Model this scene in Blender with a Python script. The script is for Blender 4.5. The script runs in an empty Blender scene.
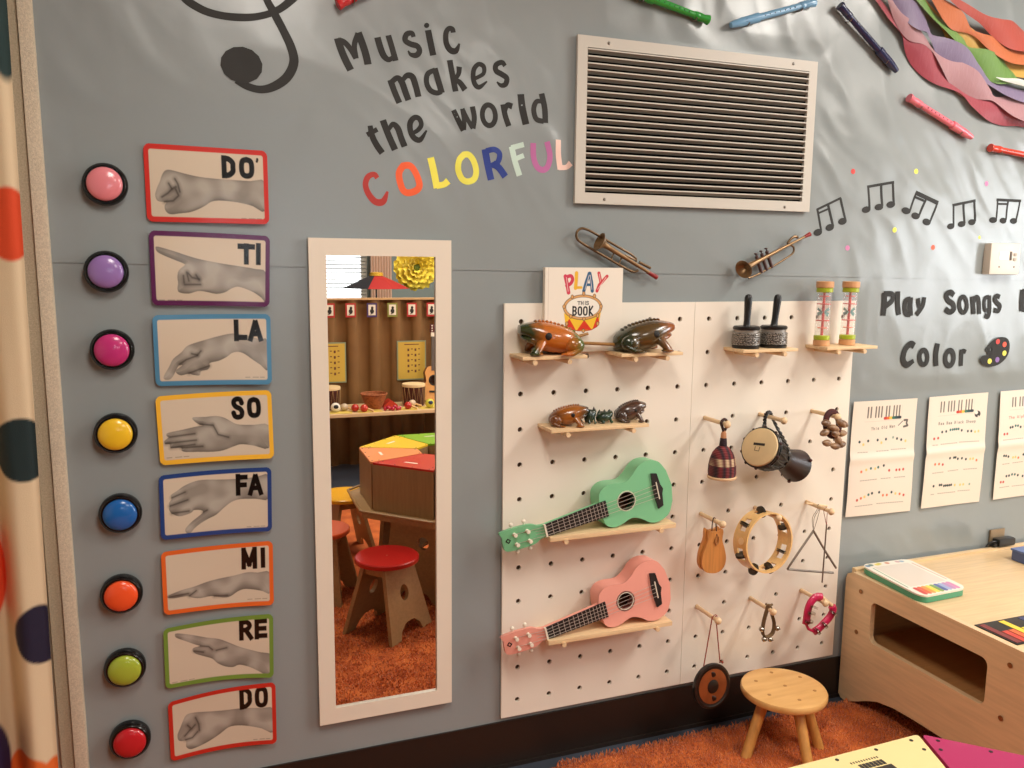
import bpy, math, random
import numpy as np
from mathutils import Vector, Matrix, noise
D = bpy.data; C = bpy.context.scene.collection
sc = bpy.context.scene
R = math.radians
# ------------------------------------------------------------------ camera, world, lights, exposure
cam_d = D.cameras.new('camera'); cam = D.objects.new('camera', cam_d); C.objects.link(cam)
cam.location = (-0.7917, -2.1624, 1.4742)
cam.rotation_euler = (R(81.894), R(-0.530), R(-20.612))
cam_d.sensor_width = 36.0; cam_d.lens = 29.416; cam_d.clip_start = 0.02; cam_d.clip_end = 60
sc.camera = cam
sc.view_settings.view_transform = 'Standard'; sc.view_settings.look = 'None'
sc.view_settings.gamma = 1.0; sc.view_settings.exposure = 0.42
sc.view_settings.use_curve_mapping = False
world = D.worlds.new('world'); sc.world = world; world.use_nodes = True
world.node_tree.nodes['Background'].inputs[0].default_value = (0.85, 0.93, 1.0, 1)
world.node_tree.nodes['Background'].inputs[1].default_value = 3.5
CEIL = 2.75
def area(name, loc, sx, sy, power, col):
    l = D.lights.new(name, 'AREA'); l.shape = 'RECTANGLE'; l.size = sx; l.size_y = sy; l.energy = power; l.color = col
    o = D.objects.new(name, l); C.objects.link(o); o.location = loc; return o
WARM = (1.0, 0.955, 0.885)
PANELS = [(1.9, -1.45), (-0.45, -1.65), (0.9, -3.6), (3.4, -2.6)]
POW = [36, 20, 22, 24]
for (x, y), w in zip(PANELS, POW):
    area('ceiling_lamp_light', (x, y, CEIL - 0.035), 0.55, 1.15, w, WARM)
dl = area('added_side_light', (4.14, -2.1, 1.55), 1.05, 1.7, 30, (0.97, 0.985, 1.0)); dl.rotation_euler = (0, R(90), 0)  # added lamp on the right, gives side light and sheen on the paper
sc.cycles.max_bounces = 8; sc.cycles.diffuse_bounces = 4; sc.cycles.glossy_bounces = 5
sc.cycles.transmission_bounces = 8; sc.cycles.transparent_max_bounces = 10
sc.cycles.caustics_reflective = False; sc.cycles.caustics_refractive = False
sc.cycles.sample_clamp_indirect = 4.0

# ------------------------------------------------------------------ materials
def lin(h):
    if isinstance(h, tuple): return h
    h = h.lstrip('#'); v = [int(h[i:i+2], 16)/255 for i in (0, 2, 4)]
    return tuple(((c+.055)/1.055)**2.4 if c > .04045 else c/12.92 for c in v)
_M = {}
def mat(name, col='#808080', rough=.5, metal=0, bump=0, bscale=60, coat=0, spec=.5, trans=0, alpha=1, emit=0, stretch=None, var=0, vscale=8, col2=None, sheen=0):
    if name in _M: return _M[name]
    m = D.materials.new(name); m.use_nodes = True; _M[name] = m
    nt = m.node_tree; b = nt.nodes['Principled BSDF']
    c = lin(col); b.inputs['Base Color'].default_value = (*c, 1)
    b.inputs['Roughness'].default_value = rough; b.inputs['Metallic'].default_value = metal
    b.inputs['Coat Weight'].default_value = coat; b.inputs['Coat Roughness'].default_value = .06
    b.inputs['Specular IOR Level'].default_value = spec
    b.inputs['Transmission Weight'].default_value = trans; b.inputs['Alpha'].default_value = alpha
    if sheen: b.inputs['Sheen Weight'].default_value = sheen
    if emit: b.inputs['Emission Color'].default_value = (*c, 1); b.inputs['Emission Strength'].default_value = emit
    if bump or var or col2:
        tc = nt.nodes.new('ShaderNodeTexCoord'); mp = nt.nodes.new('ShaderNodeMapping')
        nt.links.new(tc.outputs['Object'], mp.inputs['Vector'])
        if stretch: mp.inputs['Scale'].default_value = stretch
        if bump:
            n = nt.nodes.new('ShaderNodeTexNoise'); n.inputs['Scale'].default_value = bscale; n.inputs['Detail'].default_value = 3
            nt.links.new(mp.outputs[0], n.inputs['Vector'])
            bp = nt.nodes.new('ShaderNodeBump'); bp.inputs['Strength'].default_value = bump; bp.inputs['Distance'].default_value = .004
            nt.links.new(n.outputs['Fac'], bp.inputs['Height']); nt.links.new(bp.outputs[0], b.inputs['Normal'])
        if var or col2:
            n2 = nt.nodes.new('ShaderNodeTexNoise'); n2.inputs['Scale'].default_value = vscale; n2.inputs['Detail'].default_value = 5
            nt.links.new(mp.outputs[0], n2.inputs['Vector'])
            rp = nt.nodes.new('ShaderNodeValToRGB'); rp.color_ramp.elements[0].position = .36; rp.color_ramp.elements[1].position = .64
            a = c; z = lin(col2) if col2 else tuple(min(1, v*(1+var)) for v in c)
            if not col2: a = tuple(v*(1-var) for v in c)
            rp.color_ramp.elements[0].color = (*a, 1); rp.color_ramp.elements[1].color = (*z, 1)
            nt.links.new(n2.outputs['Fac'], rp.inputs[0]); nt.links.new(rp.outputs[0], b.inputs['Base Color'])
    return m
def wood(name, col, var=.12, rough=.45, ax=0, scale=9, coat=0):
    st = [22, 22, 22]; st[ax] = 1.6
    return mat(name, col, rough=rough, var=var, vscale=scale*.5, stretch=tuple(st), bump=.06, bscale=12, coat=coat)
def vcol(name, rough=.5, coat=0, spec=.5, bump=0, bscale=300):
    if name in _M: return _M[name]
    m = mat(name, '#ffffff', rough=rough, coat=coat, spec=spec, bump=bump, bscale=bscale)
    nt = m.node_tree; a = nt.nodes.new('ShaderNodeVertexColor'); a.layer_name = 'Col'
    nt.links.new(a.outputs[0], nt.nodes['Principled BSDF'].inputs['Base Color']); return m

# ------------------------------------------------------------------ mesh builder
class MB:
    def __init__(s): s.v = []; s.f = []
    def add(s, vs, fs):
        o = len(s.v); s.v += [tuple(x) for x in vs]; s.f += [tuple(i+o for i in f) for f in fs]; return s
    def box(s, x0, x1, y0, y1, z0, z1, b=0):
        if b <= 0:
            return s.add([(x, y, z) for x in (x0, x1) for y in (y0, y1) for z in (z0, z1)],
                [(0,1,3,2),(4,6,7,5),(0,4,5,1),(2,3,7,6),(0,2,6,4),(1,5,7,3)])
        bm = D.meshes.new('t'); import bmesh; k = bmesh.new()
        bmesh.ops.create_cube(k, size=1)
        for v in k.verts: v.co = ((x0+x1)/2+v.co.x*(x1-x0), (y0+y1)/2+v.co.y*(y1-y0), (z0+z1)/2+v.co.z*(z1-z0))
        bmesh.ops.bevel(k, geom=k.edges[:], offset=b, segments=2, profile=.7, affect='EDGES')
        k.verts.index_update()
        s.add([v.co[:] for v in k.verts], [[v.index for v in f.verts] for f in k.faces]); k.free(); D.meshes.remove(bm); return s
    def tube(s, pts, rad, n=10, cap=True, closed=False, flat=None):
        P = [Vector(p) for p in pts]; m = len(P)
        rr = rad if isinstance(rad, (list, tuple)) else [rad]*m
        up = None; rings = []
        for i in range(m):
            if closed: t = P[(i+1) % m]-P[i-1]
            else: t = P[min(i+1, m-1)]-P[max(i-1, 0)]
            t.normalize()
            if up is None:
                up = Vector((0, 0, 1)) if abs(t.z) < .9 else Vector((0, 1, 0))
                if flat: up = Vector(flat)
            u = (up-t*up.dot(t))
            if u.length < 1e-6: u = t.orthogonal()
            u.normalize(); w = t.cross(u); up = u
            q = rr[i]; a, bb = (q if isinstance(q, (tuple, list)) else (q, q))
            rings.append([P[i]+u*a*math.cos(2*math.pi*k/n)+w*bb*math.sin(2*math.pi*k/n) for k in range(n)])
        vs = [v for r_ in rings for v in r_]; fs = []
        for i in range(m if closed else m-1):
            j = (i+1) % m
            for k in range(n):
                l = (k+1) % n; fs.append((i*n+k, i*n+l, j*n+l, j*n+k))
        if cap and not closed: fs.append(tuple(range(n-1, -1, -1))); fs.append(tuple((m-1)*n+k for k in range(n)))
        return s.add(vs, fs)
    def lathe(s, prof, M=Matrix(), n=24, cap=True):
        # profile (r, h) about local z
        vs = [M @ Vector((r*math.cos(2*math.pi*k/n), r*math.sin(2*math.pi*k/n), h)) for r, h in prof for k in range(n)]
        fs = [(i*n+k, i*n+(k+1) % n, (i+1)*n+(k+1) % n, (i+1)*n+k) for i in range(len(prof)-1) for k in range(n)]
        if cap: fs.append(tuple(range(n-1, -1, -1))); fs.append(tuple((len(prof)-1)*n+k for k in range(n)))
        return s.add(vs, fs)
    def ball(s, c, r, n=14, M=None):
        r = r if isinstance(r, (tuple, list)) else (r, r, r)
        prof = [(max(1e-4, math.sin(math.pi*i/(n//2+1))), -math.cos(math.pi*i/(n//2+1))) for i in range(n//2+2)]
        T = Matrix.Translation(c) @ (M if M else Matrix()) @ Matrix.Diagonal((*r, 1)); return s.lathe(prof, T, n)
    def prism(s, poly, y0, y1, M=None):
        # polygon in (x,z), thickness along y
        n = len(poly); vs = [Vector((x, y0, z)) for x, z in poly]+[Vector((x, y1, z)) for x, z in poly]
        if M: vs = [M @ v for v in vs]
        fs = [tuple(range(n)), tuple(range(2*n-1, n-1, -1))]+[(i, i+n, (i+1) % n+n, (i+1) % n) for i in range(n)]
        return s.add(vs, fs)
    def plate(s, outer, holes, y0, y1, M=None):
        # plate with holes, polygons in (x,z); filled by triangulation
        from mathutils.geometry import delaunay_2d_cdt
        loops = [outer]+list(holes); vv = []; ed = []
        for lp in loops:
            o = len(vv); vv += [Vector(p) for p in lp]; ed += [(o+i, o+(i+1) % len(lp)) for i in range(len(lp))]
        V2, E2, F2, _, _, _ = delaunay_2d_cdt(vv, ed, [], 0, 1e-7)
        def inside(p, poly):
            c = False; j = len(poly)-1
            for i in range(len(poly)):
                a, b = poly[i], poly[j]
                if (a[1] > p.y) != (b[1] > p.y) and p.x < (b[0]-a[0])*(p.y-a[1])/(b[1]-a[1])+a[0]: c = not c
                j = i
            return c
        tris = []
        for f in F2:
            c = sum((V2[i] for i in f), Vector((0, 0)))/len(f)
            if inside(c, outer) and not any(inside(c, h) for h in holes): tris.append(f)
        n = len(V2); M = M or Matrix()
        vs = [M @ Vector((p.x, y0, p.y)) for p in V2]+[M @ Vector((p.x, y1, p.y)) for p in V2]
        fs = [tuple(f) for f in tris]+[tuple(i+n for i in reversed(f)) for f in tris]
        s.add(vs, fs)
        for lp in loops:
            m = len(lp); s.add([M @ Vector((x, y0, z)) for x, z in lp]+[M @ Vector((x, y1, z)) for x, z in lp],
                               [(i, i+m, (i+1) % m+m, (i+1) % m) for i in range(m)])
        return s
    def loft(s, secs, n=20, pw=2.0):
        # sections (center, a_vec, b_vec) with superellipse outline
        vs = []
        for c, a, b in secs:
            c, a, b = Vector(c), Vector(a), Vector(b)
            for k in range(n):
                t = 2*math.pi*k/n; ct, st = math.cos(t), math.sin(t)
                vs.append(c+a*math.copysign(abs(ct)**(2/pw), ct)+b*math.copysign(abs(st)**(2/pw), st))
        m = len(secs)
        fs = [(i*n+k, i*n+(k+1) % n, (i+1)*n+(k+1) % n, (i+1)*n+k) for i in range(m-1) for k in range(n)]
        fs += [tuple(range(n-1, -1, -1)), tuple((m-1)*n+k for k in range(n))]
        return s.add(vs, fs)
    def xf(s, M): s.v = [tuple(M @ Vector(v)) for v in s.v]; return s
    def build(s, name, m, parent=None, smooth=True, angle=38):
        me = D.meshes.new(name)
        off = Vector(parent['_o']) if parent and '_o' in parent else Vector((0, 0, 0))
        V = [Vector(v)-off for v in s.v]
        o = D.objects.new(name, me)
        if not parent and V:
            lo = Vector([min(v[i] for v in V) for i in range(3)]); hi = Vector([max(v[i] for v in V) for i in range(3)])
            c = Vector(((lo.x+hi.x)/2, (lo.y+hi.y)/2, lo.z)); V = [v-c for v in V]; o.location = c; off = c
        o['_o'] = tuple(off)
        me.from_pydata([v[:] for v in V], [], s.f); me.update()
        import bmesh; k = bmesh.new(); k.from_mesh(me); bmesh.ops.recalc_face_normals(k, faces=k.faces[:]); k.to_mesh(me); k.free()
        if m: me.materials.append(m)
        if smooth:
            me.shade_smooth() if hasattr(me, 'shade_smooth') else None
            me.set_sharp_from_angle(angle=R(angle))
        C.objects.link(o)
        if parent: o.parent = parent; fixpar(o, parent)
        return o
def fixpar(o, parent):
    # geometry of a child is stored relative to its parent's own origin
    pass
def thing(name, label, cat, loc, group=None):
    o = D.objects.new(name, None); C.objects.link(o); o.location = loc; o['_o'] = tuple(loc)
    o.empty_display_size = .05
    return tag(o, label, cat, group)
def tag(o, label, cat=None, group=None, kind=None):
    if label: o['label'] = label
    if cat: o['category'] = cat
    if group: o['group'] = group
    if kind: o['kind'] = kind
    return o
def struct(o): o['kind'] = 'structure'; return o
def solid(name, mb, m, label, cat, group=None, **k): return tag(mb.build(name, m, **k), label, cat, group)
def dup(root, delta, label, mats=None):
    c = root.copy(); C.objects.link(c); c.location = Vector(root.location)+Vector(delta); c['label'] = label
    def rec(a, b):
        for ch in list(a.children):
            d = ch.copy(); C.objects.link(d); d.parent = b; rec(ch, d)
    rec(root, c); return c
def smooth_path(pts, sub=6, closed=False):
    P = [np.array(p, float) for p in pts]; n = len(P); out = []
    rng = range(n) if closed else range(n-1)
    for i in rng:
        p0 = P[i-1] if (i > 0 or closed) else P[0]*2-P[1]; p1 = P[i]; p2 = P[(i+1) % n]
        p3 = P[(i+2) % n] if (i+2 < n or closed) else P[-1]*2-P[-2]
        for k in range(sub):
            t = k/sub; out.append(.5*((2*p1)+(-p0+p2)*t+(2*p0-5*p1+4*p2-p3)*t*t+(-p0+3*p1-3*p2+p3)*t**3))
    if not closed: out.append(P[-1])
    return [tuple(float(x) for x in q) for q in out]
def circ(cx, cz, r, n=20, rz=None, a0=0):
    rz = rz or r; return [(cx+r*math.cos(a0+2*math.pi*i/n), cz+rz*math.sin(a0+2*math.pi*i/n)) for i in range(n)]
def rrect(x0, x1, z0, z1, r, n=5):
    out = []
    for cx, cz, a in ((x1-r, z1-r, 0), (x0+r, z1-r, 90), (x0+r, z0+r, 180), (x1-r, z0+r, 270)):
        for i in range(n+1): t = R(a+90*i/n); out.append((cx+r*math.cos(t), cz+r*math.sin(t)))
    return out

# ------------------------------------------------------------------ printed surfaces: a canvas painted in numpy
class Canvas:
    def __init__(s, w, h, nx, ny, bg):
        s.w, s.h = w, h; s.nx, s.ny = nx, ny
        s.X, s.Y = np.meshgrid(np.linspace(0, w, nx), np.linspace(0, h, ny)); s.px = w/nx
        s.c = np.empty((ny, nx, 3)); s.c[:] = lin(bg)
    def put(s, a, col):
        a = np.clip(a, 0, 1)[..., None]; s.c = s.c*(1-a)+np.array(lin(col))*a
    def sdf(s, poly):
        P = np.array(poly, float); d = np.full(s.X.shape, 1e9); ins = np.zeros(s.X.shape, bool)
        for i in range(len(P)):
            a, b = P[i-1], P[i]; e = b-a; L = e@e+1e-12
            t = np.clip(((s.X-a[0])*e[0]+(s.Y-a[1])*e[1])/L, 0, 1)
            d = np.minimum(d, np.hypot(s.X-a[0]-t*e[0], s.Y-a[1]-t*e[1]))
            if a[1] != b[1]:
                ins ^= ((a[1] > s.Y) != (b[1] > s.Y)) & (s.X < (b[0]-a[0])*(s.Y-a[1])/(b[1]-a[1])+a[0])
        return np.where(ins, -d, d)
    def poly(s, P, col, soft=1): s.put(.5-s.sdf(P)/(s.px*soft), col)
    def ell(s, cx, cy, rx, ry, col, soft=1):
        d = (np.hypot((s.X-cx)/rx, (s.Y-cy)/ry)-1)*min(rx, ry); s.put(.5-d/(s.px*soft), col)
    def line(s, P, w, col, soft=1, op=1):
        d = np.full(s.X.shape, 1e9); P = np.array(P, float)
        for a, b in zip(P[:-1], P[1:]):
            e = b-a; L = e@e+1e-12; t = np.clip(((s.X-a[0])*e[0]+(s.Y-a[1])*e[1])/L, 0, 1)
            d = np.minimum(d, np.hypot(s.X-a[0]-t*e[0], s.Y-a[1]-t*e[1]))
        s.put(np.clip(.5-(d-w/2)/(s.px*soft), 0, 1)*op, col)
    def mesh(s, name, posfn, m, keep=None, parent=None, thick=.0004, tv=(0, 1, 0)):
        nx, ny = s.nx, s.ny
        U, V = np.meshgrid(np.linspace(0, 1, nx), np.linspace(0, 1, ny))
        P = posfn(U, V).reshape(-1, 3)
        off = np.array(parent['_o']) if parent else np.array([P[:, 0].mean(), P[:, 1].mean(), P[:, 2].min()])
        ii, jj = np.meshgrid(np.arange(nx-1), np.arange(ny-1)); a = (jj*nx+ii).ravel()
        F = np.stack([a, a+nx, a+nx+1, a+1], 1)
        if keep is not None:
            K = keep.ravel(); F = F[K[F].all(1)]
        # back side a hair behind with side walls so the sheet has thickness
        N = len(P); B = P+np.array(tv)*thick; edges = {}
        Vt = np.vstack([P, B])-off
        E = np.concatenate([F[:, [0, 1]], F[:, [1, 2]], F[:, [2, 3]], F[:, [3, 0]]]); key = np.sort(E, 1)
        kk = key[:, 0].astype(np.int64)*N+key[:, 1]; u, idx, cnt = np.unique(kk, return_index=True, return_counts=True)
        be = E[idx[cnt == 1]]
        S = np.stack([be[:, 1], be[:, 0], be[:, 0]+N, be[:, 1]+N], 1)
        FF = np.vstack([F, F[:, ::-1]+N, S])
        me = D.meshes.new(name); me.from_pydata(Vt.tolist(), [], FF.tolist()); me.update()
        ca = me.color_attributes.new('Col', 'FLOAT_COLOR', 'POINT')
        col = np.ones((2*N, 4)); col[:N, :3] = s.c.reshape(-1, 3); col[N:, :3] = col[:N, :3]
        ca.data.foreach_set('color', col.ravel()); me.materials.append(m); me.shade_smooth(); me.set_sharp_from_angle(angle=R(50))
        o = D.objects.new(name, me); C.objects.link(o); o['_o'] = tuple(off)
        if parent: o.parent = parent
        else: o.location = off
        return o
GL = {'D': [[(.14,0),(.14,1)],[(.14,.05),(.5,.05),(.84,.25),(.86,.5),(.84,.75),(.5,.95),(.14,.95)]],
 'O': [[(.5,.05),(.2,.15),(.12,.5),(.2,.85),(.5,.95),(.8,.85),(.88,.5),(.8,.15),(.5,.05)]],
 'T': [[(0,.09),(1,.09)],[(.5,.05),(.5,1)]], 'I': [[(.5,0),(.5,1)]], 'L': [[(.16,0),(.16,1)],[(.16,.92),(1,.92)]],
 'A': [[(.1,1),(.47,.05)],[(.53,.05),(.9,1)],[(.25,.7),(.75,.7)]],
 'S': [[(.88,.24),(.75,.06),(.45,.02),(.18,.10),(.14,.27),(.32,.43),(.68,.54),(.88,.72),(.80,.93),(.5,1.0),(.2,.94),(.08,.76)]],
 'F': [[(.16,0),(.16,1)],[(.16,.08),(1,.08)],[(.16,.52),(.9,.52)]],
 'M': [[(.1,1),(.12,0)],[(.14,.05),(.5,.85)],[(.5,.85),(.86,.05)],[(.9,0),(.9,1)]],
 'R': [[(.15,0),(.15,1)],[(.15,.08),(.6,.08),(.82,.28),(.6,.5),(.15,.52)],[(.5,.52),(.92,1)]],
 'E': [[(.15,0),(.15,1)],[(.15,.08),(.98,.08)],[(.15,.5),(.92,.5)],[(.15,.92),(1,.92)]],
 "'": [[(.5,.1),(.5,.45),(.2,.95)]],
 'B': [[(.15,0),(.15,1)],[(.15,.06),(.6,.06),(.8,.25),(.6,.47),(.15,.47)],[(.6,.47),(.88,.72),(.6,.94),(.15,.94)]],
 'K': [[(.15,0),(.15,1)],[(.85,0),(.2,.55),(.9,1)]], 'H': [[(.15,0),(.15,1)],[(.85,0),(.85,1)],[(.15,.5),(.85,.5)]],
 'P': [[(.15,0),(.15,1)],[(.15,.06),(.7,.1),(.85,.28),(.7,.48),(.15,.52)]], 'Y': [[(.1,0),(.5,.5)],[(.9,0),(.4,1)]],
 'a': [[(.2,.4),(.8,.4),(.8,1)],[(.8,.65),(.2,.7),(.2,.95),(.8,.95)]], 'b': [[(.2,0),(.2,1),(.8,.9),(.8,.5),(.2,.45)]],
 'c': [[(.85,.45),(.3,.42),(.2,.7),(.3,.98),(.85,.95)]], 'd': [[(.8,0),(.8,1),(.2,.95),(.2,.5),(.8,.45)]],
 'e': [[(.2,.7),(.8,.7),(.7,.42),(.3,.42),(.2,.7),(.3,1),(.8,.95)]], 'h': [[(.2,0),(.2,1)],[(.2,.5),(.8,.45),(.8,1)]],
 'i': [[(.5,.4),(.5,1)],[(.5,.12),(.5,.2)]], 'k': [[(.2,0),(.2,1)],[(.8,.4),(.2,.7),(.8,1)]], 'l': [[(.5,0),(.5,1)]],
 'n': [[(.2,.4),(.2,1)],[(.2,.5),(.8,.45),(.8,1)]], 'p': [[(.2,.4),(.2,1.3)],[(.2,.45),(.8,.45),(.8,.95),(.2,.95)]],
 's': [[(.8,.42),(.25,.42),(.25,.68),(.8,.72),(.75,.98),(.2,.98)]], 't': [[(.5,.1),(.5,1)],[(.2,.4),(.8,.4)]]}
def glyph(cv, ch, x0, y0, x1, y1, w, col, skew=0):
    for st in GL.get(ch, []):
        if len(st) == 2:
            a, b = [Vector((x0+p[0]*(x1-x0), y0+p[1]*(y1-y0))) for p in st]; d = (b-a).normalized()*w/2*.9; n_ = Vector((-d.y, d.x))/.9
            if w > .02: cv.poly([a-d+n_, b+d+n_, b+d-n_, a-d-n_], col); continue
        cv.line([(x0+a*(x1-x0), y0+b*(y1-y0)+a*skew) for a, b in (smooth_path(st, 4) if len(st) > 4 else st)], w, col)
def text_line(cv, s, x0, y0, x1, y1, h, w, col):
    n = len(s)
    for i, ch in enumerate(s):
        t = (i)/n; u = (i+.8)/n; yy = y0+(y1-y0)*t
        glyph(cv, ch, x0+(x1-x0)*t, yy, x0+(x1-x0)*u, yy+h, w, col)
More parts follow.
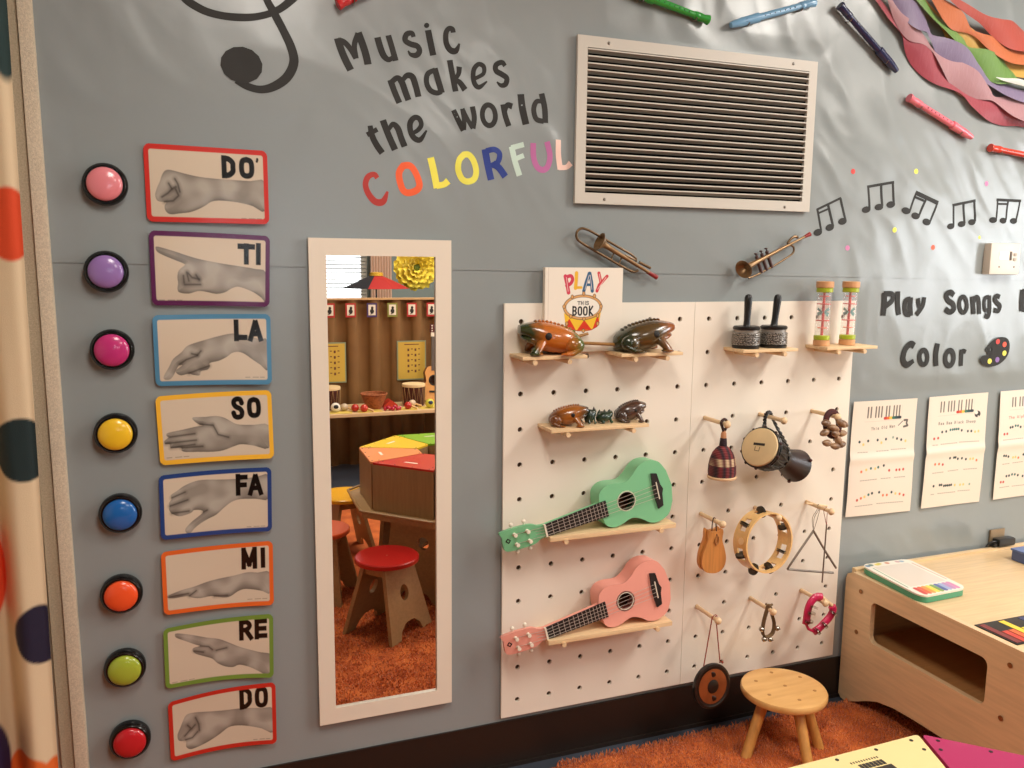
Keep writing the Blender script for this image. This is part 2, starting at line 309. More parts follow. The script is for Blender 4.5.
# traced outlines, metres on the wall plane (x, z) measured from the photograph
LETTERS=[('M','Music','ink',[[(-0.4416,2.0174,0.0091),(-0.4344,1.9942,0.0091),(-0.4242,1.9695,0.0092),(-0.4113,1.9449,0.0092)],[(-0.44,2.0128,0.0069),(-0.4251,2.0095,0.0069),(-0.4104,1.9949,0.0069),(-0.3973,1.9742,0.007)],[(-0.3973,1.9742,0.0066),(-0.4008,2.0054,0.0065),(-0.3913,2.0336,0.0065)],[(-0.3913,2.0352,0.009),(-0.3806,2.009,0.009),(-0.3728,1.9855,0.0091),(-0.3677,1.9626,0.0091)]],[]),('u','Music','ink',[[(-0.3439,2.0287,0.0083),(-0.3374,2.0067,0.0083),(-0.3284,1.9864,0.0079),(-0.3154,1.9784,0.0063),(-0.3014,1.9888,0.0042)],[(-0.3164,2.0363,0.0075),(-0.3081,2.0095,0.0075),(-0.2987,1.977,0.0076)]],[]),('s','Music','ink',[[(-0.2513,2.0395,0.0059),(-0.2554,2.0483,0.0059),(-0.2688,2.0443,0.0067),(-0.2731,2.0292,0.0072),(-0.2591,2.0217,0.0072),(-0.2415,2.0181,0.0072),(-0.2363,2.0064,0.0072),(-0.2452,1.9957,0.0068),(-0.2593,1.996,0.0051),(-0.2663,2.0046,0.0017)]],[]),('i','Music','ink',[[(-0.2147,2.059,0.0081),(-0.2077,2.029,0.0081),(-0.2007,1.9998,0.0082)]],[[(-0.2114,2.0705),(-0.2121,2.0677),(-0.214,2.0653),(-0.2167,2.0638),(-0.2197,2.0635),(-0.2224,2.0645),(-0.2243,2.0664),(-0.2249,2.0691),(-0.2242,2.0719),(-0.2224,2.0742),(-0.2196,2.0757),(-0.2166,2.076),(-0.2139,2.0751),(-0.2121,2.0731),(-0.2114,2.0705)]]),('c','Music','ink',[[(-0.1481,2.0597,0.0065),(-0.1507,2.0678,0.0069),(-0.1608,2.0678,0.006),(-0.1681,2.0544,0.0069),(-0.1663,2.0313,0.0073),(-0.1554,2.0163,0.0078),(-0.1409,2.0163,0.007),(-0.1317,2.0346,0.0022)]],[]),('m','makes','ink',[[(-0.3124,1.9304,0.008),(-0.3023,1.9032,0.008),(-0.2903,1.8758,0.0081)],[(-0.309,1.9258,0.0063),(-0.295,1.9362,0.0068),(-0.2838,1.9278,0.008),(-0.2749,1.9053,0.0081),(-0.2666,1.8843,0.0081)],[(-0.2828,1.9296,0.0051),(-0.2703,1.9438,0.0068),(-0.2562,1.9417,0.0081),(-0.2475,1.9208,0.0081),(-0.2406,1.8946,0.0082)]],[]),('a','makes','ink',[[(-0.1954,1.9652,0.0056),(-0.2152,1.9535,0.0064),(-0.2196,1.9331,0.0069),(-0.2107,1.9143,0.0069),(-0.1938,1.9076,0.0065),(-0.1793,1.9121,0.0061)],[(-0.1972,1.9684,0.0082),(-0.1883,1.939,0.0082),(-0.1793,1.9087,0.0083)]],[]),('k','makes','ink',[[(-0.1573,1.992,0.0078),(-0.15,1.9557,0.0079),(-0.1416,1.9157,0.0079)],[(-0.1317,1.9782,0.0074),(-0.1335,1.9604,0.0061),(-0.1464,1.9424,0.0048)],[(-0.1464,1.9431,0.0052),(-0.1317,1.9403,0.007),(-0.1158,1.9218,0.0084)]],[]),('e','makes','ink',[[(-0.0883,1.9525,0.0047),(-0.0666,1.966,0.0052),(-0.0659,1.9836,0.0062),(-0.0804,1.9882,0.0057),(-0.0931,1.9725,0.0062),(-0.0922,1.9448,0.0066),(-0.0786,1.9313,0.0062),(-0.0561,1.9478,0.0019)]],[]),('s','makes','ink',[[(-0.0075,1.9902,0.0058),(-0.0158,1.9983,0.0063),(-0.032,1.991,0.0067),(-0.0319,1.9763,0.0072),(-0.0155,1.9681,0.0072),(-0.0023,1.9596,0.0073),(-0.0055,1.9445,0.0068),(-0.0178,1.9406,0.0053),(-0.0293,1.9485,0.0019)]],[]),('t','the','ink',[[(-0.3653,1.8157,0.0063),(-0.3602,1.7911,0.0076),(-0.3494,1.7701,0.008),(-0.335,1.7507,0.0081)],[(-0.3732,1.793,0.0059),(-0.3471,1.8079,0.0059)]],[]),('h','the','ink',[[(-0.3329,1.8311,0.0084),(-0.3194,1.7969,0.0085),(-0.3023,1.7603,0.0086)],[(-0.3193,1.807,0.0042),(-0.3076,1.8228,0.0064),(-0.2947,1.8136,0.0081),(-0.2861,1.7906,0.0081),(-0.2774,1.7698,0.0082)]],[]),('e','the','ink',[[(-0.2593,1.8023,0.0047),(-0.2431,1.8124,0.0056),(-0.2341,1.8259,0.0061),(-0.2394,1.8407,0.0065),(-0.2519,1.8426,0.0065),(-0.2627,1.8291,0.0073),(-0.2617,1.8089,0.0073),(-0.2522,1.7926,0.0074),(-0.2361,1.7895,0.0065),(-0.2201,1.8132,0.0022)]],[]),('w','world','ink',[[(-0.1484,1.8685,0.007),(-0.1355,1.8437,0.0071),(-0.1214,1.8188,0.0071)],[(-0.1206,1.8205,0.0058),(-0.1199,1.8413,0.0058),(-0.1244,1.8736,0.0058)],[(-0.1244,1.8736,0.0062),(-0.1132,1.852,0.0062),(-0.0963,1.8255,0.0063)],[(-0.0963,1.8255,0.0072),(-0.0915,1.8535,0.0071),(-0.0965,1.8814,0.0071)]],[]),('o','world','ink',[[(-0.0329,1.8649,0.0068),(-0.0338,1.8533,0.0068),(-0.0381,1.8435,0.0068),(-0.045,1.8375,0.0068),(-0.0531,1.8364,0.0068),(-0.0608,1.8405,0.0068),(-0.0666,1.849,0.0067),(-0.0693,1.8601,0.0067),(-0.0684,1.8717,0.0067),(-0.0641,1.8814,0.0067),(-0.0573,1.8874,0.0067),(-0.0492,1.8885,0.0067),(-0.0415,1.8845,0.0068),(-0.0357,1.8761,0.0068),(-0.0329,1.8649,0.0068)]],[]),('r','world','ink',[[(-0.0113,1.8931,0.0077),(-0.0052,1.8646,0.0077),(0.0047,1.8383,0.0078)],[(-0.0053,1.8751,0.0046),(0.0003,1.8919,0.0068),(0.0142,1.8894,0.0078)]],[]),('l','world','ink',[[(0.0376,1.9226,0.0096),(0.0431,1.8838,0.0097),(0.0534,1.8457,0.0097)]],[]),('d','world','ink',[[(0.0984,1.9294,0.0084),(0.1081,1.8919,0.0084),(0.11,1.8536,0.0084)],[(0.1039,1.9086,0.0051),(0.0841,1.9072,0.0065),(0.0753,1.8861,0.0074),(0.0828,1.8618,0.0074),(0.1047,1.8569,0.0065)]],[]),('C','COLORFUL','#b3322c',[[(-0.3486,1.6885,0.006),(-0.3561,1.6973,0.0064),(-0.3719,1.6908,0.0071),(-0.3787,1.671,0.0071),(-0.3708,1.6477,0.0076),(-0.3536,1.6296,0.0084),(-0.3343,1.6313,0.0081),(-0.3227,1.6563,0.0028)]],[]),('O','COLORFUL','#f2602f',[[(-0.2819,1.7221,0.0085),(-0.2921,1.7053,0.0085),(-0.2912,1.6849,0.0085),(-0.2825,1.6613,0.0085),(-0.2682,1.6549,0.0086),(-0.2465,1.6627,0.0086),(-0.2392,1.6785,0.0086),(-0.2498,1.7072,0.0086),(-0.2641,1.723,0.0085),(-0.2819,1.7221,0.0085)]],[]),('L','COLORFUL','#f5ec5a',[[(-0.2091,1.7463,0.009),(-0.2008,1.713,0.0091),(-0.1918,1.67,0.0091)],[(-0.1936,1.6759,0.0083),(-0.1733,1.6802,0.0079),(-0.1615,1.6897,0.0088)]],[]),('O','COLORFUL','#ece65a',[[(-0.1193,1.7586,0.008),(-0.1324,1.744,0.0079),(-0.1354,1.7195,0.008),(-0.1256,1.6972,0.008),(-0.1098,1.6898,0.008),(-0.091,1.6977,0.0081),(-0.0853,1.7184,0.0081),(-0.093,1.7443,0.008),(-0.1062,1.7586,0.008),(-0.1193,1.7586,0.008)]],[]),('R','COLORFUL','#22398a',[[(-0.0621,1.7751,0.0093),(-0.0531,1.7351,0.0094),(-0.0433,1.6973,0.0094)],[(-0.059,1.7707,0.0072),(-0.0361,1.7755,0.0073),(-0.0214,1.765,0.0073),(-0.0262,1.7435,0.0073),(-0.0435,1.7338,0.0073)],[(-0.0397,1.7393,0.009),(-0.0223,1.7295,0.009),(-0.0038,1.7073,0.0091)]],[]),('F','COLORFUL','#c3d9cd',[[(0.013,1.7863,0.0082),(0.0223,1.7495,0.0082),(0.0365,1.7116,0.0083)],[(0.0122,1.7827,0.0069),(0.0481,1.7936,0.0069)],[(0.0203,1.753,0.0065),(0.0485,1.7651,0.0065)]],[]),('U','COLORFUL','#b9689f',[[(0.075,1.7988,0.0079),(0.0767,1.763,0.0079),(0.0878,1.7366,0.0079),(0.106,1.7299,0.008),(0.1199,1.7418,0.008),(0.1247,1.7692,0.008),(0.1148,1.8046,0.0079)]],[]),('L','COLORFUL','#f3cfc2',[[(0.149,1.8121,0.008),(0.1497,1.7741,0.008),(0.1566,1.7337,0.0081)],[(0.1524,1.7386,0.0072),(0.1749,1.7408,0.0067),(0.1882,1.7524,0.0081)]],[]),('P','Play','ink',[[(1.322,1.3954,0.0104),(1.3243,1.356,0.0104),(1.3226,1.32,0.0105)],[(1.3192,1.3915,0.009),(1.3542,1.3904,0.0091),(1.3573,1.3706,0.0091),(1.3293,1.3501,0.009)]],[]),('l','Play','ink',[[(1.3789,1.3992,0.0098),(1.3813,1.3605,0.0098),(1.3895,1.3217,0.0099)]],[]),('a','Play','ink',[[(1.4358,1.3791,0.0099),(1.4367,1.3501,0.0099),(1.4419,1.3175,0.01)],[(1.4355,1.3751,0.0085),(1.4155,1.3678,0.0085),(1.4134,1.3429,0.0085),(1.4217,1.3243,0.0085),(1.4408,1.3215,0.0086)]],[]),('y','Play','ink',[[(1.4688,1.376,0.0078),(1.476,1.3498,0.0079),(1.4904,1.3386,0.0079)],[(1.496,1.3798,0.0086),(1.4912,1.3497,0.0086),(1.4665,1.3207,0.0086)]],[]),('S','Songs','ink',[[(1.6264,1.3853,0.0095),(1.6102,1.3961,0.0095),(1.5922,1.387,0.0095),(1.601,1.3692,0.0095),(1.6248,1.3562,0.0096),(1.6315,1.3393,0.0096),(1.6143,1.3282,0.0096),(1.5926,1.3396,0.0095)]],[]),('o','Songs','ink',[[(1.6892,1.3532,0.0082),(1.6888,1.3415,0.0082),(1.6851,1.3322,0.0082),(1.6787,1.3271,0.0082),(1.671,1.3272,0.0082),(1.6635,1.3324,0.0082),(1.6576,1.3418,0.0082),(1.6546,1.3534,0.0081),(1.655,1.365,0.0081),(1.6587,1.3743,0.0081),(1.6651,1.3794,0.0081),(1.6727,1.3794,0.0082),(1.6803,1.3742,0.0082),(1.6861,1.3648,0.0082),(1.6892,1.3532,0.0082)]],[]),('n','Songs','ink',[[(1.7116,1.3814,0.0097),(1.7222,1.3207,0.0098)],[(1.7174,1.3623,0.009),(1.7295,1.3777,0.009),(1.7419,1.3683,0.009),(1.7489,1.3204,0.0091)]],[]),('g','Songs','ink',[[(1.7937,1.3836,0.0083),(1.8001,1.3314,0.0084),(1.7926,1.3105,0.0084),(1.777,1.3159,0.0084)],[(1.7914,1.3795,0.0076),(1.7723,1.3733,0.0076),(1.7719,1.3473,0.0076),(1.7807,1.3326,0.0076),(1.7981,1.3356,0.0076)]],[]),('s','Songs','ink',[[(1.8444,1.3782,0.0084),(1.8281,1.3825,0.0084),(1.821,1.3705,0.0084),(1.8348,1.3573,0.0084),(1.8484,1.3467,0.0084),(1.8418,1.3299,0.0084),(1.8212,1.3338,0.0084)]],[]),('B','By','ink',[[(1.9503,1.4042,0.0109),(1.95,1.3671,0.0109),(1.9551,1.3287,0.011)],[(1.9497,1.3979,0.0093),(1.9799,1.3935,0.0094),(1.9835,1.3775,0.0094),(1.9552,1.367,0.0094),(1.9908,1.3561,0.0094),(1.9913,1.3358,0.0095),(1.9566,1.334,0.0094)]],[]),('C','Color','ink',[[(1.4684,1.2159,0.0116),(1.4512,1.2239,0.0108),(1.4288,1.2042,0.0108),(1.4235,1.1714,0.0108),(1.4417,1.1529,0.0108),(1.4701,1.1663,0.0073)]],[]),('o','Color','ink',[[(1.5305,1.1758,0.0088),(1.5298,1.1651,0.0088),(1.5256,1.1566,0.0088),(1.5188,1.152,0.0088),(1.5107,1.1523,0.0088),(1.503,1.1573,0.0088),(1.4971,1.1661,0.0088),(1.4942,1.1769,0.0087),(1.4949,1.1875,0.0087),(1.4991,1.1959,0.0087),(1.5058,1.2005,0.0087),(1.5139,1.2003,0.0088),(1.5216,1.1953,0.0088),(1.5275,1.1866,0.0088),(1.5305,1.1758,0.0088)]],[]),('l','Color','ink',[[(1.5714,1.222,0.0103),(1.5666,1.185,0.0103),(1.5709,1.1445,0.0104)]],[]),('o','Color','ink',[[(1.6498,1.1682,0.0098),(1.6477,1.1571,0.0098),(1.6421,1.1486,0.0098),(1.634,1.1444,0.0097),(1.625,1.1453,0.0097),(1.617,1.1511,0.0097),(1.6115,1.1607,0.0097),(1.6096,1.1721,0.0097),(1.6116,1.1831,0.0097),(1.6172,1.1916,0.0097),(1.6253,1.1959,0.0097),(1.6342,1.1951,0.0097),(1.6423,1.1893,0.0097),(1.6478,1.1797,0.0097),(1.6498,1.1682,0.0098)]],[]),('r','Color','ink',[[(1.6839,1.1984,0.009),(1.687,1.1406,0.0091)],[(1.6867,1.1737,0.0053),(1.6894,1.193,0.0075),(1.7046,1.1889,0.0076)]],[])]
NOTES=[('a',[[(1.0532,1.5893,0.0038),(1.0335,1.6539,0.0038)],[(1.0987,1.6031,0.0046),(1.0736,1.6699,0.0046)],[(1.1462,1.6235,0.0042),(1.1208,1.6904,0.0041)],[(1.0299,1.6526,0.0035),(1.1228,1.6922,0.0036)],[(1.0386,1.6428,0.003),(1.0773,1.6574,0.0031)]],[[(1.0557,1.589),(1.0567,1.5842),(1.0544,1.5794),(1.0494,1.5754),(1.0425,1.573),(1.0353,1.5727),(1.0291,1.5745),(1.0251,1.5782),(1.0242,1.5829),(1.0264,1.5877),(1.0315,1.5918),(1.0383,1.5942),(1.0455,1.5945),(1.0517,1.5926),(1.0557,1.589)],[(1.101,1.6053),(1.102,1.6005),(1.0997,1.5956),(1.0946,1.5916),(1.0877,1.5892),(1.0804,1.5889),(1.0741,1.5907),(1.0701,1.5944),(1.0691,1.5991),(1.0714,1.604),(1.0764,1.608),(1.0833,1.6105),(1.0906,1.6108),(1.097,1.6089),(1.101,1.6053)],[(1.1497,1.6257),(1.1507,1.6209),(1.1484,1.616),(1.1432,1.6119),(1.1363,1.6094),(1.1289,1.6091),(1.1225,1.611),(1.1184,1.6146),(1.1174,1.6194),(1.1197,1.6243),(1.1248,1.6284),(1.1318,1.6308),(1.1392,1.6312),(1.1456,1.6293),(1.1497,1.6257)]]),('b',[[(1.2375,1.6625,0.0042),(1.2274,1.7339,0.0042)],[(1.2887,1.6727,0.0048),(1.2793,1.739,0.0048)],[(1.3361,1.6808,0.0043),(1.325,1.7508,0.0043)],[(1.2233,1.7303,0.0042),(1.3302,1.7493,0.0043)]],[[(1.2408,1.6631),(1.241,1.6585),(1.2378,1.6539),(1.2319,1.6504),(1.2244,1.6486),(1.2169,1.6488),(1.2107,1.6511),(1.2072,1.655),(1.207,1.6596),(1.2102,1.6641),(1.216,1.6677),(1.2235,1.6695),(1.2311,1.6692),(1.2372,1.667),(1.2408,1.6631)],[(1.2914,1.6729),(1.2917,1.6682),(1.2885,1.6637),(1.2825,1.6601),(1.2749,1.6583),(1.2673,1.6585),(1.261,1.6608),(1.2575,1.6647),(1.2573,1.6694),(1.2604,1.6739),(1.2664,1.6775),(1.2739,1.6793),(1.2816,1.6791),(1.2878,1.6768),(1.2914,1.6729)],[(1.3405,1.6824),(1.3407,1.6776),(1.3375,1.673),(1.3315,1.6694),(1.3238,1.6676),(1.3161,1.6679),(1.3098,1.6702),(1.3061,1.674),(1.3059,1.6787),(1.3091,1.6833),(1.3151,1.6869),(1.3228,1.6888),(1.3305,1.6885),(1.3368,1.6862),(1.3405,1.6824)]]),('c',[[(1.4002,1.6544,0.0038),(1.4256,1.721,0.0038)],[(1.4411,1.6424,0.0044),(1.4672,1.6984,0.0044)],[(1.4915,1.6238,0.0039),(1.5191,1.69,0.0039)],[(1.4217,1.7196,0.0071),(1.5227,1.6893,0.0072)],[(1.4213,1.7056,0.0038),(1.4593,1.695,0.0038)]],[[(1.4036,1.6565),(1.4002,1.6524),(1.394,1.6499),(1.3863,1.6495),(1.3786,1.6514),(1.3725,1.655),(1.3691,1.6598),(1.3691,1.6647),(1.3725,1.6688),(1.3786,1.6713),(1.3863,1.6717),(1.394,1.6698),(1.4001,1.6662),(1.4036,1.6614),(1.4036,1.6565)],[(1.4449,1.6409),(1.4414,1.6368),(1.4352,1.6343),(1.4274,1.634),(1.4196,1.6358),(1.4134,1.6395),(1.41,1.6443),(1.41,1.6493),(1.4134,1.6534),(1.4196,1.6559),(1.4273,1.6563),(1.4351,1.6544),(1.4414,1.6507),(1.4448,1.6459),(1.4449,1.6409)],[(1.4952,1.6228),(1.4917,1.6186),(1.4854,1.6161),(1.4775,1.6158),(1.4697,1.6177),(1.4634,1.6214),(1.4598,1.6263),(1.4598,1.6313),(1.4633,1.6354),(1.4696,1.6379),(1.4774,1.6382),(1.4853,1.6364),(1.4916,1.6326),(1.4952,1.6278),(1.4952,1.6228)]]),('d',[[(1.5977,1.6157,0.0041),(1.5927,1.6878,0.004)],[(1.647,1.6266,0.0049),(1.6382,1.6958,0.0049)],[(1.6962,1.6344,0.0049),(1.688,1.7049,0.0049)],[(1.5879,1.6845,0.0044),(1.6934,1.7042,0.0045)]],[[(1.6011,1.6191),(1.6014,1.6146),(1.5985,1.6102),(1.5928,1.6069),(1.5855,1.6052),(1.578,1.6056),(1.5719,1.6078),(1.5683,1.6116),(1.568,1.6161),(1.5709,1.6205),(1.5766,1.6238),(1.5839,1.6255),(1.5913,1.6251),(1.5975,1.6229),(1.6011,1.6191)],[(1.6497,1.6278),(1.6501,1.6232),(1.6471,1.6188),(1.6413,1.6155),(1.634,1.6138),(1.6264,1.6141),(1.6202,1.6164),(1.6166,1.6202),(1.6162,1.6247),(1.6192,1.6291),(1.625,1.6325),(1.6323,1.6342),(1.6399,1.6338),(1.6461,1.6315),(1.6497,1.6278)],[(1.6977,1.6355),(1.6981,1.631),(1.6951,1.6265),(1.6893,1.6231),(1.6818,1.6215),(1.6742,1.6218),(1.6679,1.6241),(1.6642,1.6279),(1.6638,1.6324),(1.6669,1.6368),(1.6727,1.6402),(1.6801,1.6419),(1.6877,1.6416),(1.694,1.6393),(1.6977,1.6355)]]),('e',[[(1.7901,1.6428,0.0034),(1.791,1.7092,0.0033)],[(1.837,1.6431,0.0038),(1.8377,1.7102,0.0038)],[(1.8858,1.6427,0.0034),(1.8942,1.7112,0.0034)],[(1.7851,1.7097,0.0046),(1.8991,1.7097,0.0047)],[(1.789,1.696,0.0033),(1.8394,1.6971,0.0034)]],[[(1.793,1.6419),(1.7919,1.6374),(1.7876,1.6337),(1.7811,1.6316),(1.7736,1.6314),(1.7667,1.6332),(1.7616,1.6366),(1.7594,1.641),(1.7605,1.6454),(1.7647,1.6491),(1.7712,1.6512),(1.7787,1.6514),(1.7857,1.6497),(1.7908,1.6463),(1.793,1.6419)],[(1.8391,1.6408),(1.838,1.6363),(1.8337,1.6326),(1.8271,1.6305),(1.8196,1.6303),(1.8125,1.6321),(1.8074,1.6355),(1.8051,1.6399),(1.8063,1.6444),(1.8105,1.6481),(1.8171,1.6502),(1.8246,1.6504),(1.8317,1.6486),(1.8369,1.6452),(1.8391,1.6408)],[(1.8907,1.6412),(1.8896,1.6367),(1.8853,1.633),(1.8786,1.6308),(1.871,1.6306),(1.8638,1.6324),(1.8586,1.6359),(1.8563,1.6403),(1.8575,1.6448),(1.8618,1.6485),(1.8684,1.6506),(1.876,1.6509),(1.8832,1.6491),(1.8884,1.6456),(1.8907,1.6412)]])]
DOTS=[('red',1.1635,1.7755),('yellow',1.4189,1.7874),('yellow',1.3451,1.5982),('pink',1.1615,1.5373),('orange',1.5147,1.5446),('pink',1.7322,1.7613),('yellow',1.7196,1.5813)]
PALETTE=[(1.8605,1.238),(1.8902,1.2336),(1.9056,1.2156),(1.9072,1.186),(1.8922,1.1595),(1.8582,1.1391),(1.8154,1.1341),(1.7817,1.1459),(1.7705,1.1622),(1.7806,1.1736),(1.7996,1.1757),(1.8021,1.1846),(1.7916,1.1945),(1.8026,1.2101),(1.829,1.2296)]
PALDOTS=[('#c9352c',1.8479,1.2223),('#f0593a',1.8813,1.2113),('#eee65a',1.8845,1.1802),('#8a66a8',1.853,1.158),('#eee85c',1.8166,1.1538),('hole',1.8188,1.1953)]
TREBLE=[[(-0.6391,2.2369,0.0055),(-0.705,2.2277,0.0072),(-0.7712,2.176,0.0089),(-0.8049,2.129,0.0098),(-0.7913,2.0771,0.0099),(-0.755,2.0516,0.0091),(-0.712,2.0416,0.0085),(-0.6643,2.0416,0.0086),(-0.623,2.049,0.0079),(-0.5846,2.0651,0.008),(-0.5534,2.0895,0.0088),(-0.5295,2.1185,0.0096),(-0.5206,2.1644,0.0099),(-0.5578,2.2042,0.0094),(-0.6183,2.1962,0.0086),(-0.6604,2.1543,0.0074),(-0.6582,2.1108,0.0056),(-0.6291,2.0921,0.0037)],[(-0.6986,2.3981,0.0071),(-0.6603,2.2627,0.0084),(-0.6136,2.1086,0.0083),(-0.5905,2.0611,0.0095),(-0.5706,2.0237,0.0096),(-0.5524,1.9839,0.0104),(-0.5475,1.95,0.0109),(-0.5639,1.916,0.0108),(-0.5936,1.8925,0.01),(-0.6245,1.8824,0.0088),(-0.6546,1.8868,0.0087),(-0.6804,1.9006,0.0094)]]
TREBALL=[(-0.6224,1.9219),(-0.6336,1.9059),(-0.6516,1.8958),(-0.6727,1.8934),(-0.6928,1.8992),(-0.7078,1.9119),(-0.7149,1.9291),(-0.7127,1.9473),(-0.7018,1.963),(-0.6842,1.9732),(-0.6633,1.9759),(-0.6431,1.9704),(-0.6278,1.9577),(-0.6203,1.9404),(-0.6224,1.9219)]
CARDS=[([(-0.8901,1.7429),(-0.6165,1.7398),(-0.6167,1.566),(-0.8896,1.5659)],[(977,423),(851,421),(715,418),(569,412),(434,398),(309,362),(211,327),(164,336),(136,396),(117,480),(94,556),(75,648),(84,713),(109,737),(161,742),(144,793),(152,858),(188,898),(262,883),(337,866),(401,830),(465,776),(519,718),(583,698),(688,703),(782,724),(866,757),(970,817)],[[(185,500),(209,570),(241,541)],[(209,570),(176,625),(127,678)],[(146,740),(215,722),(259,653),(238,571)],[(236,438),(258,503),(271,602)]],[('D',624,109,742,385),('O',769,103,899,386),("'",910,97,940,173)],(767,928,957,920)),([(-0.8874,1.5458),(-0.6155,1.5383),(-0.6223,1.366),(-0.8881,1.372)],[(970,525),(873,472),(754,446),(604,418),(496,392),(389,360),(283,313),(209,274),(71,214),(49,232),(64,283),(121,332),(206,387),(270,428),(280,453),(230,525),(217,613),(221,700),(214,770),(229,821),(305,836),(382,799),(448,806),(535,833),(611,809),(666,754),(721,725),(786,750),(863,801),(928,871),(972,924)],[[(266,593),(270,689)],[(305,557),(337,617),(398,637)],[(370,580),(396,649)],[(275,715),(406,710)],[(294,548),(309,661)]],[('T',743,124,871,400),('I',889,123,932,400)],(46,927,254,921)),([(-0.8892,1.3489),(-0.6203,1.3482),(-0.6224,1.1737),(-0.8892,1.1795)],[(974,383),(886,353),(788,305),(668,275),(547,310),(426,362),(326,409),(270,450),(224,531),(155,620),(119,728),(71,863),(80,908),(119,906),(149,856),(185,748),(202,712),(230,713),(178,775),(177,820),(215,854),(282,832),(315,851),(370,858),(383,799),(438,782),(461,737),(462,686),(540,657),(608,604),(653,550),(708,533),(763,562),(828,637),(904,721),(969,787)],[[(208,694),(265,632),(360,579)],[(282,827),(361,780),(456,728)],[(360,570),(389,516)],[(311,551),(355,570)]],[('L',685,92,793,370),('A',811,89,939,373)],(768,896,951,901)),([(-0.8917,1.1548),(-0.6243,1.1586),(-0.6226,0.9854),(-0.8881,0.9858)],[(965,514),(831,500),(707,488),(652,459),(576,379),(499,345),(410,349),(303,344),(313,396),(350,447),(383,469),(315,481),(213,508),(88,536),(70,572),(85,603),(50,650),(53,688),(92,701),(96,749),(135,762),(191,768),(189,806),(222,832),(324,843),(459,858),(550,845),(641,798),(710,772),(822,799),(956,843)],[[(97,599),(311,578)],[(59,689),(319,673)],[(101,755),(305,734)],[(191,768),(372,769)],[(361,448),(461,473)],[(472,474),(512,615),(601,662)]],[('S',651,90,761,398),('O',786,97,912,395)],(50,899,253,921)),([(-0.8935,0.9599),(-0.6301,0.9625),(-0.6335,0.795),(-0.8951,0.7999)],[(976,121),(856,144),(672,158),(512,151),(375,135),(294,154),(213,203),(155,265),(102,318),(106,379),(82,436),(87,487),(80,537),(102,600),(158,653),(216,647),(275,615),(298,584),(356,596),(378,630),(331,694),(272,766),(218,859),(222,920),(257,935),(293,870),(352,798),(423,737),(493,686),(564,586),(634,505),(715,472),(853,480),(974,483)],[[(107,363),(223,295)],[(87,487),(244,419)],[(102,600),(252,592)],[(378,630),(413,605)]],[('F',682,95,782,405),('A',793,99,932,413)],(768,913,954,939)),([(-0.8973,0.7676),(-0.6325,0.7695),(-0.6345,0.5965),(-0.897,0.6075)],[(971,489),(855,481),(762,465),(645,499),(505,525),(388,556),(271,607),(153,639),(41,696),(46,730),(104,744),(209,737),(255,773),(324,797),(418,786),(476,806),(546,831),(604,816),(664,755),(723,725),(805,738),(897,773),(967,805)],[[(58,715),(221,702)],[(232,741),(292,673)],[(453,792),(570,801)]],[('M',716,87,862,402),('I',897,107,935,395)],(755,891,942,921)),([(-0.9009,0.5705),(-0.6373,0.5729),(-0.6412,0.3995),(-0.9022,0.4122)],[(981,649),(869,594),(704,507),(587,407),(494,327),(377,270),(260,193),(121,116),(102,144),(119,191),(200,274),(281,357),(321,392),(262,406),(255,457),(290,518),(360,576),(430,634),(476,717),(547,785),(618,806),(677,777),(772,821),(855,889),(914,942),(980,955)],[[(327,394),(398,427),(432,487)],[(267,460),(349,504)],[(467,506),(562,485)]],[('R',685,61,818,377),('E',832,61,944,375)],(56,915,264,958)),([(-0.8993,0.3743),(-0.6372,0.3844),(-0.639,0.2145),(-0.8989,0.2142)],[(974,425),(863,398),(742,378),(610,365),(501,360),(370,332),(226,287),(160,296),(127,383),(100,483),(73,583),(77,672),(106,708),(148,718),(145,815),(180,877),(247,871),(333,834),(407,783),(469,728),(544,651),(629,641),(737,673),(858,729),(970,802)],[[(167,473),(201,550),(235,497)],[(189,557),(138,638)],[(142,705),(206,698),(254,623)],[(242,379),(269,498),(272,607)]],[('D',662,38,784,376),('O',808,46,937,385)],(776,905,958,965))]
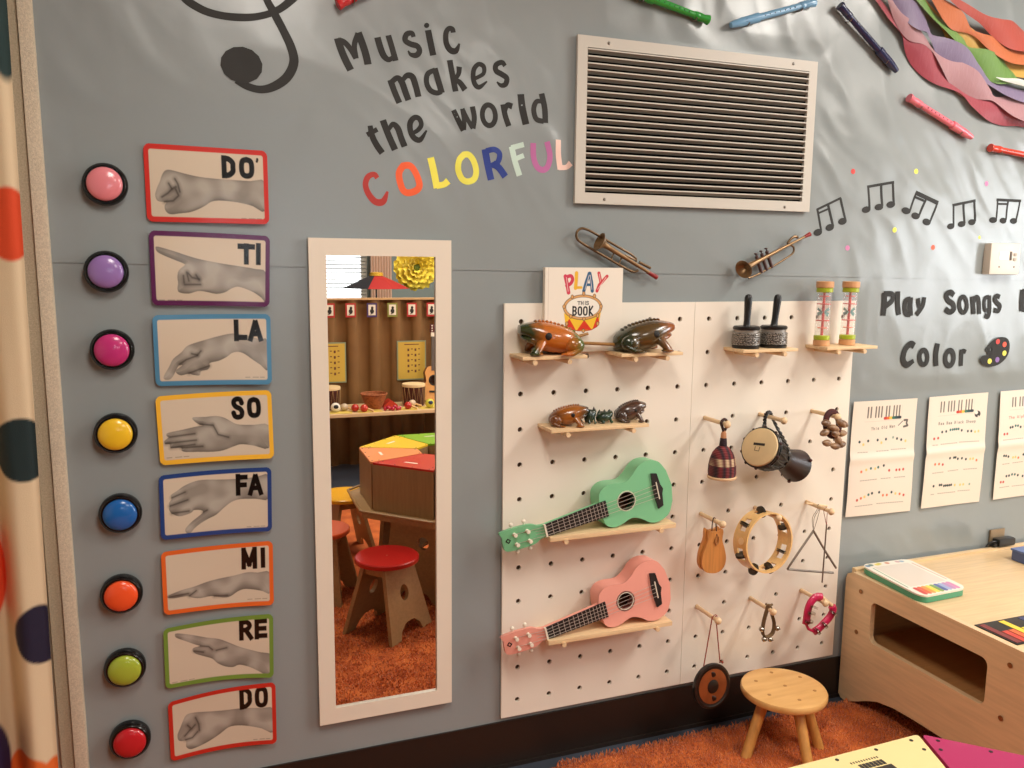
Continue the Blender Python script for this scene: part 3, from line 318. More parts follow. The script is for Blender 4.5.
SHEETS=[([(1.2248,1.0379),(1.4994,1.0368),(1.5042,0.6397),(1.22,0.6459)],[('#22383c',130,350),('#e8c774',189,375),('#22383c',259,346),('#22383c',405,343),('#e8c774',467,369),('#22383c',537,341),('#8fa89a',652,330),('#22383c',717,343),('#22383c',787,356),('#e8c774',857,369),('#e0764a',181,610),('#e8c774',254,596),('#2a6a66',324,586),('#e8c774',390,591),('#2a6a66',437,581),('#22383c',524,570),('#c2493e',615,617),('#c2493e',732,619),('#c2493e',782,619),('#c2493e',843,618),('#c2493e',146,858),('#e0764a',202,843),('#e8c774',253,832),('#2a6a66',312,816),('#22383c',365,806),('#22383c',476,803),('#e0764a',540,833),('#e0764a',603,834),('#22383c',676,813),('#e8c774',741,829),('#e0764a',809,836),('#c2493e',874,849)],[(112,442,269,442),(395,440,598,441),(628,435,876,437),(171,689,433,684),(490,684,654,684),(705,684,886,685),(126,912,394,907),(451,902,884,909)],(203,49,747,179),('This Old Man',293,245,678,231),(835,214)),([(1.5517,1.038),(1.8271,1.042),(1.8293,0.6423),(1.5518,0.6438)],[('#c2493e',120,375),('#c2493e',186,372),('#22383c',249,321),('#22383c',318,319),('#2a6a66',391,309),('#2a6a66',431,308),('#2a6a66',465,307),('#2a6a66',499,307),('#2a6a66',534,308),('#22383c',591,323),('#22383c',699,336),('#22383c',759,338),('#e8c774',824,347),('#e8c774',880,344),('#e0764a',164,606),('#e0764a',230,607),('#c2493e',295,615),('#22383c',413,564),('#22383c',482,563),('#22383c',511,563),('#22383c',553,578),('#22383c',625,577),('#22383c',696,589),('#e8c774',771,591),('#e8c774',819,591),('#e0764a',880,608),('#22383c',172,805),('#22383c',275,801),('#22383c',306,802),('#22383c',351,813),('#22383c',383,812),('#22383c',414,813),('#22383c',446,813),('#22383c',478,812),('#e8c774',542,818),('#e8c774',637,821),('#e8c774',692,821),('#8fa89a',799,824)],[(100,432,201,433),(237,430,530,431),(558,428,909,435),(133,685,325,684),(397,681,583,679),(670,681,909,685),(140,881,198,881),(255,878,572,882),(606,877,825,881)],(179,47,762,176),('Baa Baa Black Sheep',178,245,831,252),(847,188)),([(1.8844,1.0431),(2.1848,1.0461),(2.1885,0.6444),(1.8957,0.6438)],[('#c2493e',98,394),('#c2493e',147,393),('#22383c',197,338),('#22383c',234,335),('#2a6a66',285,326),('#2a6a66',326,328),('#22383c',374,342),('#22383c',448,338),('#22383c',494,337),('#22383c',123,596),('#22383c',159,599),('#22383c',201,608),('#e8c774',284,621),('#e8c774',328,620),('#e0764a',379,629),('#22383c',465,604),('#22383c',523,603),('#c2493e',111,843),('#c2493e',155,844),('#22383c',201,792),('#22383c',247,790),('#2a6a66',299,782),('#2a6a66',349,785),('#22383c',404,796),('#22383c',491,810),('#22383c',540,801)],[(80,448,441,448),(111,675,242,673),(286,673,475,671),(98,894,274,892),(319,895,540,897)],(190,61,759,178),('The Alphabet',162,248,583,243),(833,197))]
STREAM=[('#a8404f','crimson',[(1.152,2.327,0.0084),(1.2014,2.2887,0.0099),(1.2517,2.2497,0.0144),(1.3102,2.2057,0.0102),(1.3483,2.1689,0.0251),(1.3938,2.1322,0.0344),(1.4689,2.0922,0.0335),(1.5683,2.0477,0.0087),(1.6229,2.0251,0.0252),(1.701,2.0039,0.0385),(1.7808,1.9822,0.0294),(1.8614,1.9682,0.0133),(2.025,1.9591,0.0205)]),('#d8a94a','golden yellow',[(1.3372,2.349,0.0058),(1.3906,2.3,0.0065),(1.4666,2.2472,0.015),(1.5274,2.2172,0.0335),(1.5954,2.1978,0.0325),(1.6648,2.178,0.0094),(1.7286,2.1518,0.0207),(1.8004,2.1339,0.0243),(1.918,2.1413,0.0264),(2.0804,2.1496,0.0272)]),('#b98a90','dusty pink',[(1.2106,2.334,0.0057),(1.2414,2.2883,0.0072),(1.2794,2.2427,0.0145),(1.3377,2.2059,0.025),(1.3883,2.1855,0.0134),(1.4261,2.1609,0.006),(1.4719,2.1315,0.0213),(1.5256,2.1022,0.0354),(1.5952,2.071,0.0406),(1.6732,2.0451,0.0191),(1.713,2.0308,0.009),(1.7922,2.0159,0.0359),(1.88,2.0084,0.0431),(2.0186,2.004,0.0204)]),('#8a7a9a','lilac',[(1.2176,2.3299,0.0085),(1.2611,2.293,0.0115),(1.3109,2.2686,0.0305),(1.3618,2.2413,0.0339),(1.3956,2.2169,0.0119),(1.4116,2.198,0.0084),(1.4604,2.1719,0.0287),(1.5357,2.1425,0.0369),(1.613,2.1097,0.0219),(1.6762,2.083,0.0127),(1.7552,2.0623,0.0194),(1.8509,2.0477,0.0197),(2.0122,2.0487,0.0203)]),('#719b48','green',[(1.2968,2.3442,0.0115),(1.3485,2.3053,0.0132),(1.4011,2.2657,0.0119),(1.4685,2.2294,0.0136),(1.5297,2.1967,0.0128),(1.5649,2.175,0.0062),(1.6309,2.1484,0.0313),(1.7021,2.12,0.0413),(1.7654,2.1038,0.0225),(1.8218,2.0894,0.0114),(2.0075,2.082,0.0169)]),('#d0703c','orange',[(1.3644,2.3523,0.0146),(1.4033,2.3115,0.0192),(1.4488,2.2811,0.0344),(1.5014,2.2559,0.0333),(1.555,2.2304,0.0092),(1.6004,2.2182,0.0087),(1.6622,2.199,0.0235),(1.7405,2.1797,0.0351),(1.8345,2.1722,0.0276),(1.9941,2.1755,0.0267)]),('#bd4a3a','red',[(1.4274,2.3497,0.0089),(1.466,2.3186,0.0105),(1.5334,2.2928,0.0127),(1.6094,2.2673,0.0139),(1.6714,2.2474,0.0282),(1.7415,2.2322,0.046),(1.8052,2.217,0.0354),(1.8621,2.2018,0.0195),(1.991,2.1974,0.02)]),('#e4e6e0','white',[(1.6824,2.0942,0.001),(1.721,2.0904,0.0045),(1.7828,2.0889,0.0084),(1.8466,2.0804,0.0079),(1.927,2.0757,0.0113),(2.0911,2.0772,0.0117)])]
RECS=[('red',-0.4433,2.0887,-0.3003,2.1699),('green',0.2589,2.2303,0.5981,2.1639),('light blue',0.9608,2.253,0.6706,2.1579),('navy',1.0554,2.255,1.2929,2.0847),('pink',1.3491,2.0103,1.6302,1.904),('orange red',1.7144,1.8765,2.0201,1.8496)]

# ------------------------------------------------------------------ the paper's relief, shared by everything stuck onto it
def fbm(x, z, s=1.0): return noise.noise(Vector((x*s, z*s, 3.7)))
def amp(x, z):
    a = .35
    if z > 1.55: a = .9
    if x > 1.2 and z > .95: a = 1.0
    return a
def relief(x, z):
    # broad diagonal folds with crisp ridges, as heavy paper stapled at its edges makes them
    w = noise.noise(Vector((x*1.7+5, z*1.7, 1.0)))
    u = x*.85+z*.52+.05*w; v = -x*.52+z*.85
    r1 = 1-abs(noise.noise(Vector((u*5.5+w*.8, v*2.0, 2.0))))*2.4
    r2 = noise.noise(Vector((x*3.2, z*2.6, 8.0)))
    r3 = 1-abs(noise.noise(Vector((u*11+w*2, v*4.5, 5.0))))*2.4
    r4 = noise.noise(Vector((x*16, z*13, 3.0)))
    ax = min(1, max(.0, (x-1.12)/.25)) if z > .9 else min(1, max(0, (x-1.2)/.2))*.4
    az = min(1, max(0, (z-1.55)/.25))*min(1, max(.35, (x+.9)/.8))
    a = .20+.80*max(ax, az)
    return a*(.0050*max(r1, -.3)+.0040*r2+.0022*r3+.0006*r4)
def gate(x, z):
    g = 1
    for a, b, c, d in ((-.03, 1.21, .1, 1.38), (.18, 1.0, 1.63, 2.1), (-.53, -.15, .23, 1.54), (1.22, 2.12, .61, 1.06), (-1.04, -.55, .15, 1.80)):
        q = max(a-x, x-b, c-z, z-d)
        g = min(g, max(0, q/.05))
    return g
def py(x, z): return -.0065-relief(x, z)*.8*gate(x, z)
PY = np.vectorize(py)
SEAM = lambda x: 1.478-.011*x
def wall_sheet(name, x0, x1, zf0, zf1, m, off):
    nx = int((x1-x0)/.0085); nz = int((zf1(0)-zf0(0))/.0085); mb = MB(); vs = []
    for j in range(nz+1):
        for i in range(nx+1):
            x = x0+(x1-x0)*i/nx; a, b = zf0(x), zf1(x); z = a+(b-a)*j/nz
            vs.append((x, py(x, z)+off, z))
    fs = [(j*(nx+1)+i, j*(nx+1)+i+1, (j+1)*(nx+1)+i+1, (j+1)*(nx+1)+i) for j in range(nz) for i in range(nx)]
    mb.v = vs; mb.f = fs
    return mb.build(name, m, angle=60)

# ------------------------------------------------------------------ room shell
X0, X1, YB = -2.6, 4.2, -5.6
plaster = mat('wall_paint', '#cfc6b6', rough=.85, bump=.1, bscale=200)
struct(MB().box(X0, X1, 0, .12, 0, CEIL).build('wall_back', plaster))
struct(MB().box(X0-.12, X0, YB, .12, 0, CEIL).build('wall_left', plaster))
struct(MB().box(X1, X1+.12, YB, -3.05, 0, CEIL).box(X1, X1+.12, -1.15, .12, 0, CEIL).box(X1, X1+.12, -3.05, -1.15, 0, .95).box(X1, X1+.12, -3.05, -1.15, 2.15, CEIL).build('wall_right', plaster))
w2 = MB().box(X1+.02, X1+.07, -3.05, -3.0, .95, 2.15).box(X1+.02, X1+.07, -1.2, -1.15, .95, 2.15).box(X1+.02, X1+.07, -3.05, -1.15, .95, 1.0).box(X1+.02, X1+.07, -3.05, -1.15, 2.10, 2.15).box(X1+.02, X1+.07, -2.125, -2.075, .95, 2.15).build('added_side_window', mat('window_frame_white', '#e8e4da', rough=.5)); struct(w2)  # unseen window, added to go with the side light
MB().box(X1+.04, X1+.044, -3.0, -1.2, 1.0, 2.10).build('pane', mat('window_glass', '#ffffff', rough=0, trans=1, spec=.5), w2)
WX0, WX1, WZ0, WZ1 = -.9, .70, .95, 2.15
fw = MB(); fw.box(X0, WX0, YB-.12, YB, 0, CEIL); fw.box(WX1, X1, YB-.12, YB, 0, CEIL); fw.box(WX0, WX1, YB-.12, YB, 0, WZ0); fw.box(WX0, WX1, YB-.12, YB, WZ1, CEIL)
struct(fw.build('wall_front', mat('teal_wall_paint', '#8f9c9a', rough=.8)))
struct(MB().box(X0, X1, YB, .12, -.1, 0).build('floor', mat('vinyl_floor', '#3c434e', rough=.35, var=.15, vscale=3)))
ceil_m = mat('ceiling_tile', '#dcd8ce', rough=.9, bump=.3, bscale=120)
struct(MB().box(X0, X1, YB, .12, CEIL, CEIL+.1).build('ceiling', ceil_m))
struct(MB().box(X0, X1, -.012, 0, 0, .145).box(X0, X1, -.018, 0, 0, .012).build('baseboard_back', mat('baseboard_rubber', '#241c18', rough=.38, spec=.4)))
wf = MB()
for a, b, c, d in ((WX0, WX1, WZ0, WZ0+.05), (WX0, WX1, WZ1-.05, WZ1), (WX0, WX0+.05, WZ0, WZ1), (WX1-.05, WX1, WZ0, WZ1), (-.13, -.08, WZ0, WZ1)): wf.box(a, b, YB-.1, YB-.04, c, d)
win = wf.build('window_1', mat('window_frame_white', '#e8e4da', rough=.5)); struct(win)
MB().box(WX0+.05, WX1-.05, YB-.075, YB-.071, WZ0+.05, WZ1-.05).build('pane', mat('window_glass', '#ffffff', rough=0, trans=1, spec=.5), win)
bl = thing('window_blind', 'white horizontal slatted blind hanging over the bright window', 'blind', ((WX0+WX1)/2, YB+.02, WZ0))
sl = MB()
for k in range(34):
    z = WZ0+.03+k*.034; sl.add([(WX0+.02, YB+.010, z), (WX1-.02, YB+.010, z), (WX1-.02, YB+.034, z+.010), (WX0+.02, YB+.034, z+.010), (WX0+.02, YB+.010, z+.001), (WX1-.02, YB+.010, z+.001), (WX1-.02, YB+.034, z+.011), (WX0+.02, YB+.034, z+.011)], [(0,1,2,3),(7,6,5,4),(0,4,5,1),(2,6,7,3),(1,5,6,2),(0,3,7,4)])
sl.build('slats', mat('blind_slat', '#f4f2ee', rough=.6), bl)
MB().box(WX0+.01, WX1-.01, YB+.005, YB+.045, WZ1, WZ1+.04).build('head_rail', mat('blind_slat', ''), bl)
# ceiling light panels
for i, (x, y) in enumerate(PANELS):
    t = thing('ceiling_light', ['recessed ceiling light panel over the right end of the music wall', 'recessed ceiling light panel over the left end of the music wall', 'recessed ceiling light panel above the rainbow table', 'recessed ceiling light panel far to the right of the room'][i], 'ceiling light', (x, y, CEIL-.03), 'ceiling light panels')
    MB().box(x-.3, x+.3, y-.6, y-.575, CEIL-.03, CEIL).box(x-.3, x+.3, y+.575, y+.6, CEIL-.03, CEIL).box(x-.3, x-.275, y-.575, y+.575, CEIL-.03, CEIL).box(x+.275, x+.3, y-.575, y+.575, CEIL-.03, CEIL).build('frame', mat('blind_slat', ''), t)
    MB().box(x-.275, x+.275, y-.575, y+.575, CEIL-.02, CEIL-.005).build('diffuser', mat('lamp_diffuser', '#fff1dc', rough=.6, emit=3.0), t)

# rug: shaggy orange pile
rug_m = mat('rug_backing', '#a44b1c', rough=1, col2='#c4662c', vscale=14)
def rug():
    random.seed(4)
    x0, x1, y0, y1 = -2.0, 1.9, -2.95, -.062
    t = thing('rug', 'shaggy orange rug covering the floor below the music wall', 'rug', (0, -1.7, 0))
    MB().add(*grid(x0, x1, y0, y1, .03, .014)).build('backing', rug_m, t)
    m = mat('rug_pile', '#bb5a22', rough=.95, col2='#dd8040', vscale=11, sheen=.5)
    mb = MB()
    def tuft(x, y, h, w):
        a = random.random()*6.283; dx, dy = math.cos(a)*w, math.sin(a)*w; lx, ly = random.uniform(-1, 1)*h*.8, random.uniform(-1, 1)*h*.8
        mb.add([(x-dx, y-dy, .008), (x+dx, y+dy, .008), (x+dx*.5+lx, y+dy*.5+ly, .010+h), (x-dx*.5+lx, y-dy*.5+ly, .010+h*.92)], [(0, 1, 2, 3)])
    for _ in range(52000): tuft(random.uniform(.15, 1.55), random.uniform(-.75, y1), random.uniform(.005, .012), .0019)
    for _ in range(40000): tuft(random.uniform(-.55, .4), random.uniform(-1.6, -.2), random.uniform(.005, .012), .0024)
    me_o = mb.build('pile', m, t, smooth=False); me_o['kind'] = 'stuff'
def grid(x0, x1, y0, y1, st, z, a=.004):
    nx, ny = int((x1-x0)/st), int((y1-y0)/st); vs = []
    for j in range(ny+1):
        for i in range(nx+1):
            x, y = x0+(x1-x0)*i/nx, y0+(y1-y0)*j/ny; e = i in (0, nx) or j in (0, ny)
            vs.append((x, y, 0.001 if e else z+a*noise.noise(Vector((x*9, y*9, 0)))))
    return vs, [(j*(nx+1)+i, j*(nx+1)+i+1, (j+1)*(nx+1)+i+1, (j+1)*(nx+1)+i) for j in range(ny) for i in range(nx)]
rug()

# wall covering paper
paper_m = mat('grey_paper', '#8f9697', rough=.25, spec=.55, bump=.22, bscale=11)
solid_p = wall_sheet('backing_paper', -1.10, 3.2, lambda x: SEAM(x)-.02, lambda x: 2.62, paper_m, -.0012)
tag(solid_p, 'grey paper sheet covering the upper part of the music wall', 'backing paper', 'grey backing paper')
low_p = wall_sheet('backing_paper', -1.10, 3.2, lambda x: .134, lambda x: SEAM(x), paper_m, .0008)
tag(low_p, 'grey paper sheet covering the lower part of the music wall', 'backing paper', 'grey backing paper')

# trim strips and the dotted curtain
SH_ = Matrix(((1, 0, -.0062, .0015), (0, 1, 0, 0), (0, 0, 1, 0), (0, 0, 0, 1)))
burlap = mat('linen_trim', '#d6c7b0', rough=.9, var=.10, vscale=260, bump=.5, bscale=400)
struct(MB().box(-1.1135, -1.0844, -.026, 0, .13, CEIL, b=.003).xf(SH_).build('trim_1', burlap))
struct(MB().box(-1.1434, -1.1145, -.016, 0, .05, CEIL, b=.003).xf(SH_).build('trim_2', mat('linen_trim_shaded', '#c2b298', rough=.9, var=.10, vscale=260, bump=.5, bscale=400)))  # shading of the recessed strip is put into the colour as darker linen
def curtain():
    w, h = 1.25, 2.6; cv = Canvas(w, h, 300, 640, '#dcc6a4')
    # canvas y is down from z=2.68, x is left from -1.14
    Z = lambda z: 2.68-z
    dots = [(.012, 1.975, .040, .13, '#1d3534'), (.030, 1.550, .058, .078, '#d8481f'), (.035, 1.059, .070, .072, '#14282a'),
            (.020, .630, .062, .070, '#1b1430'), (.155, .770, .055, .11, '#e04a22'), (.075, .262, .065, .075, '#e06a26'), (.000, .262, .045, .065, '#e06a26'),
            (.20, .32, .075, .13, '#2a1640')]
    for gx in range(4, 14):
        for gz in range(7): dots.append((gx*.11+(gz % 2)*.05, .2+gz*.38+(gx % 3)*.09, .05, .06, ['#d8481f', '#14282a', '#1b1430', '#e06a26', '#e0a83c'][(gx*3+gz) % 5]))
    for x, z, rx, rz, c in dots: cv.ell(x, Z(z), rx, rz, c, soft=1.5)
    def pos(U, V):
        x = -1.128-.99*U; fold = .045*np.sin(U*38+.9+.3*np.sin(V*3))+.012*np.sin(U*90+V*4)
        y = -.085-fold*np.clip(U*14, .1, 1)
        x = x+.012*np.sin(U*38+2)*np.clip(U*8, 0, 1)-.012*V
        return np.stack([x, y, 2.68-2.6*V], -1)
    o = cv.mesh('curtain', pos, vcol('curtain_fabric', rough=.8, bump=.2, bscale=500), thick=.002)
    tag(o, 'cream curtain with large dark and orange dots at the left edge', 'curtain')
curtain()

# ------------------------------------------------------------------ cut paper letters, notes, dots
def ribbon(mb, st, y=-.0012, th=.0005, sub=5):
    P = smooth_path([s[:3] for s in st], sub) if len(st) > 2 else [tuple(st[0][q]+(st[1][q]-st[0][q])*k/8 for q in range(3)) for k in range(9)]
    n = len(P); L = []; Rr = []
    closed = math.hypot(P[0][0]-P[-1][0], P[0][1]-P[-1][1]) < .002
    for i in range(n):
        if closed: a, b = P[(i-1) % (n-1)], P[(i+1) % (n-1)]
        else: a, b = P[max(i-1, 0)], P[min(i+1, n-1)]
        dx, dz = b[0]-a[0], b[1]-a[1]; l = math.hypot(dx, dz)+1e-9; nx, nz = -dz/l, dx/l; w = P[i][2]
        L.append((P[i][0]+nx*w, P[i][1]+nz*w)); Rr.append((P[i][0]-nx*w, P[i][1]-nz*w))
    vs = []
    for k in range(n):
        for q in (L[k], Rr[k]):
            yy = py(*q)+y
            vs.append((q[0], yy, q[1])); vs.append((q[0], yy-th, q[1]))
    fs = []
    for k in range(n-1):
        a = k*4; b = a+4; fs += [(a+1, b+1, b+3, a+3), (a, a+2, b+2, b), (a, b, b+1, a+1), (a+2, a+3, b+3, b+2)]
    if not closed: fs += [(0, 1, 3, 2), (n*4-4, n*4-2, n*4-1, n*4-3)]
    mb.add(vs, fs)
def disc(mb, poly, y=-.0012, th=.0005):
    n = len(poly); cx = sum(p[0] for p in poly)/n; cz = sum(p[1] for p in poly)/n
    vs = []
    for q in poly: yy = py(*q)+y; vs += [(q[0], yy, q[1]), (q[0], yy-th, q[1])]
    c = len(vs); yy = py(cx, cz)+y-th; vs.append((cx, yy, cz))
    fs = []
    for i in range(n): j = (i+1) % n; fs += [(2*i+1, 2*j+1, c), (2*i, 2*i+1, 2*j+1, 2*j)]
    mb.add(vs, fs)
cname = {'#b3322c': 'red', '#f2602f': 'orange', '#f5ec5a': 'bright yellow', '#ece65a': 'yellow', '#22398a': 'navy', '#c3d9cd': 'pale mint', '#b9689f': 'mauve', '#f3cfc2': 'pale pink'}
seen = {}
inkm = mat('ink_paper', '#262421', rough=.6, spec=.35, var=.08, vscale=20)
for ch, word, col, strokes, discs in LETTERS:
    mb = MB()
    for k, s in enumerate(strokes): ribbon(mb, s, y=-.0012-.00012*k)
    for d in discs: disc(mb, d)
    m = inkm if col == 'ink' else mat('paper_'+cname[col].replace(' ', '_'), col, rough=.55)
    n = sum(1 for l in LETTERS if l[1] == word and l[0] == ch); seen[(word, ch)] = seen.get((word, ch), 0)+1
    which = '' if n == 1 else ['first ', 'second '][seen[(word, ch)]-1]
    cs = 'black' if col == 'ink' else cname[col]
    cap = 'capital ' if ch.isupper() else ''
    line = {'Music': 'in the top line', 'makes': 'below the word Music', 'the': 'left in the third line', 'world': 'right in the third line', 'COLORFUL': 'in the coloured bottom line', 'Play': 'right of the pegboards', 'Songs': 'below the thermostat', 'By': 'at the right edge', 'Color': 'beside the paint palette'}[word]
    wd = 'of the word '+word if word != 'By' else 'starting the word cut off'
    if word == 'By': lb = 'black paper capital letter B cut off at the right photo edge'
    else: lb = f'{which}{cs} paper {cap}letter {ch} {wd} {line}'
    o = mb.build('paper_letter', m, smooth=False); tag(o, lb, 'letter', 'cut paper letters on the wall')
nl = {'a': 'black paper music notes tilted left, beside the trumpet mouthpiece', 'b': 'black paper music notes in the highest place of the row', 'c': 'black paper music notes with a thick beam, tilted right',
      'd': 'black paper music notes, second from the right of the row', 'e': 'black paper music notes above the thermostat with double beam'}
for k, stems, heads in NOTES:
    mb = MB()
    for i, s in enumerate(stems): ribbon(mb, s, y=-.0012-.0001*i)
    for h in heads: disc(mb, h, y=-.0018)
    tag(mb.build('paper_music_note', inkm, smooth=False), nl[k], 'music note', 'row of paper music notes')
dl = ['red paper dot beside the top right of the vent', 'yellow paper dot high above the tilted music notes', 'yellow paper dot below the second group of music notes', 'pink paper dot below the first music notes', 'orange paper dot left of the thermostat, above the seam', 'pink paper dot high above the two right groups of music notes', 'small yellow paper dot just above the thermostat']
dc = {'red': '#d23c34', 'yellow': '#f0ea5e', 'pink': '#cf7fae', 'orange': '#ee6242'}
for (c, x, z), l in zip(DOTS, dl):
    mb = MB(); disc(mb, circ(x, z, .0085 if 'small' not in l else .006, 16)); tag(mb.build('paper_dot', mat('dot_'+c, dc[c], rough=.5), smooth=False), l, 'paper dot', 'confetti dots on the wall')
pr_ = tag(thing('paint_palette_cutout', 'black paper paint palette with coloured dots after the word Color', 'paper cutout', (PALETTE[0][0], -.01, PALETTE[8][1])), None)
hx, hz = [d[1:] for d in PALDOTS if d[0] == 'hole'][0]
pm = MB(); pp = smooth_path(PALETTE, 3, closed=True)
yo = min(py(x, z) for x, z in pp)-.001
pm.plate(pp, [circ(hx, hz, .005, 10)], yo, yo-.0006); pm.build('palette', inkm, pr_, smooth=False)
for i, (c, x, z) in enumerate(PALDOTS):
    if c == 'hole': continue
    m = MB(); m.prism(circ(x, z, .0096, 16), yo-.0007, yo-.0012); m.build('paint_dot', mat('paldot%d' % i, c, rough=.5), pr_, smooth=False)
tm = MB()
for i, s in enumerate(TREBLE): ribbon(tm, s, y=-.0012-.0003*i, sub=8)
disc(tm, TREBALL, y=-.0022)
tag(tm.build('treble_clef', inkm, smooth=False), 'large black paper treble clef at the top left of the wall', 'paper cutout')

# ------------------------------------------------------------------ hand sign cards
card_m = vcol('laminated_print', rough=.25, coat=.12, spec=.4)
CARDCOL = ['#c9332c', '#5a2350', '#4f86a8', '#f0b83c', '#27427e', '#e0672c', '#6f8f3c', '#c22f24']
CARDNAME = [("DO'", 'red', 'a grey fist, topmost of all'), ('TI', 'purple', 'a hand pointing one finger up left'), ('LA', 'light blue', 'a drooping hand'), ('SO', 'yellow', 'a flat open palm'), ('FA', 'dark blue', 'a thumb pointing down'), ('MI', 'orange', 'a flat level hand'), ('RE', 'green', 'a flat hand sloping up'), ('DO', 'red', 'a grey fist, lowest of all')]
random.seed(2)
for ci, (quad, hand, creases, txt, cap) in enumerate(CARDS):
    w, h = 1.0, .56; cv = Canvas(w, h, 250, 146, '#d3c3ae')
    f = lambda p: (p[0]/1000*w, p[1]/1000*h)
    # background of the photo print: warm grey, a touch darker below
    g = np.clip((cv.Y/h-.45)*1.2, 0, 1)*.22; cv.put(g, '#a89a8a')
    P = [f(p) for p in smooth_path(hand, 3, closed=True)]
    sd = cv.sdf(P); inside = .5-sd/(cv.px*1.4)
    cv.put(inside, '#a59d92')
    # printed tones of the monochrome picture
    gy, gx = np.gradient(sd); dn = gy/(np.hypot(gx, gy)+1e-9); dep = np.exp(sd/.035)
    inm = np.clip(inside, 0, 1)
    cv.put(inm*np.clip(dn, 0, 1)*dep*.85, '#5c544d'); cv.put(inm*np.clip(-dn, 0, 1)*dep*.35, '#7d766e')
    cv.put(inm*np.exp(-np.abs(sd)/.006)*.45, '#544c46')
    nz = np.vectorize(lambda a, b: noise.noise(Vector((a*7+ci*9, b*9, 0))))(cv.X[::4, ::4], cv.Y[::4, ::4])
    nz = np.kron(nz, np.ones((4, 4)))[:cv.ny, :cv.nx]
    k = np.ones(9)/9; nz = np.apply_along_axis(lambda r_: np.convolve(r_, k, 'same'), 1, nz); nz = np.apply_along_axis(lambda r_: np.convolve(r_, k, 'same'), 0, nz)
    cv.put(inm*np.clip(nz*1.2, 0, .4), '#c4bcb0'); cv.put(inm*np.clip(-nz*1.2, 0, .4), '#6e665e')
    for cr in creases:
        cc = [f(p) for p in cr]; cv.line(cc, .034, '#4f4842', soft=7, op=.45); cv.line(cc, .010, '#342d29', soft=3, op=.75)
    for ch, a, b, c, d in txt:
        x0, y0 = f((a, b)); x1, y1 = f((c, d)); wd = .043
        glyph(cv, ch, x0+wd*.25-.012, y0+wd*.25, x1-wd*.15-.012, y1-wd*.25, wd if ch != "'" else .019, '#0d0b0a')
    a, b, c, d = cap; x0, y0 = f((a, b)); x1, y1 = f((c, d)); x0, x1 = max(x0, .06), min(x1, .94)
    for q in range(16):
        if q in (4, 5, 11): continue
        cv.line([(x0+(x1-x0)*q/16, y0), (x0+(x1-x0)*(q+.6)/16, y0)], .006, '#5c534a', op=.6)
    # border
    def rr(ins, rad):
        qx = np.abs(cv.X-w/2)-(w/2-ins-rad); qy = np.abs(cv.Y-h/2)-(h/2-ins-rad)
        return np.hypot(np.maximum(qx, 0), np.maximum(qy, 0))+np.minimum(np.maximum(qx, qy), 0)-rad
    cv.put(.5+rr(.038, .018)/cv.px, CARDCOL[ci])
    keep = rr(0, .045) <= cv.px*.4
    Q = np.array(quad)
    bul = [.0, .001, .001, .002, .003, .003, .006, .008][ci]
    def pos(U, V, Q=Q, bul=bul, ci=ci):
        x = (1-U)*(1-V)*Q[0, 0]+U*(1-V)*Q[1, 0]+U*V*Q[2, 0]+(1-U)*V*Q[3, 0]
        z = (1-U)*(1-V)*Q[0, 1]+U*(1-V)*Q[1, 1]+U*V*Q[2, 1]+(1-U)*V*Q[3, 1]
        z = z+bul*np.sin(np.pi*U)
        y = -.0155-.004*np.sin(np.pi*U+ci)*np.sin(np.pi*V*.8+ci*.5)-.006*(U**4)*V
        return np.stack([x, y, z], -1)
    o = cv.mesh('hand_sign_card', pos, card_m, keep=keep, thick=.0006)
    t, c, d = CARDNAME[ci]; tag(o, f'{c} edged hand sign card reading {t} with {d}', 'card', 'hand sign cards in a column')

# ------------------------------------------------------------------ sound buttons
BX = [(-.973, 1.646), (-.981, 1.450), (-.978, 1.270), (-.981, 1.072), (-.981, .877), (-.989, .676), (-.991, .486), (-.989, .296)]
BC = [('pink', '#e58790', "DO'"), ('lilac', '#9474b4', 'TI'), ('magenta', '#c23478', 'LA'), ('yellow', '#f0c22c', 'SO'), ('blue', '#1d62ad', 'FA'), ('bright orange', '#f4592c', 'MI'), ('lime green', '#a3b43c', 'RE'), ('red', '#c3202a', 'DO')]
Ry = Matrix.Rotation(R(90), 4, 'X')
blk = mat('black_gloss_plastic', '#0d0c0d', rough=.22, spec=.5)
base0 = cap0 = None
for (x, z), (c, hx_, nm) in zip(BX, BC):
    t = thing('sound_button', f'round {c} push button on black base beside the {nm} card', 'button', (x, -.012, z), 'sound buttons in a column')
    M = Matrix.Translation((x, -.010, z)) @ Ry
    if base0 is None:
        b = MB().lathe([(.0475, 0), (.0480, .010), (.0465, .018), (.0415, .0235), (.0385, .0235), (.0375, .018)], M, 40).build('base', blk, t); base0 = b
    else: b = base0.copy(); C.objects.link(b); b.parent = t
    prof = [(.0372, .016), (.0374, .025)]+[(.0374*math.cos(a), .0255+.0125*math.sin(a)) for a in np.linspace(.1, math.pi/2-.02, 9)]
    MB().lathe(prof, M, 40).build('push_cap', mat('cap_'+c.replace(' ', '_'), hx_, rough=.2, spec=.5, coat=.3), t)

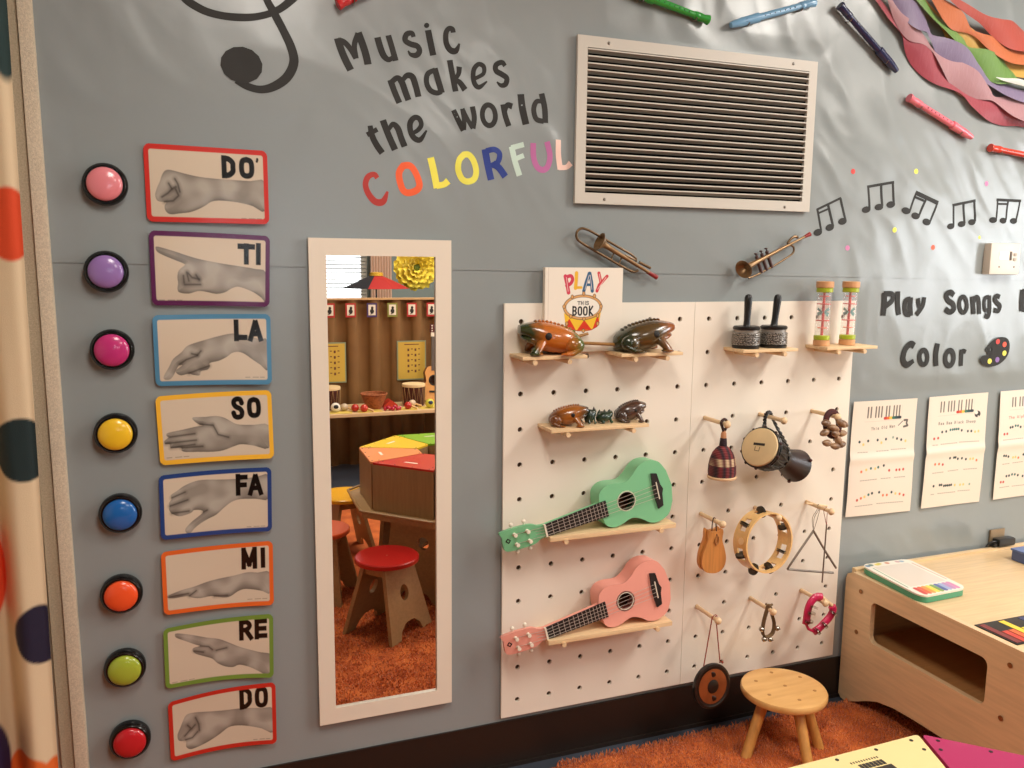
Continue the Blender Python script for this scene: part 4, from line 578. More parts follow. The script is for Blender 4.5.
# ------------------------------------------------------------------ mirror (hung on the wall, real mirror glass)
t = thing('wall_mirror', 'tall white framed mirror hanging beside the hand sign cards', 'mirror', (-.337, -.02, .23))
mx0, mx1, mz0, mz1 = -.5258, -.158, .2436, 1.5361; fw_ = .043
wm = mat('white_frame', '#e8dccb', rough=.35)
f = MB(); f.plate([(mx0, mz0), (mx1, mz0), (mx1, mz1), (mx0, mz1)], [[(mx0+fw_, mz0+fw_), (mx1-fw_, mz0+fw_), (mx1-fw_, mz1-fw_), (mx0+fw_, mz1-fw_)]], -.0125, -.0245)
f.build('frame', wm, t, smooth=False)
MB().box(mx0+.01, mx1-.01, -.0135, -.0125, mz0+.01, mz1-.01).build('backing', mat('mdf_back', '#6b5a48', rough=.8), t)
mm = mat('mirror_glass', '#f6f1ea', rough=0.0, metal=1)
MB().box(mx0+.02, mx1-.02, -.0175, -.0135, mz0+.02, mz1-.02).build('mirror_glass', mm, t, smooth=False)

# ------------------------------------------------------------------ air vent
t = thing('air_vent', 'large white louvred air vent grille high on the wall', 'vent', (.608, -.02, 1.646))
vx0, vx1, vz0, vz1 = .1957, .9905, 1.6441, 2.0871; vf = .030
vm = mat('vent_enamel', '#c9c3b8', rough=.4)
MB().plate([(vx0, vz0), (vx1, vz0), (vx1, vz1), (vx0, vz1)], [[(vx0+vf, vz0+vf), (vx1-vf, vz0+vf), (vx1-vf, vz1-vf), (vx0+vf, vz1-vf)]], -.014, -.024).build('frame', vm, t, smooth=False)
MB().box(vx0+vf-.005, vx1-vf+.005, -.0135, -.0125, vz0+vf-.005, vz1-vf+.005).build('duct_shade_sheet', mat('duct_shade_black', '#040404', rough=1, spec=0), t)  # flat black sheet painted as the shade between the louvres
nl_ = 21; pitch = (vz1-vz0-2*vf)/nl_
for k in range(nl_):
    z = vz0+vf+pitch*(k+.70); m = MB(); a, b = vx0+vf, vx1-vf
    # blade slanting back from its lip; shade of its underside painted in as grey
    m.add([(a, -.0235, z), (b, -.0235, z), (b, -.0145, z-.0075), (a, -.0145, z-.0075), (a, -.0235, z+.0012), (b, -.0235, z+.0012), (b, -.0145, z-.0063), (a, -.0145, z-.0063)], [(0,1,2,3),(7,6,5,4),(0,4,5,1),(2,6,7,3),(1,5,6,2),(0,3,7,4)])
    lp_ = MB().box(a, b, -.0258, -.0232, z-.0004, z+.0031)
    lo = m.build('louvre', mat('vent_blade_shaded', '#857f74', rough=.5), t, smooth=False)
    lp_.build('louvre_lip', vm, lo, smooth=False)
for x, z in ((.288, 2.073), (.901, 2.074), (.286, 1.657), (.897, 1.656)):
    MB().ball((x, -.0245, z), (.0045, .0022, .0045), 10).build('screw', mat('steel', '#8a857c', rough=.35, metal=1), t)

# thermostat
t = thing('thermostat', 'small white thermostat box above the word Songs', 'thermostat', (1.815, -.03, 1.455))
MB().box(1.747, 1.886, -.040, -.010, 1.457, 1.563, b=.006).build('case', mat('thermostat_plastic', '#ddd3c6', rough=.4), t)
MB().box(1.786, 1.829, -.0415, -.039, 1.508, 1.533).build('display', mat('lcd', '#eef0ea', rough=.2), t, smooth=False)
m = MB(); m.box(1.836, 1.843, -.043, -.039, 1.505, 1.535, b=.001); m.build('slider_slot', mat('slot_grey', '#6b6258', rough=.6), t)
for z in (1.525, 1.509): MB().box(1.853, 1.866, -.043, -.039, z-.005, z+.005, b=.002).build('button', mat('button_grey', '#b5aa9c', rough=.5), t)
for x in (1.79, 1.86): MB().ball((x, -.0395, 1.483), (.0035, .002, .0035), 8).build('rivet', mat('slot_grey', ''), t)

# ------------------------------------------------------------------ song sheets
sheet_m = vcol('sheet_paper', rough=.45, spec=.4)
SL = [('white song sheet titled This Old Man, nearest the pegboard', '#57504c'), ('white song sheet titled Baa Baa Black Sheep, in the middle', '#57504c'), ('white song sheet with red title, cut by the right photo edge', '#d0564c')]
for si, (quad, dots, segs, kb, title, pic) in enumerate(SHEETS):
    w, h = 1.0, 1.42; cv = Canvas(w, h, 260, 370, '#e9dccd'); f = lambda a, b: (a/1000*w, b/1000*h)
    x0, y0 = f(kb[0], kb[1]); x1, y1 = f(kb[2], kb[3]); kw = (x1-x0)
    cv.line([(x0-.02, y1), (x1+.02, y1)], .004, '#a89e92', op=.5); cv.line([(x1+.02, y0), (x1+.02, y1)], .003, '#b5aa9c', op=.5)
    for gk in (0, 1, 2.6, 3.6, 4.6, 6.2, 7.2, 8.8, 9.8, 10.8): cv.line([(x0+kw*(gk+.5)/11.8, y0+.01), (x0+kw*(gk+.5)/11.8, y0+(y1-y0)*.72)], .021, '#2b2826', op=.85)
    for i, c in enumerate(['#c23a34', '#e0672c', '#ecc04a', '#2e6a56', '#264a4a', '#20303a']):
        cx = x0+kw*(.56+i*.082); cv.line([(cx-.014, y1-.030), (cx+.016, y1-.030)], .036, c)
    tt, a, b, c, d = title; X0_, Y0_ = f(a, b); X1_, Y1_ = f(c, d)
    text_line(cv, tt, X0_, Y0_-.02, X1_, Y1_-.02, .034, .006, SL[si][1])
    px_, pz_ = f(*pic)
    if si == 0:
        cv.line([(px_-.11, pz_+.02), (px_-.045, pz_-.03)], .012, '#6b6560'); cv.line([(px_-.02, pz_-.04), (px_+.03, pz_-.04), (px_+.02, pz_), (px_+.04, pz_+.03), (px_-.02, pz_+.04)], .026, '#5a5450')
    elif si == 1: cv.ell(px_, pz_, .05, .042, '#3a3634'); cv.ell(px_-.02, pz_-.018, .026, .022, '#ece4da'); cv.ell(px_+.015, pz_+.03, .012, .01, '#e0d8ce')
    for c, a, b in dots: x, y = f(a, b); cv.ell(x, y, .0165, .017, c, soft=1.6)
    for a, b, c, d in segs:
        (x0_, y0_), (x1_, y1_) = f(a, b), f(c, d); n = max(2, int((x1_-x0_)/.035))
        for k in range(n): cv.line([(x0_+(x1_-x0_)*k/n, y0_+(y1_-y0_)*k/n), (x0_+(x1_-x0_)*(k+.68)/n, y0_+(y1_-y0_)*(k+.68)/n)], .010, '#8f857b', op=.75)
    Q = np.array(quad)
    def pos(U, V, Q=Q, si=si):
        x = (1-U)*(1-V)*Q[0, 0]+U*(1-V)*Q[1, 0]+U*V*Q[2, 0]+(1-U)*V*Q[3, 0]
        z = (1-U)*(1-V)*Q[0, 1]+U*(1-V)*Q[1, 1]+U*V*Q[2, 1]+(1-U)*V*Q[3, 1]
        y = -.0145-.0035*np.exp(-((V-.5)/.04)**2)+.002*np.sin(V*6+si)-.002*np.sin(U*5+si)
        return np.stack([x, y, z], -1)
    tag(cv.mesh('song_sheet', pos, sheet_m, thick=.0004), SL[si][0], 'song sheet', 'colour coded song sheets')

# ------------------------------------------------------------------ pegboards, shelves, pegs
G = .10075; BX0, BZ0 = -.0066, .161
hx = lambda i: BX0+(i+.5)*G
hz = lambda r: BZ0+(11.5-r)*G
board_m = mat('white_board', '#ece3d5', rough=.42, bump=.03, bscale=30)
hole_shade = mat('hole_shade_brown', '#4a3626', rough=.9)
for bi, lb in enumerate(['left white pegboard holding the two ukuleles and the frogs', 'right white pegboard with the hanging percussion instruments']):
    x0 = BX0+bi*6*G+.0006; x1 = BX0+(bi+1)*6*G-.0006; z0, z1 = BZ0, BZ0+12*G
    t = thing('pegboard', lb, 'pegboard', ((x0+x1)/2, -.012, z0), 'pair of pegboards')
    MB().plate([(x0, z0), (x1, z0), (x1, z1), (x0, z1)], [circ(hx(i), hz(r), .0074, 14) for i in range(bi*6, bi*6+6) for r in range(12)], -.018, -.0100).build('panel', board_m, t, smooth=False)
    MB().box(x0+.004, x1-.004, -.0098, -.0085, z0+.004, z1-.004).build('backing', hole_shade, t)  # added sheet; its dark brown stands in for shade inside the holes
pine = wood('pine', '#e4c498', var=.10, rough=.5, ax=0)
pineY = wood('pine_dowel', '#dfbf96', var=.10, rough=.45, ax=1)
FY = -.018
def shelf(x0, x1, row, cols, lb, depth=.100, th=.009):
    top = hz(row)+.0145
    t = thing('peg_shelf', lb, 'shelf', ((x0+x1)/2, FY-.05, top-th), 'little pine shelves on the pegboards')
    MB().box(x0, x1, FY-depth, FY-.0004, top-th, top, b=.0012).build('board', pine, t)
    for c in cols:
        MB().tube([(hx(c), FY+.0075, hz(row)-.0015), (hx(c), FY-depth-.006, hz(row)-.0015)], .0068, 14).build('dowel', pineY, t)
    return top
S1 = shelf(.010, .199, 1, (0, 1), 'small pine shelf under the left wooden frog')
shelf(.303, .500, 1, (3, 4), 'small pine shelf under the right wooden frog')
S3 = shelf(.096, .397, 3, (1, 3), 'medium pine shelf holding the small animal figures')
shelf(.704, .901, 1, (7, 8), 'small pine shelf under the two bead shakers')
shelf(1.010, 1.206, 1, (10, 11), 'small pine shelf under the two rain shaker tubes')
U1 = shelf(.098, .498, 6, (1, 4), 'wide pine shelf under the green ukulele', th=.013)
U2 = shelf(.098, .498, 9, (1, 4), 'wide pine shelf under the pink ukulele', th=.013)
def peg(col, row, lb, ln=.112):
    t = thing('hanging_peg', lb, 'peg', (hx(col), FY, hz(row)), 'wooden pegs for hanging instruments')
    x, z = hx(col), hz(row)
    MB().tube([(x, FY+.0075, z), (x, FY-ln, z)], .0065, 14).build('dowel', pineY, t)
    MB().ball((x, FY-ln-.004, z), (.0112, .0095, .0112), 16).build('knob', pineY, t)
for c, r_, l in ((6, 3, 'wooden peg holding the woven basket shaker'), (8, 3, 'wooden peg holding the small hand drum'), (10, 3, 'wooden peg holding the seed pod rattle'),
    (6, 6, 'wooden peg holding the wooden castanet'), (8, 6, 'wooden peg inside the ring of the tambourine'), (10, 6, 'wooden peg holding the steel triangle'),
    (6, 9, 'wooden peg holding the round black gong'), (8, 9, 'wooden peg holding the strap of bells'), (10, 9, 'wooden peg holding the pink jingle ring')): peg(c, r_, l)

# ------------------------------------------------------------------ ukuleles
def ukulele(lb, col, colname, head_mid, zshelf, dx=0):
    body_m = mat('uke_'+colname, col, rough=.42, spec=.4); black = mat('fingerboard', '#1a1514', rough=.5); ivory = mat('ivory_plastic', '#e9dfcc', rough=.3); silver = mat('string_silver', '#d8d4cc', rough=.3, metal=.6)
    a = R(13.6); es = Vector((math.cos(a), 0, math.sin(a))); et = Vector((-math.sin(a), .06, math.cos(a))).normalized(); en = es.cross(et).normalized()
    if en.y > 0: en = -en
    O = Vector((.090+dx, -.100, 0))
    half = [(.172, .0), (.173, .022), (.180, .048), (.200, .0615), (.225, .062), (.262, .0545), (.290, .066), (.315, .086), (.345, .093), (.380, .081), (.400, .048), (.408, 0)]
    prof = smooth_path(half[1:-1], 5); loop = [(.172, 0)]+prof+[(.4085, 0)]+[(s, -t) for s, t in reversed(prof)]
    zlow = min((O+es*s+et*t-en*d).z for s, t in loop for d in (0, .058)); O.z = zshelf+.0006-zlow
    M = Matrix((( es.x, -en.x, et.x, O.x), (es.y, -en.y, et.y, O.y), (es.z, -en.z, et.z, O.z), (0, 0, 0, 1)))
    # local: x along strings (head negative), y into the wall, z across
    base = O+es*.3; t = thing('ukulele', lb, 'ukulele', (base.x, base.y+.03, zshelf), 'ukuleles on the pegboard')
    hole = circ(.2566, .0, .0245, 28)
    MB().plate(loop, [hole], 0, .003).xf(M).build('soundboard', body_m, t)
    n = len(loop); sd = MB(); vs = []; 
    for k, y in enumerate((.0005, .02, .04, .058)):
        vs += [M.inverted() @ (M @ Vector((s, y, z))) for s, z in loop]
    sd.add(vs, [(k*n+i, k*n+(i+1) % n, (k+1)*n+(i+1) % n, (k+1)*n+i) for k in range(3) for i in range(n)]); sd.add([Vector((s, .058, z)) for s, z in loop], [tuple(range(n))])
    parts = []
    parts.append(('body_side', sd, body_m))
    parts.append(('inner_wood', MB().prism(circ(.2566, 0, .040, 20), .050, .053), mat('uke_inside', '#5a3520', rough=.8)))
    ro = MB()
    for r0, r1 in ((.0268, .0282), (.0295, .0302)): ro.plate(circ(.2566, 0, r1, 32), [circ(.2566, 0, r0, 32)], -.0006, .0005)
    parts.append(('rosette', ro, black if colname == 'pink' else ivory))
    rg = MB(); rg.plate(circ(.2566, 0, .0265, 32), [circ(.2566, 0, .0243, 32)], -.0005, .001); parts.append(('soundhole_rim', rg, ivory if colname == 'pink' else black))
    parts.append(('fingerboard', MB().prism([(0, -.0175), (.192, -.0235), (.192, .0235), (0, .0175)], -.0045, .0005), black))
    fr = MB()
    for k in range(1, 15):
        s = .345*(1-2**(-k/12)); 
        if s < .19: w = .0175+.006*s/.192; fr.box(s-.0006, s+.0006, -.0056, -.004, -w, w)
    parts.append(('frets', fr, silver))
    nk = MB().loft([((s, .0128, 0), (0, 0, .0165+.005*s/.17), (0, .0130, 0)) for s in np.linspace(-.004, .178, 8)], 16); parts.append(('neck', nk, body_m))
    parts.append(('nut', MB().box(-.0045, .0005, -.0068, .003, -.0182, .0182), ivory))
    th = math.tan(R(11)); H = Matrix(((1, 0, 0, 0), (-th, 1, 0, 0), (0, 0, 1, 0), (0, 0, 0, 1)))
    hp = [(-.003, -.018), (-.020, -.020), (-.038, -.029), (-.075, -.0315), (-.118, -.0285), (-.124, -.010), (-.122, .012), (-.124, .028), (-.075, .0315), (-.038, .029), (-.020, .020), (-.003, .018)]
    hd = MB().prism(smooth_path(hp, 3), -.002, .010).xf(H); parts.append(('headstock', hd, body_m))
    lg = MB().plate([(-.116, 0), (-.108, .008), (-.100, 0), (-.108, -.008)], [[(-.112, 0), (-.108, .004), (-.104, 0), (-.108, -.004)]], -.0026, -.002).xf(H); parts.append(('head_emblem', lg, black))
    bm = [(.345, .012), (.349, .054), (.366, .049), (.370, .014), (.376, 0), (.370, -.014), (.366, -.049), (.349, -.054), (.345, -.012)]
    parts.append(('bridge', MB().prism(bm, -.006, 0), black)); parts.append(('saddle', MB().box(.3555, .3585, -.0085, -.005, -.026, .026), ivory))
    for name, mb, m in parts: mb.xf(M).build(name, m, t)
    for k, z in enumerate((-.0125, -.0042, .0042, .0125)):
        MB().tube([(-.06-.03*(k in (0, 3)), .002+th*.07, z*1.1), (0, -.0072, z), (.357, -.0092, z*1.5)], .0006, 5).xf(M).build('string', silver, t)
    for sx in (-.052, -.088):
        for zz in (-.0145, .0145):
            MB().lathe([(.0042, 0), (.0052, .002), (.0035, .004), (.0035, .013), (.0055, .014), (.0055, .0165), (.001, .017)], Matrix.Translation((sx, .0-th*sx-.001, zz)) @ Matrix.Rotation(R(90), 4, 'X'), 12).xf(M).build('tuning_post', ivory, t)
            sg = 1 if zz > 0 else -1
            MB().tube([(sx, .007-th*sx, sg*.024), (sx, .007-th*sx, sg*.034)], .002, 8).ball((sx, .007-th*sx, sg*.040), (.0065, .004, .0065), 12).xf(M).build('tuning_knob', ivory, t)
ukulele('mint green ukulele lying on the upper wide shelf', '#7cc090', 'green', None, U1, dx=.002)
ukulele('salmon pink ukulele lying on the lower wide shelf', '#eda292', 'pink', None, U2, dx=.009)

# ------------------------------------------------------------------ wooden frogs
frogm = mat('frog_glaze', '#a9581c', rough=.22, coat=.7, col2='#3b3a1c', vscale=11)
def frog_glaze(name, c1, c2, c3, x0, x1):
    if name in _M: return _M[name]
    m = mat(name, c1, rough=.25, coat=.6); nt = m.node_tree; b = nt.nodes['Principled BSDF']
    tc = nt.nodes.new('ShaderNodeTexCoord'); sx = nt.nodes.new('ShaderNodeSeparateXYZ'); nz = nt.nodes.new('ShaderNodeTexNoise'); nz.inputs['Scale'].default_value = 28
    nt.links.new(tc.outputs['Object'], sx.inputs[0]); nt.links.new(tc.outputs['Object'], nz.inputs['Vector'])
    mr = nt.nodes.new('ShaderNodeMapRange'); mr.inputs['From Min'].default_value = x0; mr.inputs['From Max'].default_value = x1
    nt.links.new(sx.outputs['X'], mr.inputs['Value'])
    ad = nt.nodes.new('ShaderNodeMath'); ad.operation = 'MULTIPLY_ADD'; ad.inputs[1].default_value = .35; nt.links.new(nz.outputs['Fac'], ad.inputs[0])
    sb = nt.nodes.new('ShaderNodeMath'); sb.operation = 'SUBTRACT'; sb.inputs[1].default_value = .175; nt.links.new(mr.outputs[0], sb.inputs[0]); nt.links.new(sb.outputs[0], ad.inputs[2])
    rp = nt.nodes.new('ShaderNodeValToRGB'); e = rp.color_ramp.elements; e[0].position = .12; e[0].color = (*lin(c2), 1); e[1].position = .88; e[1].color = (*lin(c3), 1)
    q = e.new(.3); q.color = (*lin(c1), 1); q = e.new(.66); q.color = (*lin(c1), 1)
    nt.links.new(ad.outputs[0], rp.inputs[0]); nt.links.new(rp.outputs[0], b.inputs['Base Color']); return m
holem = mat('frog_hole', '#0c0705', rough=.6)
rasp = mat('rasp_wood', '#9c7038', rough=.5, var=.15, vscale=30)
def frog(lb, x0, y, z0, L, Hh, face, gm, cat='frog', group=None, stick=True, nm='wooden_frog', yaw=0):
    """face -1: head to the left. local u from rear (0) to snout (1)."""
    cx = x0+L/2; t = thing(nm, lb, cat, (cx, y, z0), group)
    Wd = L*.30
    X = lambda u: (u-.5)*L*(1 if face > 0 else -1)
    Rt = Matrix.Translation((cx, y, z0)) @ Matrix.Rotation(R(yaw), 4, 'Z')
    P = lambda u, yy, zz: Vector((X(u), yy*Wd, zz*Hh))
    # body and upper jaw
    secs = [(0, .28, .04, .05), (.03, .30, .36, .20), (.10, .34, .66, .30), (.22, .41, .92, .38), (.38, .46, 1.0, .43), (.54, .51, 1.0, .46), (.66, .56, .93, .44), (.77, .65, .82, .34), (.87, .72, .66, .235), (.95, .755, .50, .165), (.99, .76, .38, .13), (1.0, .76, .15, .05)]
    body = MB().loft([(P(u, 0, z), (0, wy*Wd, 0), (0, 0, hz_*Hh)) for u, z, wy, hz_ in secs], 26, pw=2.3).xf(Rt); bo = body.build('body', gm, t)
    # lower jaw, parted from the upper one by the mouth
    jaw = MB().loft([(P(u, 0, z), (0, wy*Wd, 0), (0, 0, h*Hh)) for u, z, wy, h in [(.48, .34, .6, .20), (.64, .37, .74, .21), (.78, .43, .68, .15), (.88, .48, .54, .10), (.945, .52, .34, .06), (.97, .54, .14, .03)]], 20, pw=2.2).xf(Rt); jaw.build('lower_jaw', gm, t)
    # scalloped ridge that is rasped with the stick
    r = MB(); n = 11
    for k in range(n):
        u = .14+.60*k/(n-1); z = [.69, .76, .82, .86, .895, .925, .955, .98, .995, 1.0, .995][k]
        r.ball(P(u, 0, z), (L*.026, Wd*.22, Hh*.05), 10)
    r.xf(Rt).build('ridge', gm, t)
    for sgn in (-1, 1):
        hd_ = MB().ball(P(.60, sgn*.93, .58), (L*.056, Wd*.09, L*.056), 18).xf(Rt); hd_.build('eye_hole', holem, t)
        e = MB().tube([P(.66, sgn*.60, .45), P(.74, sgn*.88, .27), P(.82, sgn*1.0, .07)], [(L*.075, L*.08), (L*.065, L*.075), (L*.055, L*.075)], 14)
        e.ball(P(.79, sgn*1.0, .065), (L*.105, Wd*.26, Hh*.065), 12).xf(Rt).build('front_leg', gm, t)
        e = MB().ball(P(.19, sgn*.82, .30), (L*.155, Wd*.36, Hh*.26), 16).tube([P(.10, sgn*.95, .22), P(.24, sgn*1.1, .07), P(.34, sgn*1.12, .06)], [L*.05, L*.045, L*.035], 10)
        e.ball(P(.34, sgn*1.1, .05), (L*.09, Wd*.2, Hh*.05), 12).xf(Rt).build('hind_leg', gm, t)
    return t
gA = frog_glaze('glaze_orange_frog', '#b5621f', '#2f3a16', '#4f5a20', -.085, .085)
gB = frog_glaze('glaze_dark_frog', '#4f3a1a', '#222c16', '#8c4a1c', -.085, .085)
frog('glazed orange brown wooden frog facing left on the leftmost shelf', .020, -.068, S1+.0003, .180, .090, -1, gA, yaw=-8, group='large wooden frogs')
frog('dark brown and green wooden frog facing right, beside the book', .308, -.066, S1+.0003, .180, .090, 1, gB, yaw=-6, group='large wooden frogs')
tag(MB().tube([(.180, -.055, 1.2745), (.2335, -.045, 1.285)], .0042, 10).build('rasp_stick', rasp), 'short wooden rasp stick poking out behind the orange frog', 'stick', 'rasp sticks of the wooden frogs')
tag(MB().tube([(.202, -.050, 1.2605), (.322, -.060, 1.2535)], .0046, 10).build('rasp_stick', rasp), 'long wooden rasp stick stuck in the rear of the dark frog', 'stick', 'rasp sticks of the wooden frogs')
gC = frog_glaze('glaze_small_tan', '#9a5a20', '#6b3a14', '#3a2a16', -.05, .05)
gD = frog_glaze('glaze_small_grey', '#4a342a', '#3a2c26', '#55402f', -.05, .05)
frog('small tan wooden frog at the left end of the middle shelf', .112, -.068, S3+.0003, .112, .058, 1, gC, yaw=-22, group='small wooden frogs', stick=False)
frog('small dark grey brown wooden frog at the right end of the middle shelf', .318, -.066, S3+.0003, .090, .060, 1, gD, yaw=-12, group='small wooden frogs', stick=False)
dg = mat('dark_green_glaze', '#12261c', rough=.35, coat=.2, col2='#203a1c', vscale=40)
def critter(lb, cx, y, z, L, H, spikes):
    t = thing('animal_figurine', lb, 'figurine', (cx, y, z), 'tiny dark green figurines')
    b = MB().loft([((cx+(u-.5)*L, y, z+zc*H), (0, w*L*.42, 0), (0, 0, h*H*1.2)) for u, zc, w, h in [(0, .35, .1, .06), (.1, .38, .6, .22), (.35, .45, .95, .33), (.6, .45, .9, .30), (.75, .5, .6, .24), (.9, .62, .5, .2), (1, .64, .15, .08)]], 16); b.build('body', dg, t)
    m = MB()
    for k in range(spikes):
        u = .2+.6*k/max(1, spikes-1); m.lathe([(L*.16, 0), (L*.09, H*.16), (.0008, H*.30)], Matrix.Translation((cx+(u-.5)*L, y, z+H*.66)), 8)
    m.build('back_spikes', mat('green_spike', '#1b3a1c', rough=.4, coat=.1, col2='#2b1a12', vscale=60), t)
    for u in (.25, .75):
        for s in (-1, 1): MB().tube([(cx+(u-.5)*L, y+s*L*.2, z+H*.4), (cx+(u-.5)*L+L*.04, y+s*L*.3, z+.004)], [L*.08, L*.07], 8).ball((cx+(u-.5)*L+L*.06, y+s*L*.3, z+.0045), (L*.1, L*.07, .0042), 8).build('foot', dg, t)
critter('tiny dark green figurine with rounded back, just right of the tan frog', .2365, -.066, S3+.0003, .036, .050, 2)
critter('tiny spiky dark green figurine left of the grey brown frog', .281, -.066, S3+.0003, .052, .040, 3)

# ------------------------------------------------------------------ book standing behind the frogs
bx0, bx1, bz0, bz1 = .107, .345, S1+.0004, 1.4685
t = thing('picture_book', 'white picture book titled PLAY THIS BOOK behind the frogs', 'book', ((bx0+bx1)/2, -.026, bz0))
cv = Canvas(.238, .2350, 360, 350, '#efe6d8')
u = lambda x, y: ((x-297)/386*.225+.011, (y-140)/435*.2350)
def S(pts, w, c, sm=False): cv.line([u(*q) for q in (smooth_path(pts, 5) if sm else pts)], w/386*.225, c)
cv.line([(.009, 0), (.009, .235)], .0012, '#cdbfaf', soft=2)
S([(380,185),(390,225),(398,268)], 19, '#cf4058'); S([(383,190),(408,183),(418,200),(408,222),(388,232)], 17, '#cf4058', True)
S([(438,168),(437,205),(434,245)], 18, '#edb93a'); S([(434,243),(464,242)], 13, '#edb93a')
S([(505,170),(490,215),(478,260)], 17, '#2f5f86'); S([(508,170),(518,215),(523,260)], 17, '#2f5f86'); S([(490,228),(522,228)], 13, '#2f5f86')
S([(556,168),(563,195),(568,216)], 16, '#d0404a'); S([(600,184),(575,212),(560,228),(548,260)], 16, '#d0404a')
for (a, b), (c, d) in (((385,190),(396,262)), ((505,178),(484,252)), ((510,178),(521,252)), ((558,172),(566,210)), ((596,188),(551,252))): S([(a, b), (c, d)], 2.5, '#f1ddd4')
# drum body
cv.poly([u(*q) for q in [(376,372),(384,432),(400,452),(440,464),(480,468),(522,462),(552,446),(564,425),(572,365),(540,395),(480,408),(420,398)]], '#f3c338')
for tri in ([(405,402),(385,432),(402,452),(440,462)], [(483,410),(446,463),(524,461)], [(556,380),(528,460),(552,446),(564,425)]): cv.poly([u(*q) for q in tri], '#d93a24')
S([(384,432),(400,452),(440,464),(480,468),(522,462),(552,446),(564,425)], 4, '#b02c22')
cx_, cy_ = u(475, 344); cv.ell(cx_, cy_, 104/386*.225, 66/435*.235, '#5b4334'); cv.ell(cx_, cy_, 101/386*.225, 63/435*.235, '#d9a469'); cv.ell(cx_, cy_, 90/386*.225, 53/435*.235, '#5b4334'); cv.ell(cx_, cy_, 88/386*.225, 51/435*.235, '#f1ebe0')
for kx, ky in ((418,290),(478,273),(535,286),(572,340),(555,388),(482,404),(412,390),(376,340),(392,428),(480,466),(556,430)):
    a, b = u(kx, ky); cv.ell(a, b, .0050, .0062, '#6b4a30'); cv.ell(a, b, .0034, .0046, '#d9a469')
for ch, a in (('T', 447), ('H', 464), ('I', 482), ('S', 492)):
    x0, y0 = u(a, 313); x1, y1 = u(a+(10 if ch == 'I' else 14), 331); glyph(cv, ch, x0, y0, x1, y1, .0022, '#1c1a1a')
for ch, a, b in (('B', 418, 444), ('O', 447, 471), ('O', 475, 500), ('K', 505, 530)):
    x0, y0 = u(a, 340); x1, y1 = u(b, 386); glyph(cv, ch, x0+.001, y0, x1, y1, .0046, '#1a1818')
cv.mesh('front_cover', lambda U, V: np.stack([bx0+(bx1-bx0)*U, -.0345+0*U, bz1-(bz1-bz0)*V], -1), vcol('cover_print', rough=.3, coat=.2), parent=t, thick=.002)
MB().box(bx0+.003, bx1-.004, -.0322, -.0215, bz0+.003, bz1-.003).build('pages', mat('page_edges', '#e9dfcc', rough=.8), t)
MB().box(bx0, bx1, -.0212, -.0192, bz0, bz1).box(bx0-.0012, bx0+.0008, -.0340, -.0192, bz0, bz1).build('back_cover', mat('cover_white', '#ece2d3', rough=.35), t)

# ------------------------------------------------------------------ bead shakers (cabasas)
def beadmat():
    m = mat('steel_beads', '#b9b0a6', rough=.35, metal=.6); nt = m.node_tree; b = nt.nodes['Principled BSDF']
    tc = nt.nodes.new('ShaderNodeTexCoord'); ck = nt.nodes.new('ShaderNodeTexVoronoi'); ck.inputs['Scale'].default_value = 260
    nt.links.new(tc.outputs['Object'], ck.inputs['Vector'])
    rp = nt.nodes.new('ShaderNodeValToRGB'); rp.color_ramp.elements[0].color = (*lin('#e6ddd3'), 1); rp.color_ramp.elements[1].color = (*lin('#4a4541'), 1); rp.color_ramp.elements[1].position = .75
    nt.links.new(ck.outputs['Distance'], rp.inputs[0]); nt.links.new(rp.outputs[0], b.inputs['Base Color'])
    bp = nt.nodes.new('ShaderNodeBump'); bp.inputs['Strength'].default_value = .5; bp.inputs['Distance'].default_value = .001; bp.invert = True
    nt.links.new(ck.outputs['Distance'], bp.inputs['Height']); nt.links.new(bp.outputs[0], b.inputs['Normal']); return m
bk = mat('black_plastic', '#171616', rough=.35); bead = beadmat(); steel = mat('steel', '#8a857c', rough=.35, metal=1)
CZ = S1+.0004
def cabasa(lb, x, y, tilt, tilty=0):
    t = thing('bead_shaker', lb, 'shaker', (x, y, CZ), 'black handled bead shakers'); M = Matrix.Translation((x, y, CZ))
    MB().lathe([(.030, 0), (.040, .0005), (.041, .008), (.036, .009), (.036, .010)], M, 32).build('base_disc', bk, t)
    MB().lathe([(.036, .009), (.0365, .055)], M, 32).build('drum_core', mat('core_grey', '#9a928a', rough=.4, metal=.4), t)
    b = MB()
    for k in range(6): b.tube([(x+.0385*math.cos(a), y+.0385*math.sin(a), CZ+.013+.006*k) for a in np.linspace(0, 2*math.pi, 33)[:-1]], .0033, 6, closed=True)
    b.build('bead_chains', bead, t)
    MB().lathe([(.030, .055), (.0395, .0560), (.0405, .062), (.036, .066), (.012, .065), (.0105, .070)], M, 32).build('top_disc', bk, t)
    Mh = M @ Matrix.Translation((0, 0, .064)) @ Matrix.Rotation(R(tilt), 4, 'Y')
    MB().lathe([(.0125, -.004), (.0105, .006), (.0095, .02), (.0105, .05), (.0115, .075), (.0115, .086), (.009, .093), (.004, .096), (.0005, .0965)], Mh, 20).build('handle', bk, t)
cabasa('bead shaker with upright black handle, left of the pair', .748, -.068, 1.0)
cabasa('bead shaker with slightly leaning black handle, right of the pair', .8465, -.068, 6.0)

